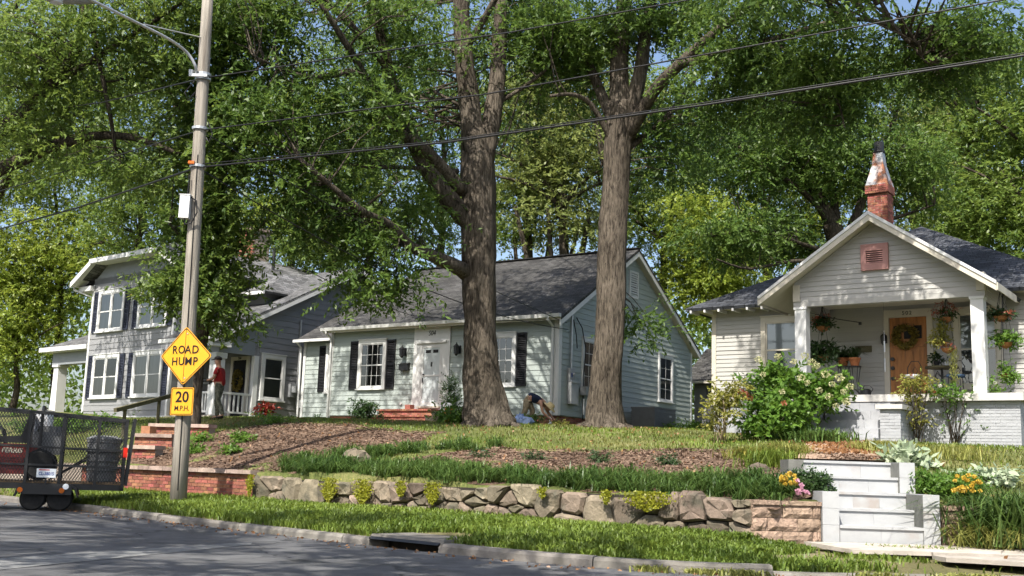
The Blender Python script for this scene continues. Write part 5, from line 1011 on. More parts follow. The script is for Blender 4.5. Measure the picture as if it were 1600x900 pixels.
# wood behind the houses
BG = [
 (25, 60, .22, [(0, 520, 60, 60, 44), (10, 430, 60, 50, 30)], 'leaf_yellow', 'low sunlit bushy tree left of the grey house porch'),
 (520, 52, .3, [(0, 380, 70, 50, 34), (10, 260, 80, 80, 34)], 'leaf_mid', 'green tree rising behind the gap between the grey and green houses'),
 (745, 70, .3, [(-20, 330, 60, 70, 22), (60, 180, 100, 80, 34)], 'leaf_yellow', 'pale sunlit tree far behind the green cottage ridge'),
 (960, 68, .3, [(0, 330, 70, 70, 34), (0, 190, 90, 100, 40)], 'leaf_mid', 'far green tree behind the straight oak trunk'),
 (1270, 66, .3, [(0, 330, 90, 80, 46), (0, 180, 110, 110, 50)], 'leaf_yellow', 'far sunlit tree behind the spreading oak'),
 (1490, 66, .3, [(0, 300, 90, 100, 46), (0, 150, 90, 90, 36)], 'leaf_yellow', 'far light green tree right of the chimney'), # px x, distance, trunk radius, crown regions (dx, y, rx, ry, n), leaf, label
 (-40, 60, .3, [(0, 330, 110, 170, 62), (40, 150, 120, 110, 40)], 'leaf_yellow', 'bushy yellow-green tree at the far left edge behind the grey house'),
 (95, 62, .25, [(-10, 400, 90, 110, 60), (0, 260, 90, 90, 40)], 'leaf_yellow', 'sunlit yellow-green tree rising left of the grey house roof'),
 (215, 56, .3, [(0, 330, 90, 80, 46), (0, 180, 110, 120, 46)], 'leaf_mid', 'mid green tree standing right behind the grey two-storey roof'),
 (330, 60, .3, [(0, 250, 90, 110, 46), (0, 370, 70, 50, 24)], 'leaf_mid', 'green background tree behind the vine-wrapped trunk'),
 (455, 58, .3, [(0, 330, 75, 75, 44), (-10, 180, 90, 110, 44)], 'leaf_yellow', 'light green tree above the low grey roof and its chimney'),
 (580, 62, .35, [(0, 300, 85, 90, 46), (0, 150, 100, 100, 40)], 'leaf_mid', 'background tree filling the gap left of the forked oak'),
 (690, 66, .35, [(0, 330, 70, 60, 22), (0, 180, 100, 120, 40)], 'leaf_oak', 'dark background tree directly behind the forked oak trunk'),
 (822, 54, .30, [(5, 190, 85, 100, 46), (-5, 300, 70, 60, 30), (-10, 370, 50, 30, 9)], 'leaf_mid', 'slender tree with bare lower trunk seen between the two oaks, left one'),
 (878, 50, .34, [(0, 250, 72, 62, 40), (10, 130, 90, 90, 40), (10, 340, 60, 45, 14)], 'leaf_pale', 'bright green multi-stemmed tree between the two oaks, right one'),
 (1040, 56, .3, [(0, 300, 60, 80, 42), (10, 170, 100, 110, 46), (30, 415, 40, 50, 20)], 'leaf_mid', 'green tree right of the straight oak above the gable peak'),
 (1120, 52, .28, [(0, 440, 70, 70, 54), (-20, 350, 70, 60, 34)], 'leaf_yellow', 'yellowing tree in the gap between the green and beige cottages'),
 (1195, 58, .35, [(0, 240, 100, 120, 60), (0, 380, 80, 50, 30)], 'leaf_oak', 'dark green tree behind the left end of the beige cottage roof'),
 (1430, 60, .3, [(20, 270, 90, 110, 60), (20, 150, 90, 90, 40)], 'leaf_pale', 'pale green tree behind the chimney of the beige cottage'),
 (1530, 50, .3, [(0, 340, 70, 80, 56), (0, 200, 80, 90, 44), (0, 100, 70, 50, 18)], 'leaf_mid', 'leafy tree above the right end of the beige cottage roof'),
 (1625, 46, .3, [(0, 330, 70, 110, 56), (0, 190, 70, 90, 36), (0, 110, 50, 40, 8)], 'leaf_mid', 'green tree cut by the right edge of the picture')]
for i, (x, Y, r, cr, lf, lab) in enumerate(BG):
    b = zb(atY(x, 560, Y)); top = atY(x+random.uniform(-15, 15), cr[-1][1] if len(cr) > 1 else cr[0][1], Y)
    c0 = atY(x, cr[0][1]+cr[0][3]*.8, Y); lm = [([b, b*.5+c0*.5+np.array([random.uniform(-.3, .3), 0, 0]), c0, (c0+top)/2+np.array([random.uniform(-.6, .6), 0, 0]), top], r, r*.3)]
    for k in range(6):
        t = random.uniform(.0, .8); q = c0*(1-t)+top*t; a = random.uniform(0, 2*pi); e = q+np.array([cos(a)*3.2, sin(a)*2, random.uniform(1.2, 3)]); lm.append(([q, (q+e)/2+np.array([0, 0, .3]), e], r*.45, r*.12))
    if i in (13, 14):
        for k in range(4): a = -1+k*.7; lm.append(([b+np.array([0, 0, 1.5]), b+np.array([sin(a)*1.4, 0, 6]), b+np.array([sin(a)*2.8, 0, 10.5])], r*.6, r*.3))
    tree('background_tree', lab, lm, [reg(x+dx, y, Y, rx*1.1, ry*1.1, 2.8, int(n*1.15)) for dx, y, rx, ry, n in cr], lf, 'bark_dark', L=.22, Wd=.10, per=240, spread=1.35, droop=.3, seed=30+i, group='trees behind the houses', twig=.03, sides=7)
# spreading oak behind the beige cottage, its limbs in view
T5 = zb(atY(1318, 560, 41)); tree('background_tree', 'spreading oak with visible dark limbs behind the porch gable', [
  ([T5]+px((1316, 470, 41), (1312, 400, 41), (1300, 350, 41)), .55, .36), (px((1302, 355, 41), (1275, 300, 41), (1235, 240, 41), (1215, 170, 41)), .32, .1), (px((1308, 360, 41), (1300, 290, 41.5), (1290, 210, 42), (1285, 130, 42)), .22, .08), (px((1318, 390, 41), (1345, 320, 41), (1372, 250, 41), (1400, 180, 41)), .24, .08),
  (px((1312, 400, 41), (1250, 380, 40), (1180, 360, 39), (1110, 370, 38)), .12, .03), (px((1310, 410, 41), (1240, 408, 39.5), (1170, 420, 38), (1120, 405, 37)), .10, .03), (px((1300, 350, 41), (1255, 300, 40.5), (1180, 250, 40), (1130, 215, 39.5)), .16, .04), (px((1330, 360, 41), (1400, 340, 41), (1460, 320, 40.5)), .12, .03)],
  [reg(1235, 250, 40.5, 110, 90, 2.4, 70), reg(1330, 240, 41.5, 90, 80, 2.4, 58), reg(1300, 130, 41.5, 130, 70, 2.6, 54), reg(1150, 370, 39, 70, 40, 1.6, 28), reg(1240, 380, 42, 60, 40, 1.4, 26), reg(1420, 270, 41.5, 70, 70, 2, 36), reg(1140, 250, 39.5, 70, 70, 1.6, 30)],
  'leaf_oak', 'bark_dark', L=.18, Wd=.075, per=210, spread=1.05, seed=60, group='trees behind the houses')
# distant woodland that reads as one mass
rs = np.random.default_rng(5); n = 60000; X = rs.uniform(-75, 75, n); Yy = rs.uniform(74, 92, n)
hh = 12+3.5*np.sin(X*.21+1)+2*np.sin(X*.53)+1.2*np.sin(X*1.1+2); hh = hh-5*np.exp(-((X-3.5)/5)**2); Zz = 3.2+(hh)*rs.random(n)**.75
inst('woodland', np_mesh('woodland', leaf_verts(np.c_[X, Yy, Zz], rs.uniform(.4, .7, n), rs.uniform(.2, .36, n), .2, rs=rs), 4, 'leaf_mid'))['kind'] = 'stuff'
bpy.data.objects['woodland']['label'] = 'distant green wood seen between and beyond the houses'
# ------------------------------------------------------------------ planting
def blades(C, H, Wd, lean, rs, curve=.35):
    """grass-like blades: three-point strips; returns verts and triangle indices"""
    n = len(C); a = rs.uniform(0, 2*pi, n); d = np.c_[np.cos(a), np.sin(a), np.zeros(n)]; s = np.c_[-np.sin(a), np.cos(a), np.zeros(n)]
    H = np.broadcast_to(H, n)[:, None]*rs.uniform(.6, 1.3, n)[:, None]; Wd = np.broadcast_to(Wd, n)[:, None]; ln = np.broadcast_to(lean, n)[:, None]*rs.uniform(.2, 1.3, n)[:, None]
    up = np.array([0, 0, 1.0]); m = C+up*H*.62+d*H*ln*.45; t = C+up*H*(1-curve*ln)+d*H*ln*1.25
    V = np.stack([C-s*Wd/2, C+s*Wd/2, m-s*Wd*.42, m+s*Wd*.42, t], 1).reshape(-1, 3); b = np.arange(n)[:, None]*5
    F = np.concatenate([b+np.array([[0, 1, 3]]), b+np.array([[0, 3, 2]]), b+np.array([[2, 3, 4]])], 1)
    return V, F.reshape(-1, 3)
def stuff(name, me, label): o = inst(name, me); o['kind'] = 'stuff'; o['label'] = label; return o
WN = np.array([-wd[1], wd[0]])
def wp(d, t): return P0+wd*d+WN*t
rs = np.random.default_rng(21)
def bed(name, d0, d1, f0, f1, mat='mulch_ground', nd=60, ntt=14, lift=.03):
    rows = []
    for j in range(ntt):
        row = []
        for i in range(nd):
            d = d0+(d1-d0)*i/(nd-1); a, b = f0(d), f1(d); q = wp(d, a+(b-a)*j/(ntt-1)); e = min(j, ntt-1-j, i, nd-1-i); row.append((*q, ht(*q)+lift*min(1, e*.5)-.012*(e == 0)))
        rows.append(row)
    return sheet(name, np.array(rows), mat)
wob = lambda d: .25*sin(d*1.9+.4)+.15*sin(d*4.1)
A0, A1_, B0, B1 = (lambda d: .13), (lambda d: 4.0+1.7*min(1, max(0, (d-4)/2))-max(0, d-9)*.55+wob(d)), (lambda d: .12), (lambda d: 5.5+wob(d)-max(0, d-.4)*1.6)
bed('mulch_bed', 2.0, 11.6, A0, lambda d: A1_(d) if d > 3.3 else 1.0); bed('mulch_bed', -4.8, 1.9, B0, B1)
def inbed(P):
    r = P-P0; d = r@wd; t = r@WN
    fa = np.vectorize(A1_)(d); fb = np.vectorize(B1)(d)
    return ((d > 3.3) & (d < 11.6) & (t > .9) & (t < fa)) | ((d > -4.8) & (d < 1.9) & (t > .1) & (t < fb)), d, t
# path of tan pavers from the white steps to the porch
pa, pb = frame(st)(.62, 1.66)[:2], frame(h2)(1.55, -1.75)[:2]; pn = unit((pb-pa)[None])[0]; pc = np.array([pn[1], -pn[0]])
rows = []
for j in range(5):
    rows.append([(*(pa*(1-i/20)+pb*i/20+pc*(j/4-.5)*(1.25-.1*i/20)), max(ht(*(pa*(1-i/20)+pb*i/20)), 1.30 if i < 2 else 0)+.03) for i in range(21)])
sheet('path', np.array(rows), 'pavers')
def onpath(P): r = P-pa; return (np.abs(r@pc) < .62) & (r@pn > -.3) & (r@pn < np.linalg.norm(pb-pa))
def inhouse(P, o, x0, x1, y0, y1):
    c, s_ = cos(o.rotation_euler.z), sin(o.rotation_euler.z); r = P-np.array(o.location)[:2]; x = r[:, 0]*c+r[:, 1]*s_; y = -r[:, 0]*s_+r[:, 1]*c; return (x > x0) & (x < x1) & (y > y0) & (y < y1)
# lawn
n = 115000; P = np.c_[rs.uniform(-13, 18, n), 13.5+rs.random(n)**1.3*22]; bd, d_, t_ = inbed(P)
_ss = frame(st); stepin = inhouse(P, st, -.2, 1.6, -.5, 1.75)
vis = np.abs(P[:, 0]/P[:, 1]) < .66
front = ((P-P0)@WN > .3) & ~((P[:, 0] > 3.0) & (P[:, 1] < 14.1)) & (np.where(P[:, 0] > 7.2, P[:, 1] > 14.2+(P[:, 0]-7.2)*.4, True))
keep = vis & front & ~bd & ~onpath(P) & ~stepin & ~inhouse(P, h5, -12, .1, 0, 10) & ~inhouse(P, h2, -3.1, 6, -.2, 9) & ~inhouse(P, h1, -12, .1, -1.6, 9) & ~((d_ > .4) & (d_ < 11.8) & (t_ < .95))
P = P[keep]; C = np.c_[P, HT(P)-.005]; patch = .5+.5*np.sin(P[:, 0]*1.3+2)*np.sin(P[:, 1]*.9)
lush = patch+rs.normal(0, .25, len(P)) > .55
V, F = blades(C[~lush], .075, .016, .7, rs); stuff('lawn_grass', np_mesh('lawn_grass', V, 3, 'lawn_blade', F), 'short dry patchy lawn in front of the cottages')
V, F = blades(C[lush], .085, .017, .6, rs); stuff('green_grass', np_mesh('green_grass', V, 3, 'grass_blade', F), 'greener patches of lawn grass')
# verge along the kerb
q = rs.random(74000); n = len(q); u = rs.random(n)**.9; i0 = np.interp(q, np.linspace(0, 1, len(tk)), np.arange(len(tk)))
lo, hi = int(np.argmin(np.abs(Kf[:, 0]+13))), int(np.argmin(np.abs(Kf[:, 0]-9))); ii = lo+(hi-lo)*q; k0 = ii.astype(int); fr = (ii-k0)[:, None]; jj = u*8; j0 = np.minimum(jj.astype(int), 7); fj = (jj-j0)[:, None]
C = (vrows[j0, k0]*(1-fr)+vrows[j0, k0+1]*fr)*(1-fj)+(vrows[j0+1, k0]*(1-fr)+vrows[j0+1, k0+1]*fr)*fj
bare = (C[:, 0] > 3.1+.5*np.sin(C[:, 1]*3)) & (rs.random(n) > .01+.35*(np.sin(C[:, 0]*1.7+C[:, 1]*2.6)*np.sin(C[:, 1]*4.1+1) > .7)); apron = C[:, 0] > 9.5
dr_l = np.array(dr.location)[:2]; nearlid = (np.linalg.norm(C[:, :2]-dr_l-np.array([.25, .35]), axis=1) < .62)
C = C[~bare & ~nearlid & ~apron]
hv = .075+.06*(.5+.5*np.sin(C[:, 0]*1.1+C[:, 1]*2.3)*np.sin(C[:, 1]*.9)); V, F = blades(C, hv, .020, .8, rs); stuff('verge_grass', np_mesh('verge_grass', V, 3, 'grass_blade', F), 'bright green grass strip between the kerb and the retaining wall')
# weeds in the gutter
ss = rs.uniform(s_at(1000, 875, .2), s_at(1590, 889, .2), 1500); C = np.array([[*(kpt(s_)+np.array([rs.normal(0, .05), -abs(rs.normal(0, .10))])), ROADZ] for s_ in ss if sin(s_*2.3)+sin(s_*5.1) > .1])
V, F = blades(C, .07, .02, .9, rs); stuff('gutter_weeds', np_mesh('gutter_weeds', V, 3, 'pale_grass', F), 'weeds growing in the gutter below the kerb')
# liriope border along the wall top
cl = []
for d in np.arange(1.9, 11.4, .15):
    for t in (.30, .58, .85):
        if rs.random() > .14: cl.append(wp(d+rs.normal(0, .08), t+rs.normal(0, .10)))
for k in range(46): t = k/45; cl.append(wp(1.0+t*2.2+rs.normal(0, .25), .6+t*3.6+rs.normal(0, .3)))
for k in range(18): cl.append(np.array([3.0+rs.random()*.8, 14.1+rs.random()*.7]))
cl = np.array(cl); C = np.repeat(cl, 62, 0)+rs.normal(0, .055, (len(cl)*62, 2)); C3 = np.c_[C, np.repeat(HT(cl), 62)-.02]
V, F = blades(C3, np.repeat(rs.uniform(.17, .36, len(cl)), 62), .018, 1.05, rs, .62); stuff('liriope_border', np_mesh('liriope_border', V, 3, 'liriope', F), 'dark green strap-leaved liriope edging along the top of the stone wall')
# mulch chips and fallen leaves
n = 30000; P = np.array([wp(d, t) for d, t in zip(rs.uniform(-4.8, 11.6, n), rs.uniform(.1, 6, n))]); bd, _, _ = inbed(P); P = P[bd]; C = np.c_[P, HT(P)+.035]
d = rs.normal(size=(len(C), 3)); d[:, 2] *= .25; d = unit(d); s_ = unit(np.cross(d, rs.normal(size=(len(C), 3))*np.array([.3, .3, 1]))); L_ = rs.uniform(.03, .09, len(C))[:, None]; Wc = rs.uniform(.012, .03, len(C))[:, None]
stuff('bark_mulch', np_mesh('bark_mulch', np.stack([C-d*L_/2-s_*Wc/2, C-d*L_/2+s_*Wc/2, C+d*L_/2+s_*Wc/2, C+d*L_/2-s_*Wc/2], 1).reshape(-1, 3), 4, 'mulch_chip'), 'reddish brown bark mulch spread over the bank')
k = rs.random(900); C = pa[None]*(1-k[:, None])+pb[None]*k[:, None]+pc*rs.normal(0, .4, 900)[:, None]; C = np.c_[C, np.maximum(HT(C), 0)+.05]
far_ = k > .35; stuff('leaf_litter', np_mesh('leaf_litter', leaf_verts(C[far_], .09, .05, 0, rs=rs), 4, 'dead_leaf'), 'brown fallen leaves on the path to the porch')
n = 1300; X = rs.uniform(-9, 9, n); Yl = rs.uniform(12, 33, n); keep = ((np.c_[X, Yl]-P0)@WN > .4) & ~inhouse(np.c_[X, Yl], h5, -12, .1, -.2, 10) & ~inhouse(np.c_[X, Yl], h2, -3.1, 6, -1.2, 9) & ~inhouse(np.c_[X, Yl], st, -.3, 1.7, -1, 1.7); X, Yl = X[keep], Yl[keep]
stuff('lawn_litter', np_mesh('lawn_litter', leaf_verts(np.c_[X, Yl, HT(np.c_[X, Yl])+.05], .07, .04, 0, rs=rs), 4, 'dead_leaf'), 'scattered fallen leaves on the lawn and mulch')
ss = rs.uniform(s_at(20, 777, .2), s_at(1590, 889, .2), 330); C = np.array([[*(kpt(s_)-np.array([.7, .7])*abs(rs.normal(0, .22))+rs.normal(0, .03, 2)), ROADZ+.006] for s_ in ss])
stuff('gutter_litter', np_mesh('gutter_litter', leaf_verts(C, .05, .03, 0, rs=rs), 4, 'dead_leaf'), 'fallen leaves and grit gathered in the gutter along the kerb')
# ------------------------------------------------------------------ shrubs and flowers
def head_mesh(name, mat, r, n, L):
    rs_ = np.random.default_rng(3); d = unit(rs_.normal(size=(n, 3))); P_ = d*r*rs_.uniform(.75, 1, n)[:, None]; P_[:, 2] *= .8
    return np_mesh(name, leaf_verts(P_, L, L*.8, 0, rs=rs_), 4, mat)
HEADS = {}
def shrub(name, label, x, y, Y, regs, mat, L, Wd, per, spread, cat='shrub', stems=5, seed=1, heads=None, z=None, droop=.2, group=None, stem_r=.012, bark='bark_twig'):
    """x, y: picture point of its foot at distance Y; regs: crown regions in picture units round (x, y)"""
    b = atY(x, y, Y); b[2] = ht(b[0], b[1]) if z is None else z; rs_ = np.random.default_rng(seed); o = empty(name, b); tag(o, label, cat, group); cl = []
    for rx_, ry_, ax, ay, dz, n in regs: c = atY(rx_, ry_, Y); cl += list(blob_points(n, c, (ax*Y/FPX, dz, ay*Y/FPX), rs_, .5))
    cl = np.array(cl)-b; sm = []
    for k in range(stems):
        tgt = cl[rs_.integers(len(cl))]; f = np.array([rs_.normal(0, .05), rs_.normal(0, .05), -.05]); m_ = f*.5+tgt*.5+np.array([rs_.normal(0, .04), rs_.normal(0, .04), .05])
        MB().tube([f, m_, tgt], [stem_r, stem_r*.7, stem_r*.3], 5).build('stem', bark, o, smooth=True)
    inst('foliage', crown_mesh('foliage', cl, mat, L, Wd, per, spread, droop, rs_, 6), o)
    if heads:
        for mat_, r, L2, spots in heads:
            key = (mat_, r); HEADS.setdefault(key, head_mesh('flower_head', mat_, r, 46, L2))
            for sx, sy, dy in spots: inst('flower_head', HEADS[key], o, atY(sx, sy, Y+dy)-b, rs_.uniform(0, 6), (rs_.uniform(.8, 1.2),)*3)
    return o
R = random.Random(5)
hyd = [(1185, 562, -.6), (1192, 585, -.7), (1215, 557, -.5), (1258, 556, -.8), (1268, 566, -.9), (1275, 572, -.8), (1240, 565, -.8), (1252, 590, -1), (1262, 598, -1), (1290, 585, -.8), (1300, 600, -.9), (1312, 590, -.7), (1318, 612, -.8), (1328, 604, -.6), (1322, 628, -.8), (1306, 634, -.9), (1295, 620, -.9), (1280, 610, -1), (1222, 612, -1)]
shrub('hydrangea', 'large green hydrangea with cream flower heads left of the porch steps', 1265, 692, 24, [(1250, 608, 52, 36, .7, 46), (1212, 590, 26, 24, .4, 16), (1300, 612, 34, 28, .5, 24), (1232, 655, 40, 26, .7, 30)], 'shrub_bright', .14, .085, 34, .26, seed=2, stems=9, heads=[('flower_cream', .085, .04, hyd)])
shrub('euonymus', 'open yellow-leaved shrub on bare stems at the left end of the beige cottage', 1128, 692, 23, [(1130, 625, 26, 30, .4, 44), (1122, 655, 20, 20, .35, 16), (1150, 612, 20, 22, .3, 18)], 'shrub_yellow', .085, .05, 26, .15, seed=3, stems=16, stem_r=.014, bark='khaki')
shrub('shrub', 'deep green leafy shrub with russet flower heads beside the yellow-leaved one', 1190, 692, 23.4, [(1190, 655, 34, 30, .6, 50), (1215, 640, 30, 30, .5, 30)], 'shrub_bright', .13, .075, 30, .22, seed=4, heads=[('flower_red', .07, .035, [(1165, 616, -.5), (1172, 622, -.5), (1158, 612, -.5), (1225, 630, -.6)])])
shrub('shrub', 'dark glossy evergreen shrub tucked behind the hydrangea against the beige wall', 1192, 690, 25.2, [(1192, 610, 30, 22, .4, 34), (1240, 650, 40, 40, .5, 40)], 'shrub_dark', .12, .06, 30, .22, seed=5)
shrub('rose_bush', 'lanky yellow-green rose bush climbing at the right porch pier', 1432, 694, 23.7, [(1430, 602, 26, 16, .35, 30), (1425, 640, 10, 30, .2, 10), (1440, 660, 14, 26, .25, 8)], 'shrub_yellow', .07, .04, 34, .2, seed=6, stems=12, heads=[('flower_red', .03, .02, [(1424, 586, -.2), (1445, 600, -.2), (1460, 612, -.2)])])
shrub('rose_bush', 'loose bright green rose bush with white blooms before the grey porch wall', 1492, 694, 23.7, [(1485, 612, 34, 14, .35, 26), (1545, 606, 18, 22, .3, 18), (1500, 650, 30, 24, .3, 12)], 'shrub_bright', .08, .045, 26, .2, seed=7, stems=14, heads=[('flower_white', .05, .03, [(1469, 603, -.2), (1555, 598, -.2), (1525, 622, -.2), (1512, 616, -.2), (1533, 618, -.2)])])
shrub('shrub', 'dark evergreen shrub cut by the right edge beside the porch', 1592, 692, 24.2, [(1590, 650, 24, 34, .5, 44)], 'shrub_dark', .09, .05, 44, .2, seed=8)
shrub('shrub', 'round dark bush by the brick foundation left of the entrance steps', 570, 668, 36.2, [(570, 648, 22, 15, .4, 34), (572, 634, 12, 8, .25, 8)], 'shrub_dark', .12, .06, 34, .22, seed=9)
shrub('shrub', 'leafy green bush at the foot of the forked oak on its left', 712, 675, 29.4, [(710, 650, 30, 18, .6, 46), (738, 640, 12, 18, .35, 14)], 'shrub_bright', .11, .06, 36, .22, seed=10)
shrub('conifer_shrub', 'narrow dark conical evergreen right of the white front door', 706, 660, 35.2, [(706, 632, 8, 20, .22, 26), (705, 602, 5, 16, .12, 14)], 'shrub_dark', .09, .03, 60, .2, seed=11, droop=-.6)
mumL = [(1222+R.uniform(-2, 22), 742+R.uniform(-3, 16), -.45-.1*R.random()) for _ in range(20)]; mumP = [(1246+R.uniform(0, 18), 756+R.uniform(-6, 16), -.55) for _ in range(12)]
shrub('chrysanthemum', 'rounded green mum with yellow and pink blooms left of the white steps', 1258, 782, 14.55, [(1258, 758, 38, 21, .32, 90)], 'shrub_dark', .05, .025, 60, .10, cat='flower', seed=12, heads=[('flower_yellow', .026, .022, mumL), ('flower_pink', .026, .022, mumP)])
mumR = [(1492+R.uniform(-4, 40), 748+R.uniform(-6, 20), -.45-.1*R.random()) for _ in range(26)]
shrub('chrysanthemum', 'wide green mum with yellow blooms right of the white steps', 1472, 786, 14.6, [(1458, 760, 36, 22, .32, 80), (1505, 756, 30, 18, .3, 50)], 'shrub_bright', .05, .025, 60, .10, cat='flower', seed=13, heads=[('flower_yellow', .028, .022, mumR)])
def clump(name, label, x, y, Y, r, h, n, mat, w_=.016, lean=.9, cat='plant', seed=1, curve=.5, group=None, z=None):
    b = atY(x, y, Y); b[2] = ht(b[0], b[1]) if z is None else z; rs_ = np.random.default_rng(seed); o = empty(name, b); tag(o, label, cat, group)
    C = np.c_[rs_.normal(0, r*.5, (n, 2)), np.full(n, -.03)]; V, F = blades(C, h, w_, lean, rs_, curve); inst('blades', np_mesh('blades', V, 3, mat, F), o); return o
clump('ornamental_grass', 'big arching ornamental grass clump at the right end of the block wall', 1572, 838, 13.75, .55, .72, 1500, 'liriope', .022, 1.0, seed=2, z=.36)
clump('ornamental_grass', 'dry paler arching grass at the foot of the big clump', 1545, 842, 13.5, .35, .40, 420, 'pale_grass', .018, 1.2, seed=3, z=.30)
clump('ornamental_grass', 'pale tufted grass clump left of the path top', 1222, 705, 18.6, .38, .30, 900, 'pale_grass', .016, 1.1, seed=4); clump('ornamental_grass', 'soft green grass tuft beside the mum left of the white steps', 1205, 735, 16.2, .40, .34, 700, 'grass_blade', .014, .8, seed=5)
clump('ornamental_grass', 'low dark leafy tuft left of the porch steps foot', 1285, 697, 22.6, .55, .36, 700, 'liriope', .03, 1.0, seed=6); clump('ornamental_grass', 'pale striped grass mound right of the path', 1378, 705, 19.5, .5, .26, 1000, 'pale_grass', .016, 1.1, seed=7)
clump('ornamental_grass', 'tall yellow-green stems in front of the right porch pier', 1470, 712, 18.2, .8, .30, 700, 'pale_grass', .014, .9, seed=8); clump('ornamental_grass', 'yellow-green seedlings left of the tufted grass', 1172, 712, 18.4, .4, .26, 420, 'shrub_yellow', .02, .9, seed=9)
shrub('hosta', 'pale variegated hosta mound at the top right of the white steps', 1412, 732, 16.4, [(1412, 719, 38, 10, .3, 40)], 'hosta', .16, .10, 16, .14, cat='plant', seed=14, stems=2)
shrub('hosta', 'silvery ground-cover plants on the slope above the big grass clump', 1548, 760, 15.8, [(1548, 746, 46, 9, .35, 50)], 'hosta', .10, .06, 20, .12, cat='plant', seed=15, stems=2)
for i, (x, y, Y, s_, lab) in enumerate([(755, 722, 20.2, 11, 'small sparse shrub in the mulch, leftmost of the row'), (835, 722, 19.6, 14, 'small dark shrub in the mulch, second of the row'), (935, 724, 18.9, 14, 'small dark shrub in the mulch, third of the row'), (1042, 728, 18.0, 12, 'low grey-green shrub in the mulch, rightmost of the row')]):
    shrub('young_shrub', lab, x, y, Y, [(x, y-8, s_, 8, .16, 20)], 'shrub_dark', .06, .022, 26, .12, seed=40+i, group='young shrubs in the mulch', stems=5)
for i, (x, y, Y, s_, lab) in enumerate([(308, 714, 23.6, 13, 'green seedling shrub on the bank just right of the pole, lower one'), (316, 694, 25.2, 13, 'green seedling shrub on the bank just right of the pole, upper one'), (361, 713, 23.0, 9, 'light green seedling on the bank, lower of the pair'), (377, 694, 24.5, 12, 'light green seedling on the bank, upper of the pair'), (430, 668, 28, 14, 'leafy plant at the top of the bank below the red-leaved coleus')]):
    shrub('seedling_shrub', lab, x, y, Y, [(x, y-9, s_, 9, .2, 18)], 'shrub_bright', .09, .04, 30, .14, seed=50+i, group='seedling shrubs on the bank', stems=3)
shrub('coleus', 'red-leaved coleus with green base in front of the grey side wall', 412, 662, 33, [(413, 638, 13, 5, .2, 18)], 'coleus', .10, .07, 24, .16, cat='plant', seed=16, stems=4)
shrub('seedling_shrub', 'green leafy plants under the red-leaved coleus', 412, 668, 32.6, [(412, 655, 16, 8, .25, 22)], 'shrub_bright', .12, .06, 22, .18, seed=17)
shrub('weeds', 'low green plants along the foot of the grey house', 470, 668, 34, [(455, 660, 40, 6, .3, 40), (500, 662, 20, 6, .3, 16)], 'shrub_dark', .10, .05, 24, .2, cat='plant', seed=18, stems=3)
shrub('weeds', 'dense green ground cover on the bank behind the trailer', 90, 690, 30, [(90, 668, 90, 12, .6, 90), (160, 662, 50, 10, .5, 40)], 'shrub_bright', .12, .06, 26, .25, cat='plant', seed=19, stems=4)
shrub('seedling_shrub', 'bright fern-like clump next to the kneeling gardener', 832, 664, 32.8, [(829, 655, 14, 8, .22, 30)], 'shrub_bright', .09, .03, 34, .16, seed=20); shrub('seedling_shrub', 'yellow-green plant at the corner of the green cottage', 872, 672, 32.4, [(872, 662, 14, 7, .2, 18)], 'shrub_yellow', .09, .04, 20, .16, seed=21)
shrub('flower', 'pale yellow flowers in front of the bare foundation by the forked oak', 812, 668, 32.6, [(811, 655, 9, 9, .15, 12)], 'flower_cream', .06, .04, 10, .14, seed=22, cat='flower'); shrub('weeds', 'weedy plants along the foundation of the green gable wall', 1060, 676, 38, [(1050, 668, 26, 5, .4, 24), (1095, 668, 30, 9, .5, 40)], 'shrub_bright', .11, .05, 22, .2, cat='plant', seed=23, stems=3)
shrub('weeds', 'mixed weedy greenery at the foot of the brick entrance steps', 640, 676, 33.5, [(600, 672, 60, 6, .4, 50), (700, 674, 40, 6, .4, 26)], 'grass_blade', .12, .035, 26, .22, cat='plant', seed=24, stems=3)
# creeping jenny spilling over the stone wall
for i, (d, w_, h_, lab) in enumerate([(1.35, .08, .40, 'thin trail of yellow creeper at the left end of the stone wall'), (3.55, .17, .42, 'broad yellow-green creeper curtain on the stone wall, left of the middle'), (4.38, .17, .44, 'broad yellow-green creeper curtain, second from the left'), (5.28, .09, .26, 'short yellow creeper tuft on the stone wall, third'), (5.98, .13, .36, 'yellow creeper tuft right of the storm drain'), (8.15, .06, .16, 'small yellow creeper sprig on the long flat boulder'), (9.9, .30, .26, 'wide orange-yellow creeper mat near the block wall'), (9.25, .07, .2, 'thin creeper trail left of the orange-yellow mat')]):
    q = wp(d, -.04); b = np.array([q[0], q[1], .82]); o = empty('creeping_plant', b); tag(o, lab, 'creeper', 'creepers hanging over the stone wall'); rs_ = np.random.default_rng(70+i); n = int(900*w_/.17*h_/.42)+120
    a = rs_.normal(0, w_*.55, n); dz = -h_*rs_.random(n)**.8*(1-.6*np.abs(a)/(w_*1.6)).clip(.15, 1); C = np.c_[wd[0]*a, wd[1]*a, dz]+WN.tolist().__class__([0, 0, 0]) if False else np.c_[wd[0]*a-WN[0]*(.06+.05*rs_.random(n)), wd[1]*a-WN[1]*(.06+.05*rs_.random(n)), dz]
    inst('foliage', np_mesh('foliage', leaf_verts(C, .035, .026, .5, rs=rs_), 4, 'creeper'), o)
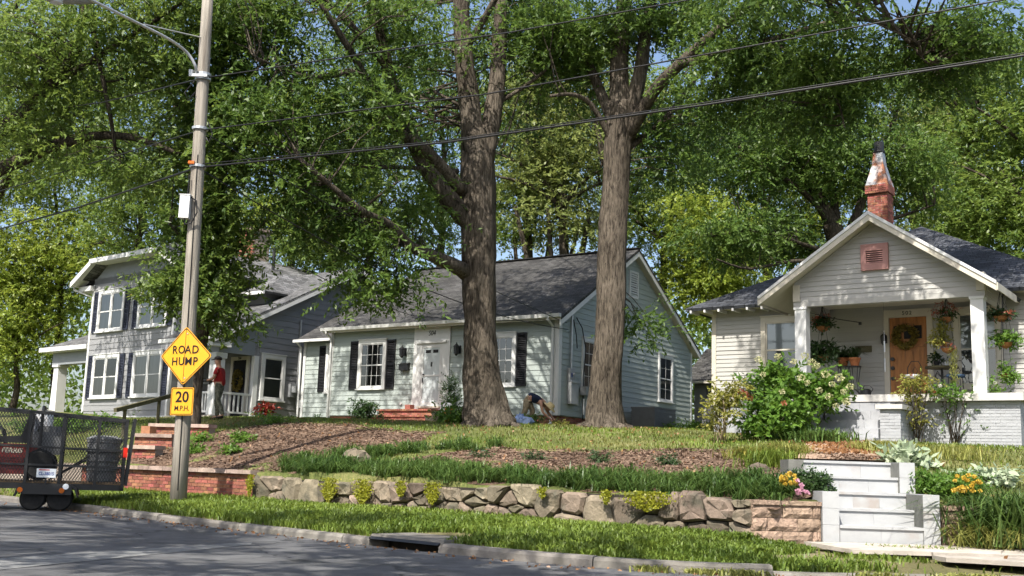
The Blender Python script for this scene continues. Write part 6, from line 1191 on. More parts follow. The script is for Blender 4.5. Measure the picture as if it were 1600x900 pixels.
# boulders
def boulder(label, x, y, Y, r):
    b = atY(x, y, Y); b[2] = ht(b[0], b[1]); rs_ = np.random.default_rng(int(x)); m = MB(); m.lathe([(r*.2, -.1*r), (r*.9, 0), (r, .35*r), (r*.7, .75*r), (r*.15, .95*r)], (0, 0, 0), 9); m.v = [tuple(np.array(v)*rs_.uniform(.82, 1.15, 3)) for v in m.v]
    o = m.build('boulder', 'stone', None, b); tag(o, label, 'rock'); return o
boulder('grey rounded rock standing in the liriope left of the mulch', 556, 712, 20.6, .26); boulder('pale rock at the right end of the liriope border', 1185, 742, 15.6, .16)
# ------------------------------------------------------------------ utility pole, signs, lamp, cables
pb_ = atY(279, 779, 19.9); pb_[2] = .30; ptop = atY(328, -60, 19.9); up_ = empty('utility_pole', pb_); tag(up_, 'weathered wooden utility pole leaning slightly on the grass verge', 'utility pole')
pole = lambda t: pb_*(1-t)+ptop*t
MB().tube([np.array(pole(t))-pb_+np.array([0, 0, -.3 if t == 0 else 0]) for t in (0, .1, .3, .5, .7, .85, 1)], [.152, .14, .131, .123, .115, .107, .098], 16).build('pole_shaft', 'pole_wood', up_, smooth=True)
MB().tube([np.array(pole(t))-pb_+np.array([.02, -.148+.045*t, 0]) for t in (.02, .3, .62)], .011, 5).build('ground_wire', 'cable_black', up_)
tz = lambda y: float((779-y)/(779+60))
def on_pole(y, side=0.0, front=.15): q = pole(tz(y)); return q+np.array([side, -front, 0])-pb_
m = MB()
for y in (128, 135, 215, 275): q = on_pole(y, 0, 0); m.lathe([(.15, -.025), (.15, .025)], q, 14)
m.build('pole_band', 'galvanised', up_)
q = on_pole(272, -.08, .13); MB().cbox(q, (.11, .10, .05)).build('splice_clamp', 'orange_plastic', up_); q = on_pole(133, -.05, .14); MB().cbox(q, (.34, .06, .05)).lathe([(.04, -.06), (.05, .05)], q+np.array([-.14, 0, .05]), 8).build('bracket', 'galvanised', up_)
q = on_pole(342, -.14, .16); MB().cbox(q, (.18, .16, .43)).cbox(q+np.array([0, 0, .22]), (.20, .18, .015)).build('equipment_box', 'white_plastic', up_)
MB().tube([q+np.array([.06, -.02, .2]), q+np.array([.2, -.03, .12]), q+np.array([.23, -.03, -.1]), q+np.array([.14, -.03, -.3]), q+np.array([.02, -.02, -.33]), q+np.array([.0, .0, -.2])], .014, 6).tube([q+np.array([.02, 0, .2]), q+np.array([.03, 0, .5]), q+np.array([.02, 0, .62])], .012, 6).build('box_cable', 'cable_black', up_)
MB().tube([on_pole(205, .16, .05), on_pole(225, .26, .08), on_pole(238, .2, .08), on_pole(230, .14, .05)], .012, 6).tube([on_pole(140, -.12, .1), on_pole(160, -.3, .1), on_pole(172, -.22, .1), on_pole(160, -.1, .12)], .014, 6).build('coiled_wire', 'cable_black', up_)
# street lamp
la = pole(tz(130))+np.array([-.14, -.06, 0]); sl_o = empty('street_lamp', la); tag(sl_o, 'cobra-head street lamp on a curved metal arm at the top of the pole', 'street lamp')
arm = [la]+px((306, 105, 19.7), (292, 82, 19.6), (262, 60, 19.2), (215, 36, 18.7), (155, 6, 18), (135, -4, 17.8)); MB().tube([p-la for p in spline(arm, 4)], .028, 8).build('arm', 'galvanised', sl_o, smooth=True)
MB().tube([pole(tz(68))-la, atY(225, 38, 18.8)-la], .012, 6).build('brace_rod', 'galvanised', sl_o)
hd = atY(100, -6, 17.6)-la; dv = (atY(60, -14, 17.2)-atY(140, -2, 17.85)); 
MB().tube([hd-dv*.62, hd-dv*.45, hd-dv*.1, hd+dv*.3, hd+dv*.52], [.045, .085, .13, .13, .05], 10).build('lamp_head', 'grey_metal', sl_o, smooth=True); MB().lathe([(.03, -.09), (.1, -.06), (.12, 0)], hd+dv*.15+np.array([0, 0, -.08]), 12).build('lens', 'white_plastic', sl_o)
# cables
def cable(label, pts, r, sag=0.0):
    P = [np.array(p) for p in pts]; out = []
    for i in range(len(P)-1):
        for k in range(16): t = k/16; q = P[i]*(1-t)+P[i+1]*t; q = q+np.array([0, 0, -4*sag*t*(1-t)]); out.append(q)
    out.append(P[-1]); o = empty('overhead_cable', out[0]); tag(o, label, 'cable', 'overhead cables'); MB().tube([q-out[0] for q in out], r, 6).build('cable_run', 'cable_black', o, smooth=True); return o
pA, pB, pC = pole(tz(133)), pole(tz(217)), pole(tz(276))
cable('top overhead cable running from the pole to the upper right', [pA, atY(800, 50, 17), atY(1800, -132, 13)], .012); cable('middle overhead cable crossing both oak trunks', [pB, atY(760, 147, 17.2), atY(1250, 58, 15), atY(1800, -43, 13)], .012)
cable('thick lowest overhead cable bundle crossing the picture to the right edge', [pC, atY(700, 222, 17.2), atY(1100, 164, 15.3), atY(1800, 56, 13)], .017); cable('thin cable strapped just above the thick bundle', [pC+np.array([0, 0, .06]), atY(700, 219, 17.2), atY(1100, 160.5, 15.3), atY(1800, 52, 13)], .008)
cable('upper cable leaving the pole to the left edge', [pA, atY(160, 160, 24), atY(-120, 196, 34)], .015); cable('thin sloping cable leaving the pole to the lower left', [pB, atY(120, 262, 26), atY(-120, 335, 34)], .014); cable('thick cable leaving the pole downward to the left', [pC, atY(120, 325, 26), atY(-100, 385, 36)], .022)
hk = frame(h5)(.1, .35, 2.75); cable('service drop dipping from the pole to the corner of the green cottage, lower one', [pC, hk], .012, .55); cable('service drop from the pole to the green cottage, upper one', [pB, frame(h5)(.1, .3, 2.95)], .010, .2)
cable('slack telephone line to the front corner of the green cottage', [atY(455, 408, 27), atY(640, 492, 31), frame(h5)(-.3, -.4, 3.0)], .009, .1)
# signs
def sign_ring(poly, w_, y):
    c = np.mean(np.array(poly), axis=0); m = MB(); n = len(poly); o_ = [c+(np.array(p)-c)*w_[0] for p in poly]; i_ = [c+(np.array(p)-c)*w_[1] for p in poly]
    m.add([(p[0], y, p[1]) for p in o_]+[(p[0], y, p[1]) for p in i_], [(k, (k+1) % n, n+(k+1) % n, n+k) for k in range(n)]); return m
YAW, FOLD = radians(-17), radians(5)
def roundpoly(P_, r):
    out = []
    for i in range(len(P_)):
        a, b, c = np.array(P_[i-1]), np.array(P_[i]), np.array(P_[(i+1) % len(P_)]); u, v = unit((a-b)[None])[0], unit((c-b)[None])[0]
        for t in (0, .33, .67, 1): p0, p1, p2 = b+u*r, b, b+v*r; out.append(p0*(1-t)**2+2*p1*t*(1-t)+p2*t*t)
    return out
tl = atan2(ptop[0]-pb_[0], ptop[2]-pb_[2])
sp_ = pole(tz(567))+np.array([.02, -.20, 0]); sg = empty('road_hump_sign', sp_); sg.rotation_euler = (0, tl*.6, YAW); tag(sg, 'yellow diamond ROAD HUMP warning sign bent over the utility pole', 'sign')
Dm = roundpoly([(0, .53), (-.53, 0), (0, -.53), (.53, 0)], .05)
def fold(mb): mb.v = [(x*cos(FOLD), y+abs(x)*sin(FOLD), z) for x, y, z in mb.v]; return mb
def halves(ring, y, mat, name):
    for sgn in (-1, 1):
        pts = [p for p in ring if p[0]*sgn >= -1e-6]; top_, bot = max(ring, key=lambda p: p[1]), min(ring, key=lambda p: p[1]); pts = sorted(pts, key=lambda p: -p[1]); poly = [(0, top_[1])]+[tuple(p) for p in pts if abs(p[0]) > 1e-4]+[(0, bot[1])]
        m = MB(); n = len(poly); m.add([(p[0], y, p[1]) for p in poly]+[(p[0], y+.003, p[1]) for p in poly], [tuple(range(n)) if sgn < 0 else tuple(range(n-1, -1, -1)), tuple(range(n, 2*n))]+[(k, (k+1) % n, n+(k+1) % n, n+k) for k in range(n)]); fold(m).build(name, mat, sg)
halves(Dm, 0, 'sign_yellow', 'sign_panel')
m = MB()
for k in range(len(Dm)):
    a, b = Dm[k], Dm[(k+1) % len(Dm)]; q = [np.array(v)*s_ for v, s_ in ((a, .965), (b, .965), (b, .93), (a, .93))]; m.add([(p[0], -.0025, p[1]) for p in q], [(0, 1, 2, 3)])
fold(m).build('border', 'sign_black', sg); MB().box(-.004, .004, -.003, -.0005, -.51, .50).build('crease', 'sign_black', sg)
for txt, z in (('ROAD', .105), ('HUMP', -.105)):
    for half, sgn in ((txt[:2], -1), (txt[2:], 1)): text_part(half, 'lettering', .205, 'sign_black', sg, (sgn*.135, .135*sin(FOLD)-.006, z), (pi/2, 0, sgn*FOLD), .001, sx=.92, bold=.0025, space=1.12)
m = MB()
for z in (.4, -.4): m.lathe([(.014, -.004), (.014, .004)], (0, 0, 0), 8); m.v[-16:] = [(x+.03, -.004+zz, y+z) for x, y, zz in m.v[-16:]]
m.build('bolt', 'galvanised', sg)
MB().box(-.03, .03, .012, .06, -.45, .45).build('mount_strap', 'galvanised', sg)
pp_ = pole(tz(634))+np.array([.02, -.205, 0]); s2 = empty('speed_plate_sign', pp_); s2.rotation_euler = (0, tl*.6, YAW); tag(s2, 'square yellow 20 M.P.H. advisory plate below the diamond sign', 'sign')
Sq = roundpoly([(-.23, .245), (-.23, -.245), (.23, -.245), (.23, .245)], .03); m = MB(); n = len(Sq); m.add([(p[0], 0, p[1]) for p in Sq]+[(p[0], .003, p[1]) for p in Sq], [tuple(range(n)), tuple(range(2*n-1, n-1, -1))]+[(k, n+k, n+(k+1) % n, (k+1) % n) for k in range(n)]); m.build('sign_panel', 'sign_yellow', s2)
sign_ring(Sq, (.95, .905), -.0025).build('border', 'sign_black', s2); MB().box(-.03, .03, .005, .065, -.2, .2).build('mount_strap', 'galvanised', s2)
text_part('20', 'lettering', .27, 'sign_black', s2, (0, -.003, .07), (pi/2, 0, 0), .001, bold=.006, sx=1.02); text_part('M.P.H.', 'lettering', .125, 'sign_black', s2, (.005, -.003, -.125), (pi/2, 0, 0), .001, bold=.0015, sx=.92)
# ------------------------------------------------------------------ landscaping trailer parked at the kerb
TR = radians(20); t0 = atZ(70, 798, ROADZ); tr_ = empty('utility_trailer', t0, TR); tag(tr_, 'black mesh-sided landscaping trailer parked at the kerb on the left', 'trailer')
XA, XB, YW = -2.6, 1.25, 1.25
def rot_tyre(x, y):
    w_ = MB().lathe([(.11, -.07), (.18, -.075), (.205, -.05), (.21, 0), (.205, .05), (.18, .075), (.11, .07)], (0, 0, 0), 24).build('wheel', 'tyre', tr_, (x, y, .205), rot=(pi/2, 0, 0), smooth=False); MB().lathe([(.02, -.06), (.10, -.055), (.112, -.068), (.112, .068), (.02, .06)], (0, 0, 0), 16).build('rim', 'grey_metal', w_)
for x in (-.215, .215): rot_tyre(x, .0); rot_tyre(x, YW)
for y0, y1 in ((-.13, .13), (YW-.13, YW+.13)): MB().prism([(-.52, y0, .24), (-.47, y0, .40), (-.36, y0, .46), (.36, y0, .46), (.47, y0, .40), (.52, y0, .24), (.49, y0, .24), (.44, y0, .38), (.34, y0, .435), (-.34, y0, .435), (-.44, y0, .38), (-.49, y0, .24)], (0, y1-y0, 0)).build('fender', 'black_metal', tr_)
MB().box(-.40, .40, -.145, -.132, .28, .44).build('fender_skirt', 'black_metal', tr_)
MB().box(XA, XB, .16, .24, .36, .46).box(XA, XB, YW-.24, YW-.16, .36, .46).box(XA, XA+.08, .16, YW-.16, .36, .46).box(XB-.08, XB, .16, YW-.16, .36, .46).build('frame', 'black_metal', tr_)
for k in range(6): MB().box(XA+.02, XB-.02, .25+k*.13, .372+k*.13, .462, .50).build('deck_board', 'deck_wood', tr_)
zr_ = lambda x: 1.60+(XB-x)*.055
for yy, nm in ((.18, 'near'), (YW-.18, 'far')):
    r_ = MB(); r_.beam((XA, yy, zr_(XA)), (XB, yy, zr_(XB)), .05).beam((XA, yy, 1.12), (XB, yy, 1.06), .035).beam((XA, yy, .80), (XB, yy, .76), .035)
    for x in (XA+.03, -1.3, -.38, .17, .76, XB-.03): r_.beam((x, yy, .40), (x, yy, zr_(x)), .05)
    r_.build('side_rail', 'black_metal', tr_)
    me = bpy.data.meshes.new('mesh_panel'); V = [(XA, yy+.005, .48), (XB, yy+.005, .48), (XB, yy+.005, zr_(XB)), (XA, yy+.005, zr_(XA))]; me.from_pydata(V, [], [(0, 1, 2, 3)]); u_ = me.uv_layers.new(name='UVMap')
    for lp in me.loops: v = V[lp.vertex_index]; u_.data[lp.index].uv = (v[0], v[2])
    me.materials.append(mesh_wire_mat('steel_mesh') if 'steel_mesh' not in MATS else MATS['steel_mesh']); inst('mesh_panel', me, tr_)
g_ = MB().beam((XB+.03, .2, .45), (XB+.10, .2, zr_(XB)+.02), .05).beam((XB+.03, YW-.2, .45), (XB+.10, YW-.2, zr_(XB)+.02), .05).beam((XB+.10, .2, zr_(XB)+.02), (XB+.10, YW-.2, zr_(XB)+.02), .05)
for k in range(5): g_.beam((XB+.04+.012*k, .2, .55+k*.22), (XB+.04+.012*k, YW-.2, .55+k*.22), .03)
g_.build('tailgate', 'black_metal', tr_)
for x in (-.42, .24): MB().lathe([(.0, 0), (.035, .0), (.045, .012), (.045, .02)], (0, 0, 0), 12).build('marker_light', 'amber', tr_, (x, -.146, .35), rot=(pi/2, 0, 0))
MB().box(XB-.06, XB+.01, .12, .155, .95, 1.12).build('reflector', 'red_lens', tr_)
pl_ = MB().box(-.155, .155, -.006, 0, -.075, .075).build('licence_plate', 'plate_white', tr_, (-.03, -.155, .64)); text_part('CL-38015', 'lettering', .078, 'plate_blue', pl_, (0, -.008, -.012), (pi/2, 0, 0), .001, sx=.78, bold=.002); MB().box(-.12, .05, -.0075, -.0062, .045, .062).build('plate_band', 'plate_red', pl_)
MB().beam((-.03, -.140, .42), (-.03, -.140, .70), .03).build('plate_bracket', 'black_metal', tr_)
MB().lathe([(.03, 0), (.05, .01), (.05, .02)], (0, 0, 0), 12).build('hub_badge', 'plate_white', tr_, (.30, -.148, .42), rot=(pi/2, 0, 0))
MB().box(-.42, .02, .78, 1.04, 1.06, 1.115).beam((-.2, 1.0, .5), (-.2, 1.0, 1.06), .04).build('cooler_rack', 'black_metal', tr_)
# mower on the trailer
fr_ = frame(tr_); mp_ = fr_(-.62, .63, .505); mw = empty('riding_mower', mp_, TR); tag(mw, 'red zero-turn riding mower loaded on the trailer', 'mower')
MB().prism([(-.75, -.32, .28), (.55, -.32, .28), (.6, -.32, .48), (.25, -.32, .62), (-.35, -.32, .62), (-.75, -.32, .46)], (0, .64, 0)).build('body', 'mower_red', mw); MB().box(-.55, .45, -.42, .42, .10, .26).build('cutting_deck', 'mower_red', mw)
for y in (-.34, .34):
    w_ = MB().lathe([(.12, -.11), (.22, -.12), (.27, -.06), (.27, .06), (.22, .12), (.12, .11)], (0, 0, 0), 20).build('rear_wheel', 'tyre', mw, (.45, y, .27), rot=(pi/2, 0, 0)); MB().lathe([(.02, -.1), (.115, -.1), (.115, .1), (.02, .1)], (0, 0, 0), 12).build('rim', 'white_plastic', w_)
    MB().lathe([(.06, -.06), (.13, -.06), (.14, 0), (.13, .06), (.06, .06)], (0, 0, 0), 16).build('caster_wheel', 'tyre', mw, (-.85, y*.7, .14), rot=(pi/2, 0, 0)); MB().tube([(-.15, y*.55, .6), (-.2, y*.6, .85), (-.28, y*.35, .92)], .02, 6).build('steering_lever', 'black_metal', mw)
MB().prism([(-.25, -.24, .64), (.2, -.24, .64), (.3, -.24, 1.12), (.2, -.24, 1.14), (.1, -.24, .76), (-.25, -.24, .74)], (0, .48, 0)).build('seat', 'black_metal', mw); MB().box(.3, .8, -.27, .27, .45, .85).lathe([(.2, 0), (.2, .1)], (.55, 0, .85), 12).build('engine', 'bin_grey', mw)
MB().tube([(.42, -.34, .45), (.42, -.34, 1.15), (.42, -.2, 1.28), (.42, .2, 1.28), (.42, .34, 1.15), (.42, .34, .45)], .03, 8).build('roll_bar', 'black_metal', mw)
text_part('FERRIS', 'lettering', .115, 'cream_paint', mw, (-.02, -.328, .50), (pi/2, 0, 0), .002, bold=.003, shear=.15); MB().lathe([(.0, 0), (.05, 0), (.05, .008)], (0, 0, 0), 12).build('badge', 'plate_white', mw, (.42, -.324, .47), rot=(pi/2, 0, 0))
cn = empty('rubbish_bin', fr_(.86, .62, .505), TR); tag(cn, 'grey ribbed rubbish bin standing at the back of the trailer', 'bin'); m = MB().lathe([(.24, 0), (.25, .02), (.285, .68), (.30, .70), (.30, .74), (.27, .74)], (0, 0, 0), 18); m.build('bin_body', 'bin_grey', cn); MB().lathe([(.31, .742), (.31, .77), (.2, .82)], (0, 0, 0), 18).build('lid', 'bin_grey', cn)
for k in range(3): MB().lathe([(.262+.018*k, .18+.17*k), (.272+.018*k, .2+.17*k), (.266+.018*k, .22+.17*k)], (0, 0, 0), 18).build('rib', 'bin_grey', cn)
for i, (a, b, lab) in enumerate([((.0, .45, .52), (.95, .5, 1.18), 'long-handled rake lying across the trailer, lower one'), ((.05, .6, .55), (1.15, .55, 1.24), 'long-handled rake lying across the trailer, upper one')]):
    A_, B_ = fr_(*a), fr_(*b); o = empty('rake', A_); tag(o, lab, 'tool', 'tools on the trailer'); MB().tube([(0, 0, 0), tuple(B_-A_)], .016, 6).build('handle', 'black_metal', o); d = B_-A_
    m = MB(); 
    for k in range(7): m.tube([tuple(d*.97), tuple(d*1.08+np.array([(k-3)*.035, 0, .02]))], .006, 4)
    m.build('tines', 'black_metal', o)
cj = empty('water_cooler', fr_(-.72, .18, zr_(-.72)+.03), TR); cj.location = fr_(-.20, .96, 1.12); tag(cj, 'white drinks cooler with pale lid on a rack at the far rail of the trailer', 'cooler'); MB().lathe([(.13, .0), (.155, .03), (.16, .5), (.15, .56)], (0, 0, 0), 16).build('jug', 'white_plastic', cj); MB().lathe([(.165, .562), (.17, .62), (.06, .65)], (0, 0, 0), 16).build('lid', 'cream_paint', cj)
# brick stairs and handrail to the grey house
sA_ = atY(222, 736, 23.8); bs1 = empty('brick_stair_walls', (*sA_[:2], ht(*sA_[:2])), radians(-20)); tag(bs1, 'stepped red brick stair walls climbing the bank behind the pole', 'stair walls')
fb_ = np.array(bs1.location)
def bsl(P): c, s_ = cos(radians(20)), sin(radians(20)); r = np.array(P)-fb_; return np.array([r[0]*c-r[1]*s_, r[0]*s_+r[1]*c, r[2]])
for x0, x1, yt, yb, Y in ((190, 248, 697, 742, 23.6), (201, 276, 679, 705, 24.9), (222, 337, 663.5, 690, 26.6)):
    A_, B_ = bsl(atY(x0, yt, Y)), bsl(atY(x1, yt, Y)); zt_ = (A_[2]+B_[2])/2; zb_ = bsl(atY((x0+x1)/2, yb, Y))[2]; yy_ = (A_[1]+B_[1])/2
    m_ = MB().box(A_[0], B_[0], yy_+.045, yy_+.3, zb_-.5, zt_-.06).build('wall_step', 'mortar', bs1); brick_face(m_, A_[0], B_[0], zb_-.05, zt_-.06, y=yy_+.083); MB().box(A_[0]-.03, B_[0]+.03, yy_-.03, yy_+.33, zt_-.06, zt_+.02).build('coping', 'brick_cap', m_)
q_ = bsl(atY(233, 666, 25.2)); MB().box(q_[0]-.12, q_[0]+.12, q_[1]-.12, q_[1]+.12, q_[2]-.9, q_[2]).build('pier', 'brick', bs1)
h0, h1_ = atY(180, 641, 27.5), atY(300, 610, 30.5); hr = empty('handrail', h0); tag(hr, 'dark sloping wooden handrail beside the brick stair walls', 'handrail'); MB().beam((0, 0, 0), tuple(h1_-h0), .09, .10).build('rail', 'rail_wood', hr)
for t in (.12, .55, .95): q = (h1_-h0)*t; MB().beam(tuple(q), (q[0], q[1], ht(*(h0+q)[:2])-h0[2]-.1), .07).build('post', 'rail_wood', hr)
# ------------------------------------------------------------------ people
def skin(name, J, E, mat, parent, levels=2):
    """continuous limb surface grown over a joint skeleton; J: name -> (x, y, z, r)"""
    ks = list(J); me = bpy.data.meshes.new(name); me.from_pydata([J[k][:3] for k in ks], [(ks.index(a), ks.index(b)) for a, b in E], []); o = bpy.data.objects.new(name, me); link(o, parent)
    md = o.modifiers.new('skin', 'SKIN'); md.use_smooth_shade = True
    for i, k in enumerate(ks): r = J[k][3]; me.skin_vertices[0].data[i].radius = (r, r) if not isinstance(r, tuple) else r
    me.skin_vertices[0].data[0].use_root = True
    if levels: sd = o.modifiers.new('sub', 'SUBSURF'); sd.levels = levels; sd.render_levels = levels
    me.materials.append(MATS[mat]); return o
def hand(J, E, wrist, d, side, pre):
    w = np.array(J[wrist][:3]); d = unit(np.array([d], float))[0]; s = unit(np.array([side], float))[0]; J[pre+'p'] = (*(w+d*.07), .028); E.append((wrist, pre+'p'))
    for k in range(4):
        b = w+d*.09+s*(k-1.5)*.02; J[f'{pre}f{k}a'] = (*b, .011); J[f'{pre}f{k}b'] = (*(b+d*(.05-.006*abs(k-1.2))+np.array([0, 0, -.025])), .008); E += [(pre+'p', f'{pre}f{k}a'), (f'{pre}f{k}a', f'{pre}f{k}b')]
    t = w+d*.045-s*.035; J[pre+'t'] = (*t, .011); J[pre+'t2'] = (*(t+d*.04), .008); E += [(pre+'p', pre+'t'), (pre+'t', pre+'t2')]
def face(parent, c, fwd, s=1.0):
    c = np.array(c); f = np.array(fwd, float); side = np.array([-f[1], f[0], 0]); m = MB()
    for k in (-1, 1): q = c+f*.092*s+side*.032*k+np.array([0, 0, .012]); m.lathe([(.001, -.008), (.011, 0), (.001, .008)], q, 8)
    m.build('eyes', 'hair_dark', parent); m = MB(); q = c+f*.10*s; m.add([q+np.array([0, 0, .02]), q+side*.014+np.array([0, 0, -.025]), q-side*.014+np.array([0, 0, -.025]), q+f*.026+np.array([0, 0, -.022])], [(0, 1, 3), (0, 3, 2), (1, 2, 3)]).build('nose', 'skin', parent)
    m = MB(); q = c+f*.092*s+np.array([0, 0, -.052]); m.cbox(q, (.02, .045, .012)).build('mouth', 'flower_red', parent)
# man in a red T-shirt and cap, walking left with a tool in his hands
mpos = atY(339, 660, 31); mpos[2] = ht(mpos[0], mpos[1])+.0; man = empty('person', mpos, radians(-8)); tag(man, 'person in red T-shirt, dark cap and camouflage trousers walking below the porch railing', 'person')
J = dict(pel=(0, 0, .93, (.13, .16)), wst=(-.01, 0, 1.10, (.115, .15)), chs=(-.02, 0, 1.30, (.13, .17)), nkb=(-.04, 0, 1.45, .075), nck=(-.07, 0, 1.51, .055), hd1=(-.10, 0, 1.58, .085), hd2=(-.115, 0, 1.66, .098), hd3=(-.10, 0, 1.73, .06))
E_ = [('pel', 'wst'), ('wst', 'chs'), ('chs', 'nkb'), ('nkb', 'nck'), ('nck', 'hd1'), ('hd1', 'hd2'), ('hd2', 'hd3')]
for s_, k, kn_, an in ((1, 'l', (-.10, .10, .50), (-.06, .11, .09)), (-1, 'r', (.02, -.11, .50), (.20, -.12, .12))):
    J.update({k+'sh': (-.03, .19*s_, 1.39, .062), k+'el': (-.10, .25*s_, 1.13, .046), k+'wr': (-.31, .17*s_, 1.08, .032), k+'hp': (0, .10*s_, .86, .09), k+'kn': (*kn_, .062), k+'ca': (kn_[0]*.5+an[0]*.5+.02, kn_[1], .32, .055), k+'an': (*an, .042), k+'to': (an[0]-.17, an[1], an[2]-.06, .036)})
    E_ += [('chs', k+'sh'), (k+'sh', k+'el'), (k+'el', k+'wr'), ('pel', k+'hp'), (k+'hp', k+'kn'), (k+'kn', k+'ca'), (k+'ca', k+'an'), (k+'an', k+'to')]; hand(J, E_, k+'wr', (-1, -.2*s_, -.1), (0, s_, .2), k)
skin('body', J, E_, 'skin', man)
K = lambda k, g, r=None: (*J[k][:3], tuple(v+g for v in J[k][3]) if isinstance(J[k][3], tuple) else J[k][3]+g)
Js = {k: K(k, .018) for k in ('wst', 'chs', 'nkb', 'lsh', 'rsh')}; Js['hem'] = (0, 0, .90, (.158, .195)); 
for k, s_ in (('l', 1), ('r', -1)): a, b = np.array(J[k+'sh'][:3]), np.array(J[k+'el'][:3]); Js[k+'sl'] = (*(a*.35+b*.65), .068)
skin('shirt', {k: Js[k] for k in ('chs', 'wst', 'hem', 'nkb', 'lsh', 'lsl', 'rsh', 'rsl')}, [('chs', 'wst'), ('wst', 'hem'), ('chs', 'nkb'), ('chs', 'lsh'), ('lsh', 'lsl'), ('chs', 'rsh'), ('rsh', 'rsl')], 'red_shirt', man)
Jt = {'pel': (0, 0, .93, (.135, .165)), 'wb': (0, 0, 1.07, (.125, .16))}; Et = [('pel', 'wb')]
for k in 'lr':
    for q, g in (('hp', .012), ('kn', .022), ('ca', .02), ('an', .022)): Jt[k+q] = K(k+q, g)
    Et += [('pel', k+'hp'), (k+'hp', k+'kn'), (k+'kn', k+'ca'), (k+'ca', k+'an')]
skin('trousers', Jt, Et, 'camo', man)
for k in 'lr': a = J[k+'an']; skin('shoe', {'a': (a[0]+.03, a[1], a[2]-.03, .05), 'b': (a[0]-.08, a[1], a[2]-.055, .05), 'c': (a[0]-.2, a[1], a[2]-.065, .04)}, [('a', 'b'), ('b', 'c')], 'hair_dark', man); w_ = J[k+'wr']; skin('glove', {'a': (w_[0]+.01, w_[1], w_[2], .038), 'b': (w_[0]-.08, w_[1], w_[2]-.01, .044), 'c': (w_[0]-.15, w_[1], w_[2]-.03, .036)}, [('a', 'b'), ('b', 'c')], 'black_metal', man)
MB().lathe([(.108, 0), (.112, .03), (.095, .08), (.05, .105), (.01, .11)], (-.105, 0, 1.675), 14).prism([(-.20, -.07, 1.685), (-.30, -.05, 1.665), (-.30, .05, 1.665), (-.20, .07, 1.685)], (0, 0, .012)).build('cap', 'hair_dark', man, smooth=True)
face(man, (-.112, 0, 1.635), (-1, 0, 0))
tl_p = frame(man)(-.42, 0, 1.05); tool = empty('hedge_trimmer', tl_p, radians(-8)); tag(tool, 'dark hand-held trimmer carried by the person in red', 'tool')
MB().box(-.16, .12, -.07, .07, -.07, .05).box(.02, .18, -.02, .02, .03, .10).build('motor_housing', 'bin_grey', tool); MB().tube([(-.06, -.19, .03), (-.06, -.19, .10), (-.06, .19, .10), (-.06, .19, .03)], .016, 6).tube([(.14, 0, .06), (.2, 0, .0), (.12, 0, -.05)], .014, 6).build('handle', 'black_metal', tool)
MB().box(-.62, -.16, -.03, .03, -.03, .01).build('blade_bar', 'galvanised', tool)
# gardener bending over the bed
gp = atY(826, 664, 33.5); gp[2] = ht(gp[0], gp[1]); gd = empty('person', gp, radians(-14)); tag(gd, 'gardener in straw hat, navy top and khaki trousers bending over the bed', 'person')
J = dict(pel=(-.06, 0, .84, (.145, .16)), wst=(.12, 0, .88, (.12, .145)), chs=(.33, 0, .79, (.13, .16)), nkb=(.47, 0, .70, .07), nck=(.52, 0, .66, .052), hd1=(.58, 0, .61, .085), hd2=(.64, 0, .56, .095), hd3=(.69, 0, .51, .06))
E_ = [('pel', 'wst'), ('wst', 'chs'), ('chs', 'nkb'), ('nkb', 'nck'), ('nck', 'hd1'), ('hd1', 'hd2'), ('hd2', 'hd3')]
for s_, k, kn_, an in ((1, 'l', (.10, .10, .46), (-.02, .11, .08)), (-1, 'r', (-.10, -.10, .44), (-.30, -.11, .08))):
    J.update({k+'sh': (.40, .17*s_, .70, .058), k+'el': (.46+.10*(s_ > 0), .20*s_, .43, .043), k+'wr': (.70+.06*(s_ > 0), .12*s_, .22, .03), k+'hp': (-.06, .09*s_, .77, .10), k+'kn': (*kn_, .064), k+'an': (*an, .042), k+'to': (an[0]+.17, an[1], .03, .036)})
    E_ += [('chs', k+'sh'), (k+'sh', k+'el'), (k+'el', k+'wr'), ('pel', k+'hp'), (k+'hp', k+'kn'), (k+'kn', k+'an'), (k+'an', k+'to')]; hand(J, E_, k+'wr', (.6, -.2*s_, -.8), (0, s_, .1), k)
skin('body', J, E_, 'skin', gd); Js = {'chs': K('chs', .02), 'wst': K('wst', .025), 'hem': (-.08, 0, .86, (.155, .175)), 'nkb': K('nkb', .012)}
for k, s_ in (('l', 1), ('r', -1)): Js[k+'sh'] = (.38, .14*s_, .73, .075)
skin('sleeveless_top', Js, [('chs', 'wst'), ('wst', 'hem'), ('chs', 'nkb'), ('chs', 'lsh'), ('chs', 'rsh')], 'navy_cloth', gd)
Jt = {'pel': (-.07, 0, .81, (.145, .165)), 'wb': (.04, 0, .865, (.13, .155))}; Et = [('pel', 'wb')]
for k in 'lr':
    for q, g in (('hp', .014), ('kn', .024), ('an', .026)): Jt[k+q] = K(k+q, g)
    Et += [('pel', k+'hp'), (k+'hp', k+'kn'), (k+'kn', k+'an')]
skin('trousers', Jt, Et, 'khaki', gd)
for k in 'lr': a = J[k+'an']; skin('shoe', {'a': (a[0]-.03, a[1], a[2]-.03, .05), 'b': (a[0]+.08, a[1], a[2]-.045, .05), 'c': (a[0]+.2, a[1], a[2]-.055, .04)}, [('a', 'b'), ('b', 'c')], 'white_plastic', gd)
MB().lathe([(.24, -.02), (.235, .0), (.12, .03), (.118, .10), (.09, .135), (.02, .145)], (0, 0, 0), 20).build('straw_hat', 'straw', gd, (.63, 0, .60), rot=(0, radians(42), 0), smooth=True)
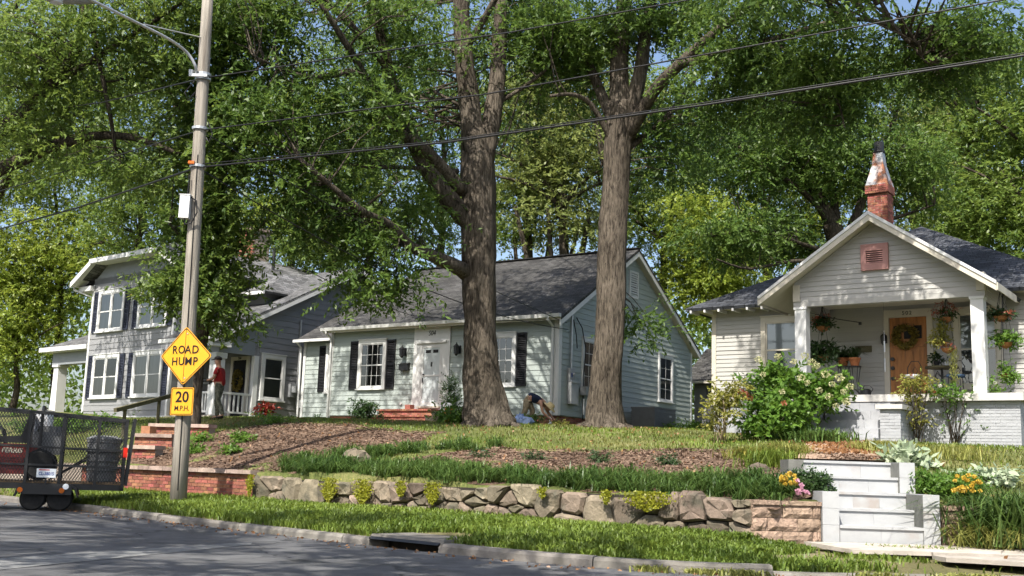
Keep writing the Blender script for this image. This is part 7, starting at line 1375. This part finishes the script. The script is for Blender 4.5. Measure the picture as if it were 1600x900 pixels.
skin('ponytail', {'a': (.55, 0, .67, .03), 'b': (.52, .03, .61, .028), 'c': (.51, .04, .54, .016)}, [('a', 'b'), ('b', 'c')], 'straw', gd); face(gd, (.665, 0, .535), (.8, 0, -.6))
# bag, leaf blower
bp_ = atY(812, 668, 32.2); bp_[2] = ht(bp_[0], bp_[1]); m = MB(); r5 = np.random.default_rng(4)
for k in range(7):
    a = [(.10, -.02), (.2, .05), (.22, .16), (.16, .26), (.07, .33), (.01, .35)]
m.lathe([(.10, -.02), (.27, .04), (.31, .15), (.25, .26), (.13, .34), (.05, .40), (.01, .42)], (0, 0, 0), 14); m.v = [(.72*x*(1.5+.3*sin(5*x))+r5.normal(0, .035), .72*y+r5.normal(0, .035), .72*z+r5.normal(0, .03)) for x, y, z in m.v]
o = m.build('plastic_bag', 'blue_bag', None, bp_, smooth=False); tag(o, 'crumpled pale blue plastic bag lying beside the gardener', 'bag')
lp_ = frame(h5)(-4.35, -2.0); lb = empty('leaf_blower', (lp_[0], lp_[1], ht(lp_[0], lp_[1]))); lb.location = atY(700, 668, 34.2); lb.location.z = ht(lb.location.x, lb.location.y); tag(lb, 'orange and white backpack leaf blower standing by the brick entrance steps', 'leaf blower')
MB().prism([(-.2, .02, .05), (.14, .02, .05), (.2, .02, .3), (.12, .02, .5), (-.1, .02, .52), (-.22, .02, .3)], (0, .26, 0)).build('engine_cover', 'orange_plastic', lb); MB().box(-.25, -.2, -.02, .3, 0, .62).box(-.26, .1, .0, .28, 0, .05).build('back_frame', 'bin_grey', lb); MB().lathe([(.05, 0), (.13, .03), (.13, .12), (.05, .15)], (-.04, .1, .54), 12).build('fuel_tank', 'white_plastic', lb); MB().tube([(.1, .0, .2), (.26, -.1, .26), (.36, -.2, .18), (.46, -.32, .06)], [.06, .055, .05, .045], 10).build('blower_tube', 'bin_grey', lb)
# ------------------------------------------------------------------ things on the porch of 502
f2 = frame(h2); FZ = O2[2]
def pfoot(x, y): q = f2(x, y); return (q[0], q[1], FZ)
def basket(label, x, z, y, r, mats, seed, trail=0.0, hang=2.3):
    q = f2(x, y, z); o = empty('hanging_basket', q, -A2); tag(o, label, 'hanging basket', 'hanging baskets on the porch'); rs_ = np.random.default_rng(seed)
    MB().lathe([(.03, -r*.75), (r*.7, -r*.45), (r, 0), (r*.92, .0)], (0, 0, 0), 14).build('coir_pot', 'coir', o); m = MB()
    for k in range(3): a = k*2.09; m.tube([(r*cos(a), r*sin(a), 0), (0, 0, hang-z-.05)], .006, 4)
    m.build('chain', 'black_metal', o)
    for mt, cx_, cz, rx_, rz_, n, L_ in mats: inst('foliage', crown_mesh('foliage', blob_points(n, (cx_, 0, cz), (rx_, r*1.0, rz_), rs_), mt, L_, L_*.4, 26, .10, .5, rs_, 4), o)
    if trail: inst('trailing_stems', np_mesh('trailing_stems', leaf_verts(np.c_[rs_.normal(.12, .05, 300), rs_.normal(-.06, .05, 300), -trail*rs_.random(300)], .09, .02, 1.5, rs=rs_), 4, 'pale_grass'), o)
basket('upper basket of coral begonias hanging left of the door', .38, 1.72, .85, .17, [('flower_red', 0, .22, .20, .12, 10, .07), ('shrub_dark', 0, .12, .26, .12, 16, .12)], 1); basket('lower basket of ferny green leaves hanging left of the door', .36, 1.02, .85, .18, [('shrub_dark', 0, .12, .34, .26, 34, .14)], 2)
basket('upper basket of red and white flowers hanging right of the door', 3.25, 1.78, .8, .15, [('flower_red', -.05, .2, .2, .14, 12, .07), ('flower_white', .0, .16, .16, .1, 5, .06), ('shrub_dark', -.02, .1, .2, .1, 8, .1), ('shrub_yellow', -.14, -.2, .12, .18, 10, .10)], 3); basket('lower basket with long trailing stems right of the door', 3.25, 1.08, .8, .15, [('shrub_yellow', -.16, .2, .16, .12, 10, .11), ('flower_red', 0, .06, .16, .05, 5, .05)], 4, trail=.8)
basket('upper basket behind the right porch column', 4.45, 1.70, .5, .16, [('shrub_dark', 0, .12, .18, .12, 12, .12), ('flower_red', .05, .05, .16, .1, 8, .06)], 5); basket('lower leafy basket behind the right porch column', 4.52, 1.12, .5, .16, [('shrub_bright', 0, .1, .24, .16, 20, .12)], 6); basket('small lowest basket of ivy behind the right porch column', 4.50, .45, .5, .13, [('shrub_bright', .08, .05, .18, .26, 26, .09)], 7)
def stand(label, x, y, h, seed, spider=False):
    o = empty('plant_stand', pfoot(x, y), -A2); tag(o, label, 'plant stand', 'plant stands on the porch')
    for k in range(4): a = pi/4+k*pi/2; MB().tube([(.2*cos(a), .2*sin(a), 0), (.09*cos(a), .09*sin(a), h*.55), (.14*cos(a), .14*sin(a), h)], .010, 5).build('leg', 'black_metal', o)
    MB().lathe([(.15, h-.01), (.15, h+.01)], (0, 0, 0), 14).lathe([(.12, h*.3), (.125, h*.31)], (0, 0, 0), 14).build('ring', 'black_metal', o)
    p = empty('potted_plant', pfoot(x, y), -A2); p.location.z += h+.012; tag(p, 'potted plant on the '+label, 'potted plant'); MB().lathe([(.09, 0), (.13, .16), (.145, .16), (.145, .2), (.12, .2)], (0, 0, 0), 14).build('pot', 'terracotta', p); rs_ = np.random.default_rng(seed)
    if spider: V, F = blades(np.c_[rs_.normal(0, .04, (140, 2)), np.full(140, .18)], .32, .018, 1.2, rs_, .6); inst('leaves', np_mesh('leaves', V, 3, 'shrub_dark', F), p)
    else: inst('leaves', crown_mesh('leaves', blob_points(16, (0, 0, .3), (.2, .2, .14), rs_), 'shrub_dark', .12, .06, 20, .1, .3, rs_, 4), p)
stand('slim black plant stand nearer the left porch column', .62, 1.55, .82, 11); stand('black tripod plant stand below the wall plaque', 1.0, 1.25, .78, 12, True)
wc = empty('watering_can', pfoot(1.32, 1.0), -A2); tag(wc, 'black watering can on the porch floor left of the door', 'watering can'); MB().lathe([(.12, 0), (.13, .02), (.12, .2), (.09, .22)], (0, 0, 0), 14).build('can_body', 'black_metal', wc); MB().tube([(-.1, 0, .08), (-.22, 0, .2), (-.3, 0, .26)], [.025, .018, .02], 8).build('spout', 'black_metal', wc); MB().tube([(.1, 0, .1), (.18, 0, .22), (.1, 0, .30), (-.02, 0, .30), (-.06, 0, .22)], .012, 6).build('handle', 'black_metal', wc)
tb = empty('bistro_table', pfoot(2.95, 1.45), -A2); tag(tb, 'round dark bistro table with scrolled legs under the porch window', 'table'); MB().lathe([(.36, .70), (.37, .72), (.36, .74)], (0, 0, 0), 24).build('table_top', 'rail_wood', tb); MB().lathe([(.03, 0), (.03, .7)], (0, 0, 0), 10).build('pedestal', 'black_metal', tb)
for k in range(3):
    a = k*2.09+.3; m = MB(); m.tube([(.03*cos(a), .03*sin(a), .5), (.22*cos(a), .22*sin(a), .62), (.3*cos(a), .3*sin(a), .5), (.24*cos(a), .24*sin(a), .44), (.2*cos(a), .2*sin(a), .5)], .009, 5).tube([(.02*cos(a), .02*sin(a), .2), (.2*cos(a), .2*sin(a), .1), (.28*cos(a), .28*sin(a), 0)], .011, 5); m.build('leg', 'black_metal', tb)
tp = empty('potted_plant', pfoot(2.85, 1.4), -A2); tp.location.z += .742; tag(tp, 'small dark potted plant on the bistro table', 'potted plant'); MB().lathe([(.05, 0), (.075, .12), (.06, .12)], (0, 0, 0), 12).build('pot', 'black_metal', tp); rs_ = np.random.default_rng(9); inst('leaves', crown_mesh('leaves', blob_points(12, (0, 0, .2), (.16, .14, .09), rs_), 'shrub_dark', .1, .05, 16, .08, .3, rs_, 4), tp)
cpn = empty('cup', pfoot(3.08, 1.35), -A2); cpn.location.z += .742; tag(cpn, 'small white cup on the bistro table', 'cup'); MB().lathe([(.035, 0), (.05, .1), (.045, .1), (.03, .01)], (0, 0, 0), 12).build('cup_body', 'white_plastic', cpn); MB().tube([(.045, 0, .08), (.075, 0, .06), (.04, 0, .03)], .006, 5).build('handle', 'white_plastic', cpn)
def stool(label, x, y, mat):
    o = empty('porch_chair', pfoot(x, y), -A2); tag(o, label, 'chair'); MB().lathe([(.02, .44), (.19, .445), (.205, .475), (.19, .51), (.02, .515)], (0, 0, 0), 18).build('cushion', mat, o)
    for k in range(4): a = pi/4+k*pi/2; MB().tube([(.17*cos(a), .17*sin(a), .44), (.2*cos(a), .2*sin(a), 0)], .011, 5).build('leg', 'black_metal', o)
    MB().tube([(-.16, .16, .44), (-.16, .2, .7), (-.08, .21, .84), (.08, .21, .84), (.16, .2, .7), (.16, .16, .44)], .010, 5).tube([(0, .2, .5), (-.06, .21, .62), (0, .21, .72), (.06, .21, .62), (0, .2, .5)], .007, 4).build('backrest', 'black_metal', o)
stool('porch chair with pale round cushion left of the bistro table', 2.45, .85, 'white_plastic'); stool('porch chair with dark blue cushion right of the bistro table', 3.35, 1.0, 'blue_cushion')
wr = empty('wreath', f2(1.98, PV-.05, 1.55), -A2); tag(wr, 'yellow-green leaf wreath hanging on the orange wood door', 'wreath'); a = np.linspace(0, 2*pi, 33); MB().tube([(.22*cos(t), -.03, .22*sin(t)) for t in a], .03, 6, False).build('hoop', 'rail_wood', wr); rs_ = np.random.default_rng(8); a = rs_.uniform(0, 2*pi, 900); rr_ = .235+rs_.normal(0, .04, 900)
inst('leaves', np_mesh('leaves', leaf_verts(np.c_[rr_*np.cos(a), -.05+rs_.normal(0, .03, 900), rr_*np.sin(a)], .09, .04, 0, rs=rs_), 4, 'wreath'), wr)
wc2 = empty('wind_chime', f2(1.98, .35, 2.05), -A2); tag(wc2, 'thin metal wind chime hanging before the front door', 'wind chime'); MB().tube([(0, 0, .25), (0, 0, -.55)], .004, 4).build('cord', 'black_metal', wc2); MB().tube([(0, 0, -.8), (0, 0, -1.05)], .02, 6).tube([(0, 0, -1.2), (0, 0, -1.5)], .016, 6).tube([(0, 0, -.55), (0, 0, -1.2)], .004, 4).build('tubes', 'galvanised', wc2)
w3 = empty('wreath', frame(h1)(-.72, -.14, 1.2), -A1); tag(w3, 'yellow leafy wreath on the dark door of the grey house', 'wreath'); a = np.linspace(0, 2*pi, 25); MB().tube([(.2*cos(t), 0, .3*sin(t)) for t in a], .03, 5, False).build('hoop', 'rail_wood', w3); a = rs_.uniform(0, 2*pi, 500); inst('leaves', np_mesh('leaves', leaf_verts(np.c_[.22*np.cos(a)+rs_.normal(0, .05, 500), -.03+rs_.normal(0, .03, 500), .34*np.sin(a)+rs_.normal(0, .05, 500)], .11, .05, 0, rs=rs_), 4, 'wreath'), w3)
